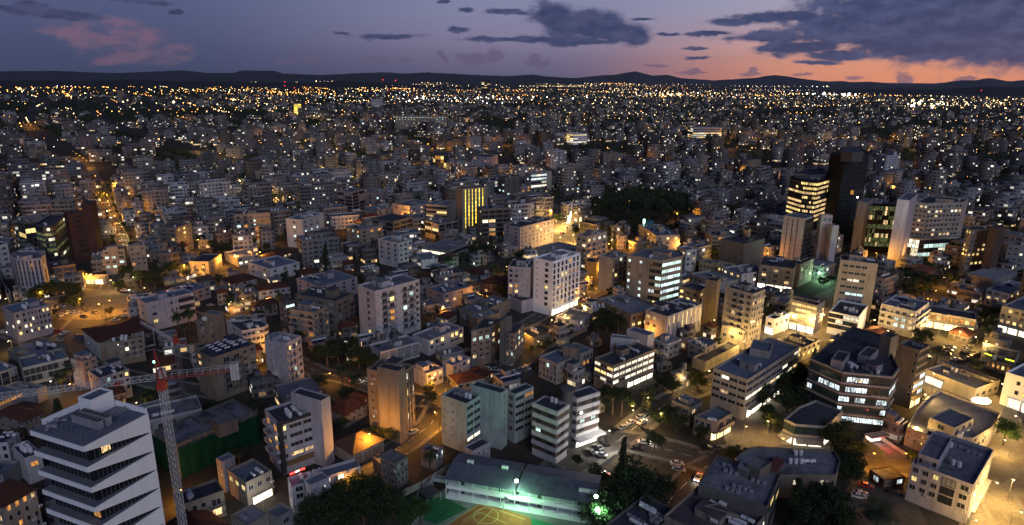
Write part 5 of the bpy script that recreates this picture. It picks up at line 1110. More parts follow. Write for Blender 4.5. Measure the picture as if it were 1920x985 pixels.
bld('apartment_building','grey flats with dark tiled top and balcony column','building','stone',['A4 890 285','A4 985 290','A4 1070 262'],19.,'b2','w3',lit=.08,pal=('gold',),fh=3.1,g=3.,hut=None,stuff=1,roof='purple')
bld('apartment_building','clean white flats with square dark windows and lit ground floor right of the tan ones','building','white',['A4 1628 228','A4 1690 245','A4 1810 205'],21.,'w1','w3@.8,x@.2',lit=.2,pal=('cool','white'),fh=3.2,g=3.4,hut=(.6,.4,4,4,2.6),stuff=1,roof='blue')
bld('apartment_building','long pink grey flats in front of the tall cypress','building','mauve',['A4 1630 580','A4 1790 620','A4 2000 565'],10.,'w3','w4',lit=.05,fh=3.,g=2.,hut=(.4,.6,5,4,3.),stuff=4,roof='blue')
bld('apartment_building','low tan flats with cluttered roof above the white lettered office','building','pink',['A4 955 625','A4 1060 650','A4 1200 620'],7.,'w2','w3',lit=.1,hut=None,stuff=4,roof='blue',g=1.)
# --- upper centre
bld('office_building','office with seven yellow lit window strips behind a dark slab','building','beige',['G5 55 450','G5 110 465','G5 305 450'],'A5 680 345','x','x@.05,v6@.82,x@.13',lit=1.,pal=('yellow',),fh=3.2,g=7,hut=None,stuff=1,roof='dark')
bld('office_building','grey office with balconied right face and a row of roof screens','building','stone',['G5 110 615','G5 260 625','G5 475 612'],'G5 240 905','w2','l4',lit=.14,pal=('white','orange','warm'),fh=3.2,g=3.2,hut=(.5,.5,9,4,1.6),stuff=1,roof='blue')
bld('apartment_building','long grey block with vertical window pairs and white top corner','building','mauve',['G5 452 735','G5 555 765','G5 815 700'],'G5 550 955','w2','t9',lit=.12,pal=('white','cool'),fh=3.2,g=3.,hut=(.5,.7,6,4,2.6),stuff=5,roof='dark')
bld('office_building','sloping fronted office like a cut pyramid in the middle distance','building','mauve',['G5 205 215','G5 330 225','G5 385 205'],22.,'w5','x',lit=.06,pal=('orange',),fh=3.2,g=2,hut=None,stuff=0,roof='dark')
rr,pp,hh=BL[-1]; d=(pp[1]-pp[0]).normalized(); n_=Vector((d.y,-d.x)); a=pp[0]-rr.location.xy; b=MB()
q0=a-n_*.0; q1=a-n_*(-0)+(pp[3]-pp[0]); b.v+=[(q0.x,q0.y,0),(q0.x-d.x*9,q0.y-d.y*9,0),(q0.x,q0.y,hh-.2),(q1.x,q1.y,0),(q1.x-d.x*9,q1.y-d.y*9,0),(q1.x,q1.y,hh-.2)]; b.f+=[(0,1,2)[::-1],(3,4,5),(1,4,5,2)[::-1],(0,3,4,1)]; b.m+=[0]*4
obj('sloping_wall',b.mesh('sloping_wall',[wall('mauve')]),rr)
bld('office_building','white office with leaning pier and bright white office floors','building','cream',['G5 600 340','G5 640 350','G5 800 335'],'G5 700 520','w1','R3@.75,x@.25',lit=.6,pal=('ice','white'),fh=3.6,g=3.6,hut=None,stuff=2,roof='grey',shop=[(1,0,.8,3.,SHOP)])
bld('office_building','low office with warm lit windows left of the leaning pier','building','cream',['G5 490 290','G5 540 305','G5 665 295'],19.,'w2','w5',lit=.4,pal=('gold','white'),fh=3.3,g=3.,hut=(.6,.5,8,5,2),stuff=1,roof='grey')
bld('apartment_building','dark banded flats between the yellow strips and the pink flats','building','stone',['G5 370 370','G5 440 380','G5 545 370'],'G5 400 590','b2','b2',lit=.1,pal=('orange','cool'),fh=3.1,g=3.,hut=None,stuff=1,roof='dark')
bld('apartment_building','pinkish flats with balcony front right of the dark banded ones','building','pink',['G5 500 440','G5 560 450','G5 640 440'],15.,'b2','b2',lit=.1,pal=('orange',),fh=3.1,g=3.,hut=(.5,.5,4,4,2),stuff=1,roof='grey')
bld('apartment_building','square flats with lit pairs of windows right of the leaning pier office','building','stone',['G5 845 450','G5 900 460','G5 1020 450'],13.,'w2','w3',lit=.25,pal=('cool','white'),fh=3.1,g=3.,hut=None,stuff=2,roof='dark')
bld('apartment_building','warm lit white house at the head of the glowing square','building','white',['G5 870 575','G5 920 590','G5 1020 580'],11.,'w2','w3',lit=.1,fh=3.1,g=2.,hut=(.4,.5,4,4,2),stuff=1,roof='blue')
bld('apartment_building','brown flats with dark bays at the left of the yellow strips','building','pink',['A5 5 75','A5 60 90','A5 130 72'],22.,'l2','l2',lit=.03,fh=3.1,g=3.,hut=None,stuff=2,roof='grey')
bld('apartment_building','pink rendered flats with a flat roof beside the brown bays','building','pink',['A5 130 80','A5 180 95','A5 262 75'],17.,'b2','b2',lit=.1,hut=(.5,.5,4,4,2),stuff=2,roof='grey',pal=('orange','cool'))
bld('apartment_building','mauve flats with long white balconies left of the yellow strips','building','mauve',['A5 295 150','A5 385 170','A5 510 145'],15.,'B2','b3',lit=.05,hut=(.5,.5,5,4,2),stuff=3,roof='grey',pal=('warm',))
bld('office_building','office with warm lit second floor and pale roof left of the dark slab','building','cream',['A5 490 150','A5 590 165','A5 640 140'],15.5,'R2','x',lit=.5,pal=('gold',),hut=(.5,.5,4,4,2.5),stuff=1,roof='blue',fh=3.6)
bld('apartment_building','tan flats with loggia rows below the warm lit office','building','beige',['A5 465 250','A5 545 270','A5 655 250'],13.,'l2','l3',lit=.04,hut=(.2,.6,4,4,2.2),stuff=3,roof='grey')
bld('hall','low dark hall with a long warm lit window strip','hall','grey',['A5 455 395','A5 590 420','A5 712 375'],7.,'R4','R3',lit=.9,pal=('gold','white'),g=2.6,fh=3.,hut=None,stuff=2,roof='grey')
bld('apartment_building','open dark roof pavilion flats with thin posts','building','stone',['A5 165 235','A5 290 255','A5 385 225'],15.,'l3','l3',lit=.02,hut=None,stuff=0,roof='dark')
bld('apartment_building','pale flats with lit windows left of the small white tower block','building','beige',['A5 25 280','A5 105 300','A5 232 275'],14.,'w3','B3',lit=.35,pal=('cool','orange','gold'),hut=(.4,.7,6,5,3),stuff=3,roof='grey')
bld('apartment_building','small white tower block with stepped roof rooms','building','white',['A5 205 350','A5 320 375','A5 410 358'],17.,'w3','w3',lit=.2,pal=('gold','warm'),hut=(.5,.6,6,4,3.4),stuff=2,roof='grey')
bld('house','low white shop with glowing forecourt beneath the palm','shop','white',['A5 415 430','A5 450 470','A5 520 445'],6.,'x','s3',hut=None,stuff=1,roof='blue',lit=.2,pal=('cool',))
bld('shelter','pale canopy over a brightly lit car wash','shelter','bright',['A5 455 510','A5 560 530','A5 600 500'],3.6,None,None,hut=None,stuff=0,roof='pale',z0=3.2,cap=.1)
bld('house','long flat roof building behind the glowing car wash','house','grey',['A5 130 175','A5 200 190','A5 262 178'],9.,'w2','w2',hut=None,stuff=1,roof='blue')
# --- far landmarks
bld('office_tower','lone dark skyscraper standing above the far suburbs','tower','dgrey',[(903,186)],104.,'x','g3',lit=.1,fh=4,g=4,hut=None,stuff=0,roof='dark',sz=(46,40,.1))
bld('apartment_tower','pale high rise flats in front of the northern lights strip','tower','white',[(697,204)],34.,'b2','b4',lit=.06,fh=3.2,g=3,hut=(.5,.5,6,6,3),stuff=0,roof='grey',sz=(42,24,.3))
bld('office_tower','golden lit tower glowing among the far left lights','tower','yellow',[(552,217)],36.,'l1','l2',lit=1.,pal=('gold','yellow'),fh=4,g=3,hut=None,stuff=0,roof='dark',sz=(22,20,.2))
bld('apartment_tower','tan far tower left of the dotted white one','tower','tan',[(222,192)],48.,'w3','x',lit=.4,pal=('cool','gold'),fh=3.4,g=3,hut=None,stuff=0,roof='dark',sz=(26,40,.5))
bld('office_building','long white office with a deep lit recess in the far middle','building','beige',[(742,242)],30.,'R4','w18',lit=.22,pal=('gold','cool'),fh=4.4,g=3,hut=None,stuff=0,roof='pale',sz=(120,34,.12))
bld('office_building','round drum office with two lit rings at the end of the avenue','building','dgrey',[(812,289),(820,291),(832,291.5),(841,289),(838,285),(816,285)],26.,faces=[(0,'g2'),(1,'g2'),(2,'g2')],lit=.4,pal=('gold','orange'),fh=5,g=3,hut=None,stuff=0,roof='dark')
bld('office_building','white building with glowing zigzag stairs beyond the dark wood','building','bright',[(1075,272)],20.,'l2','r3',lit=.9,pal=('gold','white'),fh=3.3,g=3,hut=None,stuff=0,roof='grey',sz=(30,24,.5))
bld('apartment_tower','white slab with tiny lit windows right of the black towers','tower','white',[(1655,336)],30.,'w2','w5',lit=.25,pal=('gold','white'),fh=3.3,g=3,hut=(.6,.7,8,5,5),stuff=0,roof='grey',sz=(22,16,.25))
bld('office_building','ochre curved block lit from the street in the far right middle','building','tan',[(1130,318)],22.,'w3','w3',lit=.2,pal=('gold',),fh=3.2,g=3,hut=(.5,.5,5,5,3),stuff=0,roof='grey',sz=(28,18,.2))
bld('office_building','wide white office with three bright window bands far right','building','white',[(1298,262)],24.,'R2','R5',lit=.8,pal=('gold','white'),fh=4.4,g=3,hut=None,stuff=0,roof='grey',sz=(62,26,.15))
for a_ in ANG:
    if a_[0]<62 or a_[0]>118 or a_[1]<6 or a_[2]<5 or max(a_[1],a_[2])>70: print('ANG',a_)
# ================================================================== trees
random.seed(11)
LEAF={k:material('leaves_'+k,lambda N,c=c:prin(N,N.mix(N.noise(geo(N),.9,3,.6)[0],rgba([v*.45 for v in c]),rgba([v*1.5 for v in c])),.8,.15)) for k,c in
 {'dark':(.030,.045,.020),'olive':(.050,.058,.028),'green':(.045,.085,.025),'palm':(.045,.058,.028)}.items()}
BARK=flecked('bark',(.10,.075,.055),(.05,.04,.03),2.)
def leafquad(b,c,s_,rnd,up=.3):
    n=Vector((rnd.gauss(0,1),rnd.gauss(0,1),rnd.gauss(up,1))).normalized(); t=n.orthogonal().normalized(); t=Matrix.Rotation(rnd.uniform(0,6.28),3,n)@t; u=n.cross(t)
    w_=s_*rnd.uniform(.35,.6)
    b.quad(c-t*s_*.5,c-u*w_*.5+t*.05*s_,c+t*s_*.5,c+u*w_*.5+t*.05*s_)
def crown_mesh(kind,seed,n=2600,ls=.62,mat='dark'):
    rnd=random.Random(seed); b=MB(); subs=[]
    if kind=='broad':   # unit: height 10, radius 4.5
        for i in range(15):
            a=rnd.uniform(0,6.28); r=rnd.uniform(.8,3.2); subs.append((Vector((math.cos(a)*r,math.sin(a)*r,rnd.uniform(3.8,8.2)-r*.35)),rnd.uniform(1.1,2.1)))
    elif kind=='umbrella':
        for i in range(16):
            a=rnd.uniform(0,6.28); r=rnd.uniform(.3,4.4); subs.append((Vector((math.cos(a)*r,math.sin(a)*r,rnd.uniform(7.2,8.6)-r*.22)),rnd.uniform(1.0,1.5)))
    elif kind=='cypress':
        for i in range(14): z=.8+i*.66; subs.append((Vector((rnd.uniform(-.2,.2),rnd.uniform(-.2,.2),z)),(1.25-abs(z-3.4)*.13)*rnd.uniform(.8,1.05)))
    for i in range(n):
        c,r=rnd.choice(subs); d=Vector((rnd.gauss(0,1),rnd.gauss(0,1),rnd.gauss(.15,1))).normalized(); k=rnd.random()**.45
        p=c+Vector((d.x,d.y,d.z*.8))*r*k*rnd.uniform(.9,1.12)
        leafquad(b,p,ls*rnd.uniform(.6,1.25),rnd)
    return b.mesh('crown',[LEAF[mat]])
def trunk_mesh(kind,seed):
    rnd=random.Random(seed); b=MB()
    if kind=='cypress': b.cyl((0,0,-.2),(0,0,7),.22,.06,7); return b.mesh('trunk',[BARK])
    ht=4.2 if kind=='broad' else 6.6
    b.cyl((0,0,-.2),(.1,.05,ht),.32,.2,8)
    for i in range(6):
        a=i*1.05+rnd.uniform(-.3,.3); r=rnd.uniform(1.6,2.8); b.cyl((.1,.05,ht*rnd.uniform(.7,1.)),(math.cos(a)*r,math.sin(a)*r,ht+rnd.uniform(1.2,2.6)),.14,.04,5)
    return b.mesh('trunk',[BARK])
def palm_meshes(seed):
    rnd=random.Random(seed); b=MB()
    for i in range(30):
        a=i*2.399+rnd.uniform(-.2,.2); e0=rnd.uniform(-.35,1.25); L=rnd.uniform(2.6,3.4); pts=[]; p=Vector((0,0,8.0)); e=e0
        for k in range(8):
            pts.append(p.copy()); p=p+Vector((math.cos(a)*math.cos(e),math.sin(a)*math.cos(e),math.sin(e)))*(L/7); e-=.23
        sd=Vector((-math.sin(a),math.cos(a),0))
        for k in range(7):
            for s_ in(-1,1):
                for q in range(3):
                    t=(k+q/3)/7; c=pts[k].lerp(pts[k+1],q/3); w_=.62*math.sin(max(.15,min(1,t*1.1+.12))*2.6)+.1; f=(pts[k+1]-pts[k]).normalized()
                    b.quad(c,c+f*.10,c+sd*s_*w_+f*.30+Vector((0,0,-.28*w_)),c+sd*s_*w_*.98+f*.22+Vector((0,0,-.30*w_)))
    cr=b.mesh('crown',[LEAF['palm']]); b=MB(); b.cyl((0,0,-.2),(.1,0,4),.26,.2,8); b.cyl((.1,0,4),(0,0,8.0),.2,.17,8); b.cyl((0,0,7.5),(0,0,8.2),.3,.35,8)
    return cr,b.mesh('trunk',[BARK])
def bare_meshes(seed):
    rnd=random.Random(seed); b=MB(); tw=MB(); tw2=MB()
    def br(m_,p,d,L,r,dep):
        q=p+d*L; m_.cyl(p,q,r,r*.6,5 if dep<3 else 3,0,False)
        if dep<5:
            for i in range(3): br(b if dep>=0 and dep<1 else tw,q,(d+Vector((rnd.gauss(0,.5),rnd.gauss(0,.5),rnd.gauss(.12,.3)))).normalized(),L*.72,r*.6,dep+1)
    br(tw2,Vector((0,0,-.1)),Vector((0,0,1)),2.6,.2,0)
    return (tw.mesh('crown',[BARK]),tw2.mesh('trunk',[BARK]))
TP={'broad':[(crown_mesh('broad',s,2600),trunk_mesh('broad',s)) for s in(1,2,3)],'green':[(crown_mesh('broad',4,2600,.6,'green'),trunk_mesh('broad',4))],
 'olive':[(crown_mesh('broad',6,2400,.6,'olive'),trunk_mesh('broad',6))],
 'umbrella':[(crown_mesh('umbrella',5,2600,.6),trunk_mesh('umbrella',5))],'cypress':[(crown_mesh('cypress',7,1800,.5),trunk_mesh('cypress',7)),(crown_mesh('cypress',8,1800,.5),trunk_mesh('cypress',8))],
 'palm':[palm_meshes(9),palm_meshes(10)],'bare':[bare_meshes(12)]}
TNAME={'broad':('tree','dark leafy tree'),'green':('tree','light green leafy tree'),'olive':('tree','olive green tree'),'umbrella':('pine_tree','broad flat topped pine'),'cypress':('cypress_tree','narrow dark cypress'),'palm':('palm_tree','palm'),'bare':('bare_tree','leafless tree')}
ANCH=[((160,870),'the white wedge tower'),((385,800),'the green netted block'),((570,800),'the charcoal cornered offices'),((740,750),'the beige pilaster slab'),((920,780),'the pale green block'),((1060,800),'the white striped block'),
 ((980,900),'the long school'),((1400,720),'the long white office'),((1600,720),'the dark glass office'),((1830,880),'the mauve corner block'),((1500,800),'the awning cafe'),((1440,590),'the peeling white flats'),
 ((1600,560),'the ribbon window office'),((1800,620),'the golden arcade'),((1515,450),'the white emblem tower'),((1690,440),'the black glass slab'),((1760,420),'the stepped white hotel'),((1800,470),'the rounded brick block'),
 ((1230,500),'the broad grey office'),((1040,530),'the white grid flats'),((735,570),'the bay window flats'),((910,430),'the grey balconied office'),((890,380),'the yellow strip office'),((1000,430),'the long grey block'),
 ((575,440),'the clean white flats'),((450,420),'the wide tan flats'),((150,420),'the brick tower'),((50,510),'the curved white office'),((315,590),'the lettered white office'),((50,600),'the square windowed office'),
 ((430,690),'the solar heater flats'),((540,670),'the five storey mauve flats'),((930,630),'the dark concrete flats'),((1060,640),'the cream grid office'),((1160,660),'the brown banded office'),((1110,470),'the warm lit cream flats'),
 ((1240,440),'the green sign block'),((1370,460),'the windowless concrete block'),((200,650),'the red tiled hall'),((1525,370),'the warm lit black tower'),((1595,350),'the darkest black tower'),((890,315),'the sloping fronted office'),
 ((825,300),'the round drum office'),((1140,285),'the dark wood'),((1030,370),'the leaning pier office'),((650,360),'the brown bay flats'),((310,440),'the dark tiled flats'),((1800,860),'the cream arcade roof'),((300,750),'the tower crane'),
 ((840,480),'the glowing car wash'),((1200,400),'the cypress park'),((1640,350),'the white dotted slab'),((560,205),'the golden far tower'),((790,220),'the long far office'),((700,200),'the pale high rise'),((1320,245),'the wide far office')]
def where(px,py):
    best=min(ANCH,key=lambda a:math.hypot((a[0][0]-px),(a[0][1]-py)*1.6)); dx=px-best[0][0]; dy=(py-best[0][1])*1.6
    if abs(dx)>abs(dy): rel='left of' if dx<0 else 'right of'
    else: rel='behind' if dy<0 else 'in front of'
    return rel+' '+best[1]
PEND=[]   # (object, base label, cat, group, px)
def pend(o,base,cat,group,px): o['category']=cat; PEND.append([o,base,cat,group,px])
ORD=['','second','third','fourth','fifth','sixth','seventh','eighth','ninth','tenth']
def resolve():
    d={}
    for p in PEND: p[1]=p[1].replace('-storey','-floor')
    for p in PEND: d.setdefault(p[1],[]).append(p)
    for k,l in d.items():
        n=len(l)
        if n==1: l[0][0]['label']=k
        else:
            l.sort(key=lambda t:t[4][0])
            for i,p in enumerate(l):
                if n==2: s='the '+('leftmost','rightmost')[i]+' of two'
                elif i==0: s='the leftmost of %d'%n
                elif i==n-1: s='the rightmost of %d'%n
                elif i==(n-1)/2: s='the middle one of %d'%n
                elif i<n/2 and i<10: s=ORD[i]+' of %d from left'%n
                elif n-1-i<10: s=ORD[n-1-i]+' of %d from right'%n
                else: s='number %d of %d from left'%(i+1,n)
                p[0]['label']=k+', '+s.replace('the leftmost','leftmost').replace('the rightmost','rightmost').replace('the middle one','middle')
        for p in l:
            if p[3]: p[0]['group']=p[3]
def tree(kind,pos,h,desc=None,group='trees among the buildings',wide=1.,px=None):
    cr,tr=random.choice(TP[kind]); nm,d0=TNAME[kind]
    s_=h/10.; sw=s_*wide*U(.9,1.1)
    root=bpy.data.objects.new(nm,None); COL.objects.link(root); root.location=(pos[0],pos[1],0); root.rotation_euler=(0,0,U(0,6.28)); root.scale=(sw,sw*U(.9,1.1),s_)
    obj('crown',cr,root); obj('trunk',tr,root)
    q=proj((pos[0],pos[1],h*.6)); 
    pend(root,(desc or (('tall ' if h>13 else 'small ' if h<7 else '')+d0))+' '+where(q[0],q[1]),'tree',group,q); return root
TREES=[]
def tp(kind,s,h,wide=1.,desc=None):
    q_=PX(s)
    if kind=='broad' and q_[0]<770 and q_[1]>880: h*=U(.7,1.1); wide*=U(.8,1.05)
    elif 1400<q_[0]<1620 and 680<q_[1]<900: h*=1.18; wide*=1.12
    c=P(s,h*(.62 if kind!='palm' else .8)); TREES.append((c.x,c.y)); return tree(kind,c,h,desc,'trees among the buildings',wide)
for k,s,h,w_ in [('broad',(75,540),13,1.1),('broad',(105,535),14,1.2),('broad',(130,540),14,1.1),('broad',(140,560),10,1.),('broad',(62,552),9,1.),('olive',(152,512),8,1),
 ('broad',(222,531),8,1.1),('broad',(236,505),11,1.1),('broad',(262,515),11,1.2),('broad',(288,520),11,1.2),('broad',(300,505),9,1),('broad',(322,498),11,1.1),('olive',(345,500),9,1),('cypress',(343,465),13,1),
 ('broad',(375,445),10,1.1),('broad',(395,455),9,1),('broad',(440,452),7,1.2),('broad',(470,455),7,1.2),('broad',(500,460),7,1.2),('olive',(530,445),9,1),('cypress',(610,478),20,1.2),('broad',(587,505),9,1.1),('broad',(560,510),8,1.),('broad',(535,515),8,1.),
 ('broad',(612,655),13,1.2),('broad',(632,648),12,1.1),('broad',(655,640),10,1.),('broad',(672,660),12,1.2),('broad',(690,668),11,1.1),('palm',(666,705),11,1.2),('palm',(640,690),11,1.1),('broad',(705,655),8,1.),
 ('broad',(690,470),10,1.2),('cypress',(920,455),15,1.4),('broad',(905,462),13,1),('broad',(888,468),10,1.1),('broad',(868,478),9,1.),('palm',(841,484),11,1.5),('cypress',(935,452),12,1.3),
 ('broad',(1138,590),14,1.25),('broad',(1160,600),12,1.1),('broad',(1122,602),10,1.),('palm',(1024,640),7,1.7),('bare',(1102,640),8,1.2),('olive',(975,640),6,1.),
 ('broad',(1195,890),15,1.4),('broad',(1215,905),13,1.3),('broad',(1175,905),13,1.2),('broad',(1150,940),12,1.3),('broad',(1135,955),10,1.2),('broad',(1180,940),12,1.3),('broad',(1205,935),11,1.1),('cypress',(1169,845),13.5,1.1),('broad',(1083,860),5,1.),('olive',(1117,876),5,1.),('bare',(1100,845),8,.8),
 ('olive',(1112,960),9,1.1),('olive',(1145,975),9,1.1),
 ('broad',(1229,819),9,1.),('umbrella',(1150,745),11.5,1.25),('umbrella',(1167,750),11,1.),('broad',(1213,738),9,1.),('olive',(1213,758),6,1.),('broad',(1246,712),9,1.1),('broad',(1262,716),9,1.),
 ('broad',(1318,808),7.5,.9),('broad',(1240,780),8,1.2),('broad',(1270,785),9,1.1),('broad',(1256,770),8,1.),('broad',(1309,710),9,1.1),('broad',(1285,690),9,1.1),
 ('broad',(1432,735),10,1.1),('broad',(1468,712),11,1.1),('broad',(1490,700),11,1.2),('broad',(1505,695),10,1.),('broad',(1478,740),10,1.1),('broad',(1500,735),10,1.1),('broad',(1452,780),8,.9),('broad',(1440,765),7,.9),
 ('broad',(1578,805),10,1.1),('broad',(1562,815),8,1.),('broad',(1590,850),9,1.1),('broad',(1600,835),7,1.),('cypress',(1497,925),13,1.5),('cypress',(1488,950),12,1.4),('broad',(1540,925),12,1.1),('broad',(1558,940),13,1.3),('broad',(1535,960),12,1.2),('broad',(1592,870),9,1.),('broad',(1580,985),12,1.),
 ('green',(1888,802),11,1.1),('palm',(1648,955),10,1.9),('broad',(1610,862),8,1.),('broad',(1600,880),8,1.),('broad',(1716,853),6.5,1.),('broad',(1378,845),6,1.2),('broad',(1365,858),6,1.1),('broad',(1398,848),5,1.),('broad',(1345,872),5,1.),
 ('broad',(1734,622),9,1.1),('broad',(1722,632),8,1.),('palm',(1759,655),10,1.5),('palm',(1832,680),10,1.5),('broad',(1850,590),9,1.),('broad',(1862,600),9,1.),('broad',(1855,618),8,1.),('broad',(1868,580),9,1.),
 ('broad',(1700,508),12,1.3),('broad',(1722,518),13,1.3),('broad',(1745,520),12,1.3),('broad',(1710,530),12,1.2),('broad',(1735,535),10,1.2),('green',(1728,494),8,1.1),('green',(1746,497),8,1.1),('broad',(1765,500),8,1.),('broad',(1790,520),9,1.1),('broad',(1808,528),9,1.1),
 ('green',(1020,388),10,1.1),('green',(1035,395),10,1.1),('broad',(1045,405),10,1.),('broad',(1008,378),9,1.),('olive',(870,345),9,1.2),('olive',(885,340),9,1.1),('olive',(1150,430),8,1.1),('olive',(1182,445),8,1.1),
 ('broad',(690,905),13,1.3),('broad',(660,915),13,1.2),('broad',(715,930),13,1.3),('broad',(640,940),12,1.3),('broad',(610,925),12,1.2),('broad',(600,950),12,1.2),('broad',(680,945),13,1.3),('broad',(575,955),10,1.1),('broad',(710,960),12,1.2),('broad',(650,970),12,1.2),('broad',(740,945),10,1.),
 ('green',(772,945),8,1.),('green',(788,955),8,1.),('green',(765,965),7,1.),('palm',(806,852),9,1.1),('bare',(770,842),7,.9),('bare',(766,850),6,.9),('olive',(732,812),7,1.),('olive',(715,808),6,1.),('broad',(700,805),5,1.),
 ('palm',(352,585),13,1.1),('palm',(330,592),12,1.1),('palm',(344,612),9,.9),('palm',(111,705),10,1.4),('palm',(127,690),12,1.),('cypress',(107,765),10,1.6),('palm',(447,845),7,1.6),('palm',(478,752),7,1.7),
 ('broad',(545,618),8,1.2),('broad',(560,625),8,1.1),('palm',(505,575),9,1.),('broad',(865,650),5,1.),('broad',(763,682),5,1.1),('palm',(803,590),8,1.1),('broad',(860,590),5,1.),('olive',(805,725),8,.8),('broad',(812,740),6,.8),
 ('broad',(285,740),8,1.1),('broad',(440,770),7,1.2),('broad',(395,760),7,1.),('broad',(640,790),7,1.),('broad',(650,735),8,1.1),('broad',(480,800),6,1.),('broad',(490,615),7,1.),('broad',(430,560),7,1.),('olive',(205,580),6,1.),('broad',(235,600),5,1.2),('bare',(215,610),6,1.),('bare',(195,590),7,.8),
 ('broad',(1480,660),7,1.),('broad',(1540,525),8,1.1),('broad',(1560,520),7,1.),('olive',(1340,470),8,1.),('broad',(1400,440),9,1.)]:
    tp(k,s,h,w_)
for t in range(16):
    for sd in(-1,1):
        y_=350+t*12; x_=np.interp(y_,[312,352,398,446,470,548],[168,190,205,228,232,200])+sd*(9+ (y_-300)*.05)+U(-2,2)
        if y_<470: tp('broad',(x_,y_-3),U(5,7),.9)
# the cypress park in the middle distance
for i in range(46):
    px=U(1108,1296);py=U(372,452)
    if abs(px-1240)<45 and 405<py: continue
    k=random.choice(('cypress','cypress','broad','broad','umbrella')); h=U(11,19) if k=='cypress' else U(8,13); tp(k,(px,py),h,U(.9,1.3))
# ================================================================== in-fill city
UVC=3.2
class City:
    def __init__(s): s.v=[];s.f=[];s.uv=[];s.m=[];s.c=[]
    def box(s,cx,cy,rz,w_,d,z0,z1,tint,seed,wm=0,rm=1,roofz=None):
        c,sn=math.cos(rz),math.sin(rz); q=[(-w_/2,-d/2),(w_/2,-d/2),(w_/2,d/2),(-w_/2,d/2)]; q=[(cx+a*c-b*sn,cy+a*sn+b*c) for a,b in q]
        b=len(s.v); s.v+=[(x,y,z0) for x,y in q]+[(x,y,z1) for x,y in q]; ln=[w_,d,w_,d]; u=seed*37.
        for i in range(4):
            j=(i+1)%4; s.f.append((b+i,b+j,b+4+j,b+4+i)); n=max(1,round(ln[i]/UVC)); L=n*UVC; s.uv+=[(u,z0),(u+L,z0),(u+L,z1),(u,z1)]; u+=L; s.m.append(wm); s.c+=[(*tint,seed)]*4
        s.f.append((b+4,b+5,b+6,b+7)); s.uv+=[(0,0)]*4; s.m.append(rm); s.c+=[(*tint,seed)]*4
    def mesh(s,name,mats):
        me=bpy.data.meshes.new(name); V=np.array(s.v,np.float32); Fa=np.array(s.f,np.int32)
        me.vertices.add(len(V)); me.vertices.foreach_set('co',V.ravel()); me.loops.add(Fa.size); me.loops.foreach_set('vertex_index',Fa.ravel())
        me.polygons.add(len(Fa)); me.polygons.foreach_set('loop_start',np.arange(0,Fa.size,4,dtype=np.int32)); me.polygons.foreach_set('loop_total',np.full(len(Fa),4,np.int32))
        me.polygons.foreach_set('material_index',np.array(s.m,np.int32))
        uv=me.uv_layers.new(name='UVMap'); uv.data.foreach_set('uv',np.array(s.uv,np.float32).ravel())
        at=me.color_attributes.new('tint','FLOAT_COLOR','CORNER'); at.data.foreach_set('color',np.array(s.c,np.float32).ravel())
        for m_ in mats: me.materials.append(m_)
        me.update(); me.validate(); return me
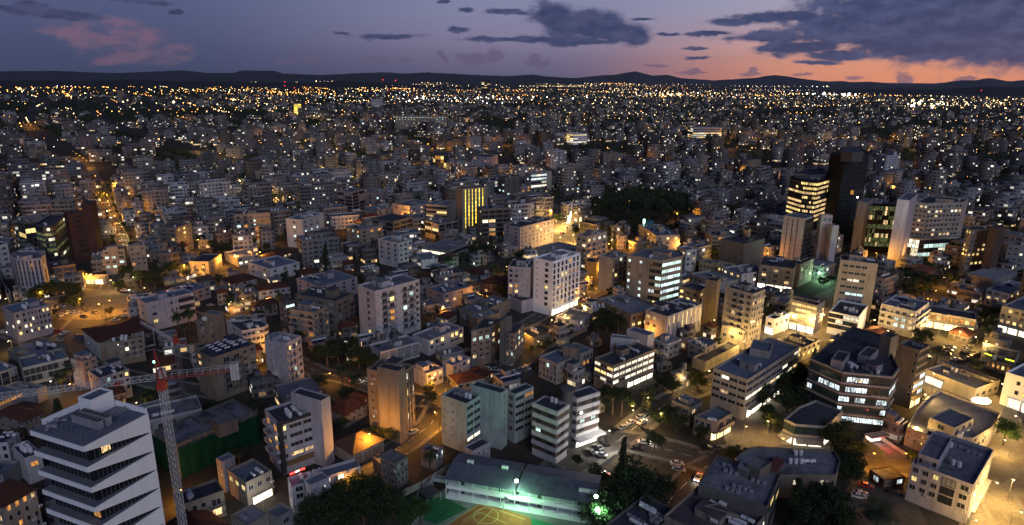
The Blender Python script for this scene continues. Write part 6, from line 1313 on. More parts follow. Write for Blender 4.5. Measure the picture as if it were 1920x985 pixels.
def facade(N):
    at=N.new('ShaderNodeAttribute'); at.attribute_name='tint'; tint=at.outputs['Color']; seed=at.outputs['Alpha']
    uv=N.new('ShaderNodeUVMap').outputs[0]; s=N.new('ShaderNodeSeparateXYZ'); N.l.new(uv,s.inputs[0])
    u=N.math('DIVIDE',s.outputs[0],UVC); v=N.math('DIVIDE',s.outputs[1],3.1)
    cu=N.math('FLOOR',u); cv=N.math('FLOOR',v); fu=N.math('FRACT',u); fv=N.math('FRACT',v)
    def wn(a,b,c):
        cx=N.new('ShaderNodeCombineXYZ'); N.setin(cx,0,a);N.setin(cx,1,b);N.setin(cx,2,c); w_=N.new('ShaderNodeTexWhiteNoise'); w_.noise_dimensions='3D'; N.l.new(cx.outputs[0],w_.inputs[0]); return w_.outputs[0],w_.outputs[1]
    r1,rc=wn(cu,cv,N.math('MULTIPLY',seed,91.)); r2,_=wn(cu,N.math('MULTIPLY',seed,53.),3.); r3,_=wn(N.math('MULTIPLY',seed,71.),5.,1.)
    half=N.mapr(r2,0,1,.16,.36)
    du=N.math('ABSOLUTE',N.math('SUBTRACT',fu,.5))
    win=N.math('MULTIPLY',N.math('LESS_THAN',du,half),N.math('MULTIPLY',N.math('GREATER_THAN',fv,.34),N.math('LESS_THAN',fv,.78)))
    isb=N.math('GREATER_THAN',N.math('ADD',r2,N.math('MULTIPLY',r3,.5)),.92)
    rec=N.math('MULTIPLY',N.math('LESS_THAN',du,.46),N.math('MULTIPLY',N.math('GREATER_THAN',fv,.36),N.math('LESS_THAN',fv,.93)))  # balcony recess: the wall stays flat, its shade is painted dark
    dark=N.math('MAXIMUM',N.math('MULTIPLY',win,N.math('SUBTRACT',1.,isb)),N.math('MULTIPLY',rec,isb))
    up=N.math('GREATER_THAN',cv,-.5); dark=N.math('MULTIPLY',dark,up)
    litth=N.mapr(r3,0,1,.992,.90)
    lit=N.math('MULTIPLY',N.math('GREATER_THAN',r1,litth),N.math('MAXIMUM',win,N.math('MULTIPLY',rec,isb)))
    gf=N.math('MULTIPLY',N.math('LESS_THAN',cv,.5),N.math('MULTIPLY',N.math('GREATER_THAN',r3,.6),N.math('GREATER_THAN',r1,.5)))
    lit=N.math('MAXIMUM',lit,N.math('MULTIPLY',gf,rec))
    sc_=N.new('ShaderNodeSeparateColor'); N.l.new(rc,sc_.inputs[0])
    lc=N.ramp(sc_.outputs[0],[(0,(1,.33,.06,1)),(.4,(1,.48,.13,1)),(.72,(1,.68,.30,1)),(.93,(1,.93,.75,1)),(.97,(1,.93,.8,1))])
    n,_=N.noise(geo(N),.35,3); tc_=N.mix(N.mapr(n,.4,.7,0,.35),tint,(.1,.09,.085,1))
    slab=N.math('MULTIPLY',N.math('LESS_THAN',fv,.05),.4); tc_=N.mix(slab,tc_,(.1,.1,.1,1))
    col=N.mix(N.math('MULTIPLY',dark,.9),tc_,(.02,.021,.025,1))
    return prin(N,col,.8,.2,0,lc,N.math('MULTIPLY',lit,N.mapr(sc_.outputs[1],0,1,.2,1.7)))
FAC=material('facade',facade)
def cityroof(N):
    at=N.new('ShaderNodeAttribute'); at.attribute_name='tint'; sd=at.outputs['Alpha']; n,_=N.noise(geo(N),.3,4,.65)
    c=N.mix(sd,(.08,.09,.11,1),(.20,.215,.25,1)); return prin(N,N.mix(N.mapr(n,.4,.65,0,.8),c,(.11,.11,.12,1)),.85,.2)
CRF=material('city_roof',cityroof)
TINTS=[((.28,.275,.285),'pale grey'),((.40,.395,.40),'white'),((.24,.21,.185),'beige'),((.19,.16,.135),'tan'),((.23,.19,.195),'pinkish'),((.16,.16,.165),'grey'),((.27,.25,.225),'cream'),((.11,.092,.08),'brown')]
def inpoly(p,poly):
    c=False;n=len(poly)
    for i in range(n):
        a=poly[i];b=poly[i-1]
        if (a[1]>p[1])!=(b[1]>p[1]) and p[0]<(b[0]-a[0])*(p[1]-a[1])/(b[1]-a[1])+a[0]: c=not c
    return c
FC=[(sum(q[0] for q in f)/len(f),sum(q[1] for q in f)/len(f),max(math.hypot(q[0]-sum(r[0] for r in f)/len(f),q[1]-sum(r[1] for r in f)/len(f)) for q in f)*.85) for f in FOOT]
RP=[(p.x,p.y,hw) for q,hw in ROADS for p in q]
def clear(x,y,r,tr=True):
    for a,f in zip(FC,FOOT):
        dd=(a[0]-x)**2+(a[1]-y)**2
        if dd<(a[2]*1.3+r*1.3)**2:
            if dd<(a[2]*.5+r)**2: return False
            for k in range(8):
                q=(x+math.cos(k*.785)*r*1.12,y+math.sin(k*.785)*r*1.12)
                if inpoly(q,f): return False
            n=len(f)
            for i in range(n):
                for t in(0,.25,.5,.75):
                    ex_=f[i][0]*(1-t)+f[(i+1)%n][0]*t-x; ey=f[i][1]*(1-t)+f[(i+1)%n][1]*t-y
                    if ex_*ex_+ey*ey<(r*1.08)**2: return False
    for a in RP:
        if abs(a[0]-x)<30 and (a[0]-x)**2+(a[1]-y)**2<(a[2]+r+.5)**2: return False
    if y<480:
        for pl in PLAZA:
            if inpoly((x,y),pl): return False
        if tr:
            for t in TREES:
                if (t[0]-x)**2+(t[1]-y)**2<(r+2.5)**2: return False
    for a in DONE:
        if abs(a[0]-x)<40 and (a[0]-x)**2+(a[1]-y)**2<(a[2]+r)**2: return False
    return True
DONE=[]
# dark tree zones read from the photograph: (px,py,rx,ry)
WOODS=[(1112,284,76,18),(1200,410,100,44),(90,204,115,11),(360,214,190,7),(930,236,55,12),(1000,262,30,8),(620,232,60,6),(200,225,60,7),(1640,250,60,8),(1420,290,50,8),(330,300,45,12),(700,300,40,8),(90,250,40,7),(480,262,50,6),(760,262,40,7),(1330,270,60,6),(1760,235,70,6),(1850,300,60,12),(250,262,50,7),(560,330,30,8),(1480,215,80,5),(1180,228,60,5),(640,190,90,4),(1000,196,50,4),(300,178,80,4),(1700,300,30,14)]
def wood(px,py): return any(((px-a)/c)**2+((py-b)/d)**2<1 for a,b,c,d in WOODS)
LOTS=[]   # (dist,x,y,rz,kind,px,py)
GA=rad(36)
STREETS=[]
def lots(d0,d1,pitch,keep,jit):
    ca,sa=math.cos(GA),math.sin(GA); n=int(d1/pitch)+2
    for i in range(-n,n):
        for j in range(-n,n):
            st_=i%5==0 or j%7==0; jj=0 if st_ else jit
            if st_ and pitch<20: continue
            gx=(i+random.uniform(-jj,jj))*pitch; gy=(j+random.uniform(-jj,jj))*pitch
            # the street grid bends slowly across the town
            x=gx*ca-gy*sa+40*math.sin(gy/420.); y=gx*sa+gy*ca+60*math.sin(gx/610.+1)
            if y<150: continue
            d=math.hypot(x,y)
            if d<d0 or d>=d1 or abs(math.atan2(x,y))>rad(42): continue
            q=proj((x,y,0))
            if q[0]<-60 or q[0]>1980 or q[1]>1010: continue
            if st_:
                STREETS.append((d,x,y,(('i',i,j//9) if i%5==0 else ('j',j,i//9)),q[0],q[1])); continue
            if random.random()>keep: 
                LOTS.append((d,x,y,GA,'tree',q[0],q[1])); continue
            LOTS.append((d,x,y,GA+random.choice((0,0,0,.12,-.1))+.15*math.sin(x/300.),'b',q[0],q[1]))
random.seed(21)
lots(170,900,22,.88,.16); lots(900,2600,32,.86,.2); lots(2600,6500,46,.55,.34)
L1=sorted(LOTS); LOTS=[]; lots(170,880,15.5,.9,.3); LOTS=L1+[t[:5]+('small' if t[5-1]=='b' else t[4],)+t[5:] if False else (t[0],t[1],t[2],t[3],'s' if t[4]=='b' else t[4],t[5],t[6]) for t in LOTS]
stuffc=City(); treepts=[]; nb={'apartment_building':0,'house':0,'office_building':0}; capn={'apartment_building':210,'house':265,'office_building':100}
def tall(px,py):
    return 1.
nfill=0
BLP=[]
for r_,pl_,h_ in BL:
    tp_=[proj((q[0],q[1],h_)) for q in pl_]; bt_=[proj((q[0],q[1],0)) for q in pl_]
    dmin=min(math.hypot(q[0],q[1]) for q in pl_)
    if dmin<1000: BLP.append((min(t[0] for t in tp_),max(t[0] for t in tp_),max(t[1] for t in tp_),max(t[1] for t in bt_),dmin))
def capheight(x,y,r,hh,d):
    a=proj((x,y,hh)); w_=r*F/a[2]
    while hh>3:
        ty=proj((x,y,hh))[1]; bad=False
        for x0,x1,yt,yb,dm in BLP:
            if d<dm and a[0]+w_>x0+2 and a[0]-w_<x1-2 and ty<yt+.62*(yb-yt) and ty>yt-200: bad=True; break
        if not bad: return hh
        hh-=1.5
    return 0
random.seed(87)
extra=[]
for k in range(2600):
    d=250+620*random.random()**.8; a=U(-.68,.68); x,y=d*math.sin(a),d*math.cos(a); q=proj((x,y,0))
    if -40<q[0]<1960 and q[1]<985: extra.append((d,x,y,GA+U(-.1,.1),'s',q[0],q[1]))
LOTS=LOTS+extra; random.seed(23)
for d,x,y,rz,kind,px,py in LOTS:
    if wood(px,py): kind='tree' 
    if kind=='tree' or (d>900 and random.random()<.24) or (d<900 and kind=='s' and random.random()<.22):
        if d<620:
            if clear(x,y,3.5) and len(TREES)<430:
                TREES.append((x,y)); tree(random.choice(('broad','broad','broad','olive','cypress')),(x,y),U(5,9.5),None,'trees among the buildings',U(.9,1.3))
        else:
            for k in range(4 if wood(px,py) else 2): treepts.append((x+U(-11,11),y+U(-11,11),U(7,13)))
        continue
    # town edge: the left side ends in dark fields about 4 km out
    if px<760 and d>4300 and random.random()<.93: continue
    if px<350 and 186<py<206 and random.random()<.5: continue
    if d>5200 and random.random()<.5: continue
    near=d<430
    ww=U(11,17) if d<2600 else U(14,26); dd=U(10,16) if d<2600 else U(12,20)
    if 420<d<2600 and kind=='b' and random.random()<.65: ww*=U(1.2,1.75); dd*=U(1.05,1.3)
    if kind=='s': ww,dd=(U(7,11),U(7,10)) if d<420 else (U(8,13),U(8,12))
    r=random.random()
    if near: hh=U(3.5,9) if r<.9 else U(10,13)
    elif d<900: hh=U(7,12) if r<.25 else U(13,20) if r<.8 else U(20,27)
    elif d<1700: hh=U(6,12) if r<.35 else U(12,20) if r<.85 else U(20,30)
    else: hh=U(4,9) if r<.55 else U(9,14) if r<.92 else U(14,24) if r<.99 else U(24,40)
    if kind=='s': hh=U(3.2,6.4) if near else U(5,14)
    if px<330 and py<330: hh*=.85
    if not clear(x,y,max(ww,dd)*.5+.5): 
        ww*=.62;dd*=.62
        if not clear(x,y,max(ww,dd)*.5+.3):
            if d<600 and clear(x,y,2.5) and random.random()<.35: TREES.append((x,y)); tree(random.choice(('broad','olive')),(x,y),U(4,7),None,'trees among the buildings',U(.9,1.2))
            continue
        hh=min(hh,U(4,9))
    if d<900:
        hh=capheight(x,y,max(ww,dd)*.5,hh,d)
        if hh<3.0: continue
        DONE.append((x,y,max(ww,dd)*.52))
    tint,tn=random.choice(TINTS); k=U(.38,1.2) if d>900 else U(.75,1.12); k*=.88 if d<900 else .7; tint=tuple(min(.7,v*k) for v in tint); seed=random.random()
    st=max(1,int(round(hh/3.1))); hh=st*3.1+.6
    nm='house' if st<=2 else ('office_building' if random.random()<.13 else 'apartment_building')
    parts=[]
    def build(C,cx,cy,roof=True):
        C.box(cx,cy,rz,ww,dd,0,hh,tint,seed)
    if d<900 and nb[nm]<capn[nm]:
        nb[nm]+=1
        root=bpy.data.objects.new(nm,None); COL.objects.link(root); root.location=(x,y,0); root.rotation_euler=(0,0,rz)
        C=City(); C.box(0,0,0,ww,dd,0,hh,tint,seed); obj('wall',C.mesh('wall',[FAC,CRF]),root)
        RM=random.choice((ROOF['blue'],ROOF['grey'],ROOF['dark'],ROOF['worn'],ROOF['pale']))
        feat=''
        if st<=2 and random.random()<.4:
            e=.5; a,b_=ww/2+e,dd/2+e; v=[(-a,-b_,hh),(a,-b_,hh),(a,b_,hh),(-a,b_,hh),(-a,-b_,hh+.15),(a,-b_,hh+.15),(a,b_,hh+.15),(-a,b_,hh+.15),(-a*.4,0,hh+2),(a*.4,0,hh+2)]
            obj('roof',mkmesh('roof',v,[(3,2,1,0),(0,1,5,4),(1,2,6,5),(2,3,7,6),(3,0,4,7),(4,5,9,8),(5,6,9),(6,7,8,9),(7,4,8)],[TILE if random.random()<.7 else TILEB]),root); feat='tiled roofed '
        else:
            b=MB(); t=.2
            b.box(-ww/2+t,ww/2-t,-dd/2+t,dd/2-t,hh+.005,hh+.06,1)
            for (x0,x1,y0,y1) in((-ww/2,ww/2,-dd/2,-dd/2+t),(-ww/2,ww/2,dd/2-t,dd/2),(-ww/2,-ww/2+t,-dd/2+t,dd/2-t),(ww/2-t,ww/2,-dd/2+t,dd/2-t)): b.box(x0,x1,y0,y1,hh+.001,hh+.85,0)
            WM=plaster('wall_mix_%s'%tn.replace(' ','_'),TINTS[[q[1] for q in TINTS].index(tn)][0],.35)
            obj('roof',b.mesh('roof',[WM,RM]),root)
            if st>=2 and random.random()<.8:
                sw,sd=U(2.5,4.5),U(2.5,4.5); sx_,sy_=U(-.25,.25)*ww,U(-.1,.3)*dd; obj('stair_tower',MB().box(-sw/2,sw/2,-sd/2,sd/2,.06,2.7,0).box(-sw/2-.1,sw/2+.1,-sd/2-.1,sd/2+.1,2.7,2.85,1).mesh('stair_tower',[WM,RM]),root,(sx_,sy_,hh))
            nt=random.randint(1,4) if d<650 else random.randint(0,2)
            kk=random.choice(('h','v','solar','ac'))
            for t_ in range(nt): obj(TN[kk],tank_mesh(kk),root,(-ww*.35+t_*2.3,-dd*.28,hh+.06),0)
            if st>=3 and random.random()<.62 and nm!='office_building':
                feat='balconied '
                wcs=random.choice((-1,1)); bw=ww*U(.35,.9)
                side=random.random()<.5
                for f_ in range(1,min(st,8)):
                    bm=balcony_mesh(bw,1.2,'solid','mauve' if tn in('white','pale grey','pinkish') else 'beige')
                    if side: obj('balcony',bm,root,(0,-dd/2,f_*3.1),0)
                    else: obj('balcony',balcony_mesh(min(bw,dd*.8),1.2,'solid','mauve' if tn in('white','pale grey','pinkish') else 'beige'),root,(-ww/2,0,f_*3.1),-math.pi/2)
            if st>=4 and random.random()<.35:
                pw,pd=ww*.7,dd*.66; C=City(); C.box(0,0,0,pw,pd,hh+.06,hh+3.1,tint,seed*.9+.05); obj('penthouse',C.mesh('penthouse',[FAC,CRF]),root,(ww*.08,dd*.1,0))
        word={1:'one',2:'two',3:'three',4:'four',5:'five',6:'six',7:'seven',8:'eight',9:'nine'}.get(st,'ten')
        base='%s %s%s-storey %s %s'%(tn,feat,word,{'house':'house','office_building':'office','apartment_building':'flats'}[nm],where(px,proj((x,y,hh))[1]))
        pend(root,base,'building' if nm!='house' else 'house','%ss filling the blocks between the landmarks'%nm.replace('_',' '),(px,py))
    else:
        stuffc.box(x,y,rz,ww,dd,0,hh,tint,seed)
        if random.random()<.7: stuffc.box(x+U(-2,2),y+U(-2,2),rz,ww*U(.2,.5),dd*U(.2,.5),hh,hh+3,tint,seed)
        if d<1900:
            if random.random()<.4: stuffc.box(x+math.cos(rz)*ww*.5,y+math.sin(rz)*ww*.5,rz,ww*.5,dd*.8,0,hh*U(.4,.8),tint,seed)
            for t_ in range(2): stuffc.box(x+U(-.35,.35)*ww,y+U(-.35,.35)*dd,rz,1.4,1.4,hh,hh+1.8,(.6,.6,.62),0,1,1)
sb=obj('distant_buildings',stuffc.mesh('distant_buildings',[FAC,CRF])); sb['kind']='stuff'; sb['label']='packed pale apartment blocks with lit windows running to the dark plain'; sb['category']='buildings'
# distant trees, one mass
rnd=random.Random(4); V=[];Fc=[]
for (x,y,h) in treepts:
    d=math.hypot(x,y); n=70 if d<1400 else 26; r=h*.42
    for i in range(n):
        a=rnd.gauss(0,1),rnd.gauss(0,1),rnd.gauss(0,1); l=math.sqrt(sum(q*q for q in a))+1e-6; k=rnd.random()**.4
        c=(x+a[0]/l*r*k,y+a[1]/l*r*k,h*.6+a[2]/l*h*.38*k); s_=(1.1 if d<1400 else 2.1)*rnd.uniform(.6,1.2)
        t=Vector((rnd.gauss(0,1),rnd.gauss(0,1),rnd.gauss(0,.6))).normalized()*s_; u=t.orthogonal().normalized()*s_*.6
        b=len(V); V+=[(c[0]-t.x,c[1]-t.y,c[2]-t.z),(c[0]-u.x,c[1]-u.y,c[2]-u.z),(c[0]+t.x,c[1]+t.y,c[2]+t.z),(c[0]+u.x,c[1]+u.y,c[2]+u.z)]; Fc.append((b,b+1,b+2,b+3))
dt=obj('distant_trees',mkmesh('distant_trees',V,Fc,[LEAF['dark']])); dt['kind']='stuff'; dt['label']='dark tree clumps between the far apartment blocks'; dt['category']='trees'
# ================================================================== lamps
SOD=(1.,.40,.04); WARM=(1.,.66,.27); WHITE=(1.,.93,.80); COOL=(.80,.95,1.); YEL=(1.,.58,.15)
GL={k:glow('lamp_'+k,c,s) for k,c,s in(('sodium',(1.,.42,.07),16.),('warm',(1.,.68,.30),16.),('white',(1.,.97,.9),20.),('cool',(.85,.97,1.),30.),('green',(.15,1.,.45),14.),('red',(1.,.03,.02),8.),('blue',(.08,.12,1.),8.))}
LC={'sodium':SOD,'warm':YEL,'white':WHITE,'cool':COOL,'green':(.2,1.,.5),'red':(1,.05,.03),'blue':(.1,.2,1.)}
POLE=flat('lamp_pole',(.16,.16,.17),.5,.5,.5)
def lamp_meshes(h,kind):
    def f():
        b=MB(); b.cyl((0,0,0),(0,0,h-.3),.09,.06,6); b.cyl((0,0,h-.3),(.8,0,h+.05),.05,.04,5); b.cyl((.8,0,h+.05),(1.7,0,h+.1),.04,.04,5); p=b.mesh('pole',[POLE])
        b=MB(); b.box(1.4,2.2,-.18,.18,h,h+.16,1); b.cyl((1.8,0,h),(1.8,0,h-.14),.34,.2,10,0); return p,b.mesh('lamp_head',[GL[kind],POLE])
    return cached(('lamp',h,kind),f)
def light(name,loc,col,power,r=.35,parent=None):
    l=bpy.data.lights.new(name,'POINT'); l.energy=power; l.color=col[:3]; l.shadow_soft_size=r; o=bpy.data.objects.new(name,l); COL.objects.link(o); o.location=loc
    if parent: o.parent=parent
    return o
def lamp(s,kind='sodium',power=2200,h=8.,rz=None,label=None,z=None):
    p=P(s,h); root=bpy.data.objects.new('street_lamp',None); COL.objects.link(root); rz=U(0,6.28) if rz is None else rz
    root.location=(p.x-1.8*math.cos(rz),p.y-1.8*math.sin(rz),0); root.rotation_euler=(0,0,rz); a,b=lamp_meshes(h,kind); obj('pole',a,root); obj('lamp_head',b,root)
    if power: light('lamp_light',(1.8,0,h-.45),LC[kind],power,.3,root)
    q=PX(s); nm={'sodium':'orange','warm':'yellow','white':'white','cool':'cold white','green':'green','red':'red','blue':'blue'}[kind]
    pend(root,'%s street lamp %s'%(nm,where(*q)),'street lamp','street lamps',q); return root
random.seed(31)
K=1.
KK={'sodium':4.8,'warm':2.3,'white':2.4,'cool':2.4}
for s,k,pw,h in [('D3 235 215','sodium',2600,8.5),('C3 768 640','sodium',3000,8.5),('D3 790 35','sodium',1500,7.),((655,905),'sodium',1200,8),
 ('D4 815 190','white',2600,8),('D4 1015 18','warm',800,7),('C4 1015 880','warm',900,7),((1240,775),'warm',600,7),
 ((1350,868),'sodium',900,8),((1400,800),'warm',600,6),((1440,790),'warm',900,6),((1468,822),'warm',900,5),((1580,800),'warm',600,6),((1395,690),'warm',1600,8),((1445,690),'warm',1500,8),((1330,695),'warm',1200,7),
 ((1280,708),'warm',1300,7),((1215,745),'warm',700,7),((1440,640),'warm',3200,8),((1470,620),'warm',4200,8),((1450,665),'warm',3000,8),((1490,590),'warm',4200,8),((1520,600),'warm',3500,8),((1545,590),'warm',3000,8),((1530,560),'warm',3200,8),
 ((1565,640),'warm',2600,8),((1545,655),'warm',2400,8),((1395,640),'warm',2500,8),((1370,625),'warm',2200,8),((1340,600),'warm',1800,8),((1405,585),'warm',1800,8),((1480,550),'warm',2000,8),((1500,505),'sodium',1500,8),((1640,600),'warm',2500,8),
 ((1665,620),'warm',1800,7),((1740,600),'warm',2600,7),((1770,615),'warm',3500,6),((1800,622),'warm',3500,6),((1830,632),'warm',3000,6),((1850,640),'warm',2500,6),((1700,640),'warm',900,7),((1752,700),'warm',2500,8),((1735,740),'warm',2600,8),((1790,770),'warm',1600,8),((1850,745),'warm',3600,5),
 ((1880,720),'warm',2500,8),((1905,780),'warm',3600,8),((1885,825),'warm',3200,6),((1900,900),'warm',3600,8),((1870,905),'warm',2600,8),((1915,960),'warm',3600,8),((1840,930),'warm',2600,7),((1830,975),'warm',2600,7),((1720,800),'warm',1200,7),((1700,850),'sodium',900,7),((1640,850),'sodium',900,7),((1540,870),'sodium',500,7),
 ('G6 130 300','sodium',2600,8),('G6 725 690','sodium',2500,7),('G6 920 912','sodium',1500,7),('G6 930 740','warm',1800,7),((150,560),'sodium',2600,9),((185,570),'sodium',1600,9),((75,548),'sodium',1200,7),('G6 1195 258','sodium',1800,7),('G6 905 75','sodium',1500,8),('G6 870 12','sodium',1500,8),
 ((232,440),'warm',3800,8),((228,425),'warm',3000,8),((215,405),'sodium',2500,8),((205,385),'sodium',2000,8),((183,348),'sodium',2500,8),((178,330),'sodium',2000,8),((200,365),'sodium',2000,8),
 ((345,500),'sodium',1800,7),((345,497),'sodium',800,7),((415,485),'sodium',2000,6),((440,478),'sodium',2000,6),((487,473),'sodium',2400,7),((380,500),'sodium',1500,7),((250,520),'warm',900,7),((270,540),'warm',600,7),((430,570),'sodium',1200,7),((455,560),'warm',900,7),((400,610),'sodium',500,7),((500,560),'sodium',700,7),
 ((786,430),'sodium',1500,9),((830,578),'sodium',1500,5),((900,552),'sodium',1200,6),((950,500),'sodium',600,6),((792,385),'sodium',800,8),
 ((1043,415),'warm',14000,8),((1060,408),'warm',14000,8),((1075,440),'warm',11000,8),((1050,445),'warm',11000,8),((1100,440),'sodium',2400,8),((1035,395),'sodium',1800,8),((1017,390),'sodium',2000,8),((1135,447),'sodium',2200,8),((1142,457),'sodium',2200,8),((1180,453),'sodium',2400,8),((1181,465),'warm',1500,8),((1130,500),'sodium',2200,7),((1110,520),'sodium',2200,7),((1095,550),'sodium',1200,7),
 ((1275,457),'sodium',1500,8),((1350,478),'warm',3000,6),((1440,475),'sodium',1500,8),((1443,470),'sodium',800,8),((1643,475),'sodium',2400,9),((1660,482),'sodium',2000,9),((1712,473),'sodium',1500,9),((1250,448),'sodium',800,8),((1270,400),'sodium',1500,8),((1300,396),'sodium',900,8),((1345,425),'warm',1500,8),
 ((868,338),'sodium',3000,9),((852,355),'warm',1500,8),((856,298),'warm',3500,8),((849,285),'warm',3000,8),((845,275),'sodium',3000,8),((985,280),'sodium',2500,8),((987,272),'sodium',1500,8),((1004,370),'warm',1500,8),
 ((1170,560),'warm',1600,8),((1095,575),'warm',2000,7),((1060,590),'warm',1600,7),((1035,600),'warm',1200,7),((1130,560),'warm',600,7),((1225,565),'warm',900,7),((1210,620),'sodium',900,6),((700,645),'sodium',400,5),((618,700),'sodium',500,5),((1010,640),'warm',400,6),((985,625),'sodium',700,6),
 ((1770,520),'sodium',1500,7),((1755,545),'sodium',2200,7),((1740,560),'sodium',1500,7),((505,642),'sodium',700,6),((482,675),'sodium',900,6),((130,720),'sodium',700,7),((95,715),'white',700,5),((255,755),'warm',800,4),((15,640),'warm',1200,6),((10,560),'warm',900,6),((8,575),'sodium',700,6),
 ((340,918),'sodium',900,5),((480,935),'white',700,6)]:
    lamp(s,k,pw*KK[k],h)
# mid distance street lamps, each a thing, only the brightest ones cast a pool of light
random.seed(41)
nl=0
def litst(k): return hash_(str(k))%100<34
STREETS.sort(); cnt={}
for d,x,y,key,px,py in STREETS:
    if not litst(key): continue
    cnt[key]=cnt.get(key,0)+1
    if 470<d<2300 and (d>900 or cnt[key]%2) and nl<240 and 150<py<480 and not wood(px,py) and clear(x,y,.5):
        nl+=1; kk=hash_(str(key)+'c')%10
        root=bpy.data.objects.new('street_lamp',None); COL.objects.link(root); root.location=(x,y,0); k='sodium' if kk<6 else 'warm' if kk<9 else 'white'; h=10.
        a,b=lamp_meshes(h,k); obj('pole',a,root); o_=obj('lamp_head',b,root); light('lamp_light',(1.8,0,h-.45),LC[k],U(7000,17000),.3,root)
        q=proj((x,y,h)); pend(root,'%s street lamp %s'%({'sodium':'orange','warm':'yellow','white':'white'}[k],where(q[0],q[1])),'street lamp','street lamps',q)
# floodlights of the school, masts with a bright head
def flood(s,h,label,power,k='cool',c=(.42,1.,.52)):
    p=P(s,h); root=bpy.data.objects.new('floodlight',None); COL.objects.link(root); root.location=(p.x,p.y,0); thing(root,label,'floodlight')
    b=MB(); b.cyl((0,0,0),(0,0,h-.2),.10,.07,6); obj('pole',b.mesh('pole',[POLE]),root)
    b=MB(); b.cyl((0,-.25,h),(0,.05,h),.5,.5,12); b.cyl((0,.05,h),(0,.4,h),.5,.2,12,1); obj('lamp_head',b.mesh('lamp_head',[GL[k],POLE]),root)
    light('lamp_light',(0,-5.,h-.6),c,power*.8,.5,root)
flood('D4 38 612',8.,'smaller white floodlight on a pole at the middle of the school',6500)
flood('D4 705 742',8.,'brighter white floodlight at the right end of the school',15000)
flood((1608,370),38.,'white beacon light on the corner of the black glass slab',1500)
flood((1536,512),4.,'white floodlight washing the foot of the white emblem tower',14000)
flood((884,505),4.,'cold white floodlight under the car wash canopy',9000)
flood('C1 1295 508',9.,'green lamp beside the crane cab',90,'green',(.1,1.,.4))
# hotel pier wash
pp=P('G4 250 330',42); light('pier_light',(pp.x,pp.y-6,40),(.9,.95,1.),6000,.5)
# red sign over the charcoal offices' neighbour, ring canopy, festive trees
def signs():
    r=[b for b in BL if b[0]['label'].startswith('low white flats with several white tanks')][0]; o=r[0].location
    for a,b_,g_,in(('D2 1000 548','D2 1045 530','red'),('D2 1048 528','D2 1078 515','white'),('D2 1085 512','D2 1125 497','red')):
        p=P(a,10.4);q=P(b_,10.4); m_=MB(); m_.cyl((p.x-o.x,p.y-o.y,10.),(q.x-o.x,q.y-o.y,10.),.22,.22,6); obj('neon_sign',m_.mesh('neon_sign',[GL[g_] if g_=='red' else glow('neon_pink_white',(1,.8,.75),4)]),r[0])
    p=P('C6 1073 835',4.); root=bpy.data.objects.new('ring_canopy',None); COL.objects.link(root); root.location=(p.x,p.y,0); thing(root,'glowing oval canopy over the lit square beside the arcade roof','canopy')
    b=MB(); n=32
    for i in range(n):
        a=i/n*6.2832;c=(i+1)/n*6.2832; b.cyl((2.9*math.cos(a),1.6*math.sin(a),4.),(2.9*math.cos(c),1.6*math.sin(c),4.),.6,.6,8)
    obj('ring',b.mesh('ring',[glow('ring_glow',(1,.86,.5),7.)]),root)
    b=MB(); 
    for i in range(6): a=i/6*6.28; b.cyl((2.9*math.cos(a),1.6*math.sin(a),0),(2.9*math.cos(a),1.6*math.sin(a),3.6),.08,.08,6)
    obj('post',b.mesh('post',[POLE]),root); light('canopy_light',(0,0,3),YEL,2600,.8,root)
    for s,h,lb in(('G5 942 740',11,'tall cone of golden fairy lights on the glowing square'),('G5 1017 770',9,'thin column of golden fairy lights on the glowing square')):
        p=P(s,0); root=bpy.data.objects.new('light_tree',None); COL.objects.link(root); root.location=(p.x,p.y,0); thing(root,lb,'christmas tree'); w_=3.2 if h==11 else .9
        b=MB(); b.cyl((0,0,0),(0,0,h),.12,.05,6); obj('pole',b.mesh('pole',[POLE]),root); b=MB(); rr=random.Random(2)
        for i in range(220):
            t=rr.random()**1.3; a=rr.uniform(0,6.28); rad_=w_*(1-t)+.1; c=Vector((math.cos(a)*rad_,math.sin(a)*rad_,.6+t*(h-.6))); b.box(c.x-.11,c.x+.11,c.y-.11,c.y+.11,c.z-.11,c.z+.11)
        obj('fairy_lights',b.mesh('fairy_lights',[glow('fairy_gold',(1,.8,.4),9.)]),root)
signs()
# the lit garage entrance with its red light
def garage_ramp():
    p=P('D6 230 320',0); root=bpy.data.objects.new('garage_entrance',None); COL.objects.link(root); root.location=(p.x,p.y,0); root.rotation_euler=(0,0,.25); thing(root,'bright garage entrance with red light and white ramp wall','garage')
    b=MB(); b.box(-4.,3.,3.,3.3,0,3.2,0); b.box(3.,3.3,-7,3.3,0,1.4,1); b.box(-4.3,-4.,-6,3.3,0,2.,1); b.box(-4.3,3.3,0,3.3,3.2,3.5,1)
    obj('wall',b.mesh('wall',[wall('bright'),wall('cream')]),root); b=MB(); b.box(-3.4,2.4,2.9,3.0,.2,2.8); obj('lit_gate',b.mesh('lit_gate',[glow('gate_glow',(1,.96,.85),2.6)]),root)
    light('ramp_light',(0,-2,2.4),(1,.10,.08),700,.4,root); light('ramp_light',(-1,1.5,2.6),(1,.95,.8),250,.3,root)
garage_ramp()
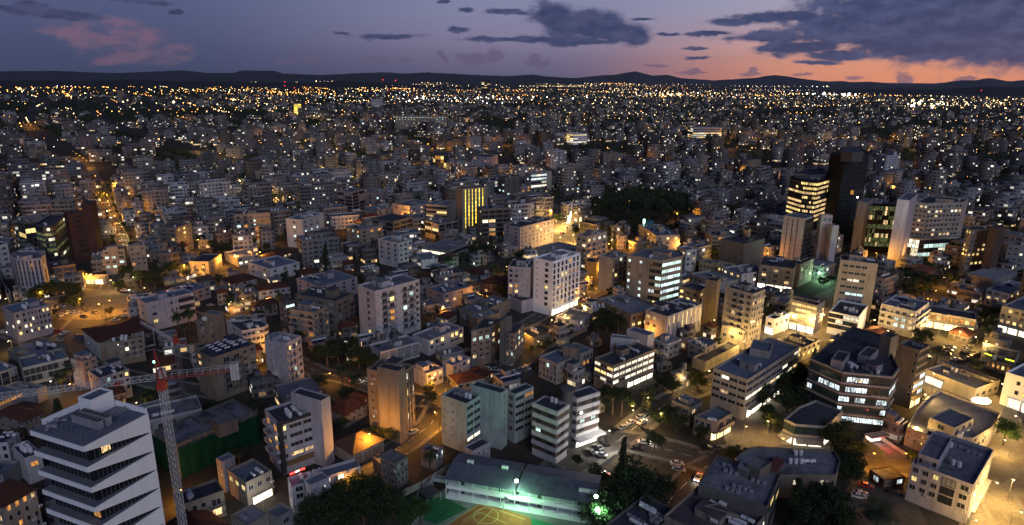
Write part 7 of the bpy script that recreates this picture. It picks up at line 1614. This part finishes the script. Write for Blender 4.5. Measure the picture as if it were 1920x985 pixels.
# ================================================================== far lights
FL={'o':[], 'y':[], 'w':[], 'c':[], 'r':[]}
rnd=random.Random(77)
for d,x,y,key,px,py in STREETS:
    if litst(key) and d>1500 and rnd.random()<.6:
        kk=hash_(str(key)+'c')%10; FL['o' if kk<5 else 'y' if kk<9 else 'w'].append((x,y,12.,d*.0004*rnd.choice((.6,1.,1.3))))
def far(x0,x1,y0,y1,n,mix,zmax=9.,rk=1.):
    left=n
    while left>0:
        px=rnd.uniform(x0,x1); py=rnd.uniform(y0,y1); c=P((px,py),10.)
        if c.y<0 or c.length>40000: left-=1; continue
        if math.sin(px*.017+1.3)+math.sin(px*.0061+py*.21)+.8*math.sin(px*.043-py*.13)<(-.3 if x1-x0>200 else -9): left-=1; continue
        k=rnd.choice((1,1,2,5,9,14)); a=rnd.choice((GA,GA+1.57,GA+.4,0.)); sp=rnd.uniform(30,55)*(1+c.length/9000.); col=rnd.choice(mix)
        for t in range(k):
            left-=1; cc=col if rnd.random()<.85 else rnd.choice(mix)
            x=c.x+math.cos(a)*sp*t+rnd.uniform(-8,8); y=c.y+math.sin(a)*sp*t+rnd.uniform(-8,8); z=rnd.uniform(9,zmax+8)
            q=proj((x,y,z))
            if q[1]<y0-4 or q[1]>y1+8: continue
            FL[cc].append((x,y,z,math.hypot(x,y)*00.0004*rnd.choice((.5,.7,.9,1.,1.7))*rk))
far(0,90,164,171,30,'ooy'); far(90,640,170,187,150,'oooooy'); far(640,900,176,196,90,'ooywwc'); far(100,330,192,212,45,'oooy',9,1.15); far(330,520,182,196,30,'oy'); far(0,330,205,330,50,'ooyw')
far(0,640,165,174,110,'oooy'); far(300,420,155,158,26,'yyw'); far(490,640,153,160,50,'yyyw'); far(40,160,146,148,14,'y'); far(655,900,153,163,90,'yyyyo',9,.65); far(640,780,166,172,20,'oyr')
far(900,1290,155,172,300,'yyyyyo',9,.6); far(1000,1290,160,168,90,'yyyo',9,.55); far(900,1290,172,190,110,'yyywoco',9,.7); far(1190,1290,176,182,50,'yyyo',9,1.3)
far(1280,1430,158,176,120,'yyyow',9,.6); far(1280,1560,172,190,100,'yyywo',9,.7); far(1560,1920,182,200,140,'yyywo',9,.75); far(1430,1560,160,166,16,'y'); far(1700,1766,186,206,60,'yyyw',9,1.6); far(1590,1606,177,181,6,'w',12,3.); far(1830,1850,169,174,8,'y'); far(1860,1900,198,206,14,'yo',9,1.4)
far(625,645,150,156,10,'w',9,2.4); far(740,800,176,190,14,'wwc',12,1.9); far(850,950,178,190,12,'wc',12,1.7); far(230,250,190,194,5,'oy',10,2.4)
far(0,1920,190,300,330,'oooyyyw'); far(1280,1920,200,330,120,'oooyyw'); far(640,1280,300,370,40,'oyw'); far(0,640,300,400,36,'oooy'); far(1300,1900,330,420,36,'ooy')
for px,py in ((534,140),(718,136),(742,137),(916,141),(534,161),(134,162),(552,165),(1840,170)): 
    p=P((px,py+14 if py<150 else py),60.); FL['r'].append((p.x,p.y,p.z,p.length*.0005))
OC=[(1,0,0),(-1,0,0),(0,1,0),(0,-1,0),(0,0,1),(0,0,-1)]; OF=[(0,2,4),(2,1,4),(1,3,4),(3,0,4),(2,0,5),(1,2,5),(3,1,5),(0,3,5)]
fm={'o':glow('far_lamp_orange',(1.,.42,.08),9.),'y':glow('far_lamp_yellow',(1.,.74,.34),9.),'w':glow('far_lamp_white',(1.,.95,.85),10.),'c':glow('far_lamp_cool',(.6,.95,1.),10.),'r':glow('far_lamp_red',(1.,.04,.03),8.)}
V=[];Fc=[];mi=[]
for i,(k,l) in enumerate(FL.items()):
    for (x,y,z,r) in l:
        b=len(V); V+=[(x+a*r,y+b_*r,z+c*r) for a,b_,c in OC]; Fc+=[tuple(b+q for q in f) for f in OF]; mi+=[i]*8
        b=len(V); V+=[(x-.15,y,0),(x+.15,y,0),(x+.1,y,z-r),(x-.1,y,z-r),(x,y-.15,0),(x,y+.15,0),(x,y+.1,z-r),(x,y-.1,z-r)]; Fc+=[(b,b+1,b+2,b+3),(b+4,b+5,b+6,b+7)]; mi+=[5,5]
fl=obj('distant_street_lights',mkmesh('distant_street_lights',V,Fc,list(fm.values())+[POLE],mi)); fl['kind']='stuff'; fl['label']='orange, yellow and white street lights dotted over the far town'; fl['category']='lights'
# ================================================================== cars
def car_meshes(c,lit):
    def f():
        body=flat('car_paint_%s'%c,{'white':(.62,.62,.63),'silver':(.36,.37,.38),'black':(.02,.02,.022),'red':(.30,.025,.02),'blue':(.03,.06,.16),'grey':(.14,.14,.15)}[c],.3,.5,.2)
        prof=[(-2.15,.35),(-2.18,.75),(-2.0,.92),(-1.5,.98),(-.95,1.42),(.45,1.46),(1.15,.98),(2.0,.82),(2.18,.6),(2.15,.33)]
        b=MB(); n=len(prof); 
        for y,k in((-.86,1),(.86,1)): b.v+=[(x,y*(.82 if z>1.2 else 1.),z) for x,z in prof]
        b.f=[tuple(range(n-1,-1,-1))[::-1],tuple(range(n,2*n))[::-1]]+[(i,n+i,n+(i+1)%n,(i+1)%n)[::-1] for i in range(n)]; b.m=[0]*(n+2); bm=b.mesh('body',[body])
        b=MB(); g_=darkglass('car_glass',(.01,.012,.015))
        for s_ in(-1,1): b.v+=[(-1.35,s_*.875,1.0),(1.0,s_*.875,1.0),(.42,s_*.725,1.40),(-.9,s_*.725,1.38)]; k=len(b.v)-4; b.f.append((k,k+1,k+2,k+3) if s_<0 else (k+3,k+2,k+1,k)); b.m.append(0)
        b.quad((1.16,-.74,1.0),(1.16,.74,1.0),(.50,.64,1.44),(.50,-.64,1.44)); b.quad((-1.0,-.64,1.41),(-1.0,.64,1.41),(-1.5,.74,1.01),(-1.5,-.74,1.01)); wm=b.mesh('windscreen',[g_])
        b=MB(); b.cyl((0,-.11,0),(0,.11,0),.32,.32,12); wh=b.mesh('wheel',[flat('tyre',(.02,.02,.02),.8)])
        b=MB(); b.box(0,.06,-.18,.18,-.08,.08); hl=b.mesh('headlight',[GL['white'] if lit else flat('lens',(.6,.6,.6),.2)]); b=MB(); b.box(-.06,0,-.2,.2,-.07,.07); tl=b.mesh('tail_light',[GL['red'] if lit else flat('lens_red',(.3,.01,.01),.2)])
        return bm,wm,wh,hl,tl
    return cached(('car',c,lit),f)
random.seed(51)
def car(pos,rz,c,lit=False,group='parked cars'):
    bm,wm,wh,hl,tl=car_meshes(c,lit); root=bpy.data.objects.new('car' if lit else 'parked_car',None); COL.objects.link(root); root.location=(pos[0],pos[1],.10); root.rotation_euler=(0,0,rz)
    obj('body',bm,root); obj('windscreen',wm,root)
    for x in(-1.35,1.38):
        for y in(-.78,.78): obj('wheel',wh,root,(x,y,.32))
    for y in(-.58,.58): obj('headlight',hl,root,(2.13,y,.68)); obj('tail_light',tl,root,(-2.15,y,.78))
    if lit: light('headlight_beam',(3.2,0,.7),(1,.92,.8),160,.25,root)
    q=proj((pos[0],pos[1],1)); pend(root,('%s car driving with lights on %s' if lit else '%s parked car %s')%(c,where(q[0],q[1])),'car','cars on the streets' if lit else group,q)
CC=('white','silver','silver','grey','black','grey','black','red','blue')
for s,rz,c,l in [('D4 748 395',2.7,'white',0),('D4 350 500',2.9,'grey',0),('D4 930 165',.75,'silver',0),('D4 860 190',.65,'black',0),('D4 1000 122',.7,'white',0),('D4 1078 78',.7,'silver',0),('D4 1140 40',.7,'grey',0),('D4 1050 340',-.15,'black',0),('D4 1120 185',1.9,'black',0),
 ('D4 1385 468',-.05,'white',0),('D4 1400 520',-.35,'silver',0),('D4 810 570',2.2,'red',1),('D4 1090 120',.75,'white',1),('D4 1110 290',-.2,'white',1),('D5 200 340',.1,'black',0),('D5 300 340',.3,'grey',0),('D5 130 585',-2.1,'white',1),('D3 600 205',.8,'silver',0),
 ('D6 105 655',-.4,'red',0),('D6 60 720',-.3,'silver',0),('D6 45 745',-.3,'white',0),('D6 350 715',-.3,'black',0),('C6 585 840',1.2,'grey',0),('C3 1290 575',-.5,'silver',0),('C3 1400 530',-.5,'silver',0),('C3 1405 620',.3,'white',0),('C3 1060 415',.5,'silver',0),
 ('C1 520 118',-1.1,'white',0),('C1 572 98',-1.2,'white',0),('C1 632 95',0,'white',0),('C1 720 72',-.6,'grey',0),('C1 520 42',-.3,'white',0),('C1 970 160',.1,'silver',0),('C1 1070 80',.2,'grey',0),('C1 495 328',-.3,'silver',0),('C1 1060 122',.2,'silver',0),('C1 30 260',0,'white',1),('C1 700 130',-.5,'black',0),('C1 800 95',-.5,'grey',0),
 ('C6 820 385',-.9,'silver',0),('C6 800 410',-.9,'grey',0),('C6 780 435',-.9,'black',0),('C6 930 440',.3,'black',0),('C6 950 410',.3,'silver',0),('C6 970 385',.3,'grey',0),('C6 890 495',-.1,'white',0),('C6 860 490',-.1,'silver',0),
 ((283,553),.1,'white',1),((300,551),.1,'white',1),((265,558),3.2,'grey',1),((320,546),.4,'silver',1),((345,524),.3,'white',1),((372,515),.2,'silver',1),((360,520),3.3,'white',1),((440,562),.2,'white',1),((425,568),.2,'silver',1),((460,556),.3,'white',1),((395,573),.3,'grey',0),
 ((1045,578),.5,'red',1),((1100,562),.5,'white',1),((235,545),.2,'white',1),((232,462),1.2,'white',1),((230,452),1.2,'white',1),((226,440),1.2,'white',1),((219,420),1.2,'white',1),((212,408),-1.9,'white',1),((205,396),-1.9,'silver',1),((198,380),1.2,'white',1),
 ((852,300),1.2,'white',1),((848,290),1.2,'white',1),((1058,420),1.,'white',1),((1066,430),1.,'white',1),((1054,438),1.,'silver',1),((1085,442),.4,'grey',0),((1090,452),.4,'white',0),((730,750),.3,'white',1),((665,714),.3,'white',1),((1500,600),.8,'white',1),((1460,640),.8,'silver',0)]:
    p=P(s,.5); car(p,rz,c,bool(l))
random.seed(61)
def lot(a,b,n,rz):
    A_=P(a,0);B_=P(b,0)
    for i in range(n):
        if random.random()<.15: continue
        p=A_.lerp(B_,(i+.5)/n); car(p,rz+U(-.05,.05),random.choice(CC))
lot((905,700),(965,665),9,2.2); lot((925,712),(1000,688),9,2.2); lot((1700,652),(1740,672),7,-.6); lot((1780,690),(1835,665),9,.4); lot((260,590),(330,606),7,1.2); lot((90,620),(180,640),7,1.3); lot((1440,420),(1500,440),8,1.); lot((1360,420),(1420,405),8,1.)
lot((1140,830),(1100,855),3,2.2)
resolve()

# the evening air: one even volume round the whole place
hz=obj('haze',MB().box(-45000,45000,-2500,45000,-31,1500).mesh('haze',[])); hz['kind']='stuff'; hz['label']='thin evening haze over the whole town'
hm=bpy.data.materials.new('haze'); hm.use_nodes=True; hm.node_tree.nodes.clear(); N=NT(hm.node_tree); o_=N.new('ShaderNodeOutputMaterial'); pv=N.new('ShaderNodeVolumePrincipled')
pv.inputs['Color'].default_value=(.66,.76,1,1); pv.inputs['Density'].default_value=1.0e-5; N.l.new(pv.outputs[0],o_.inputs['Volume']); hm.cycles.homogeneous_volume=True; hz.data.materials.append(hm)
for o in bpy.data.objects:
    if o.get('label') and len(o['label'].split())>16: print('LONG',o.name,o['label'])
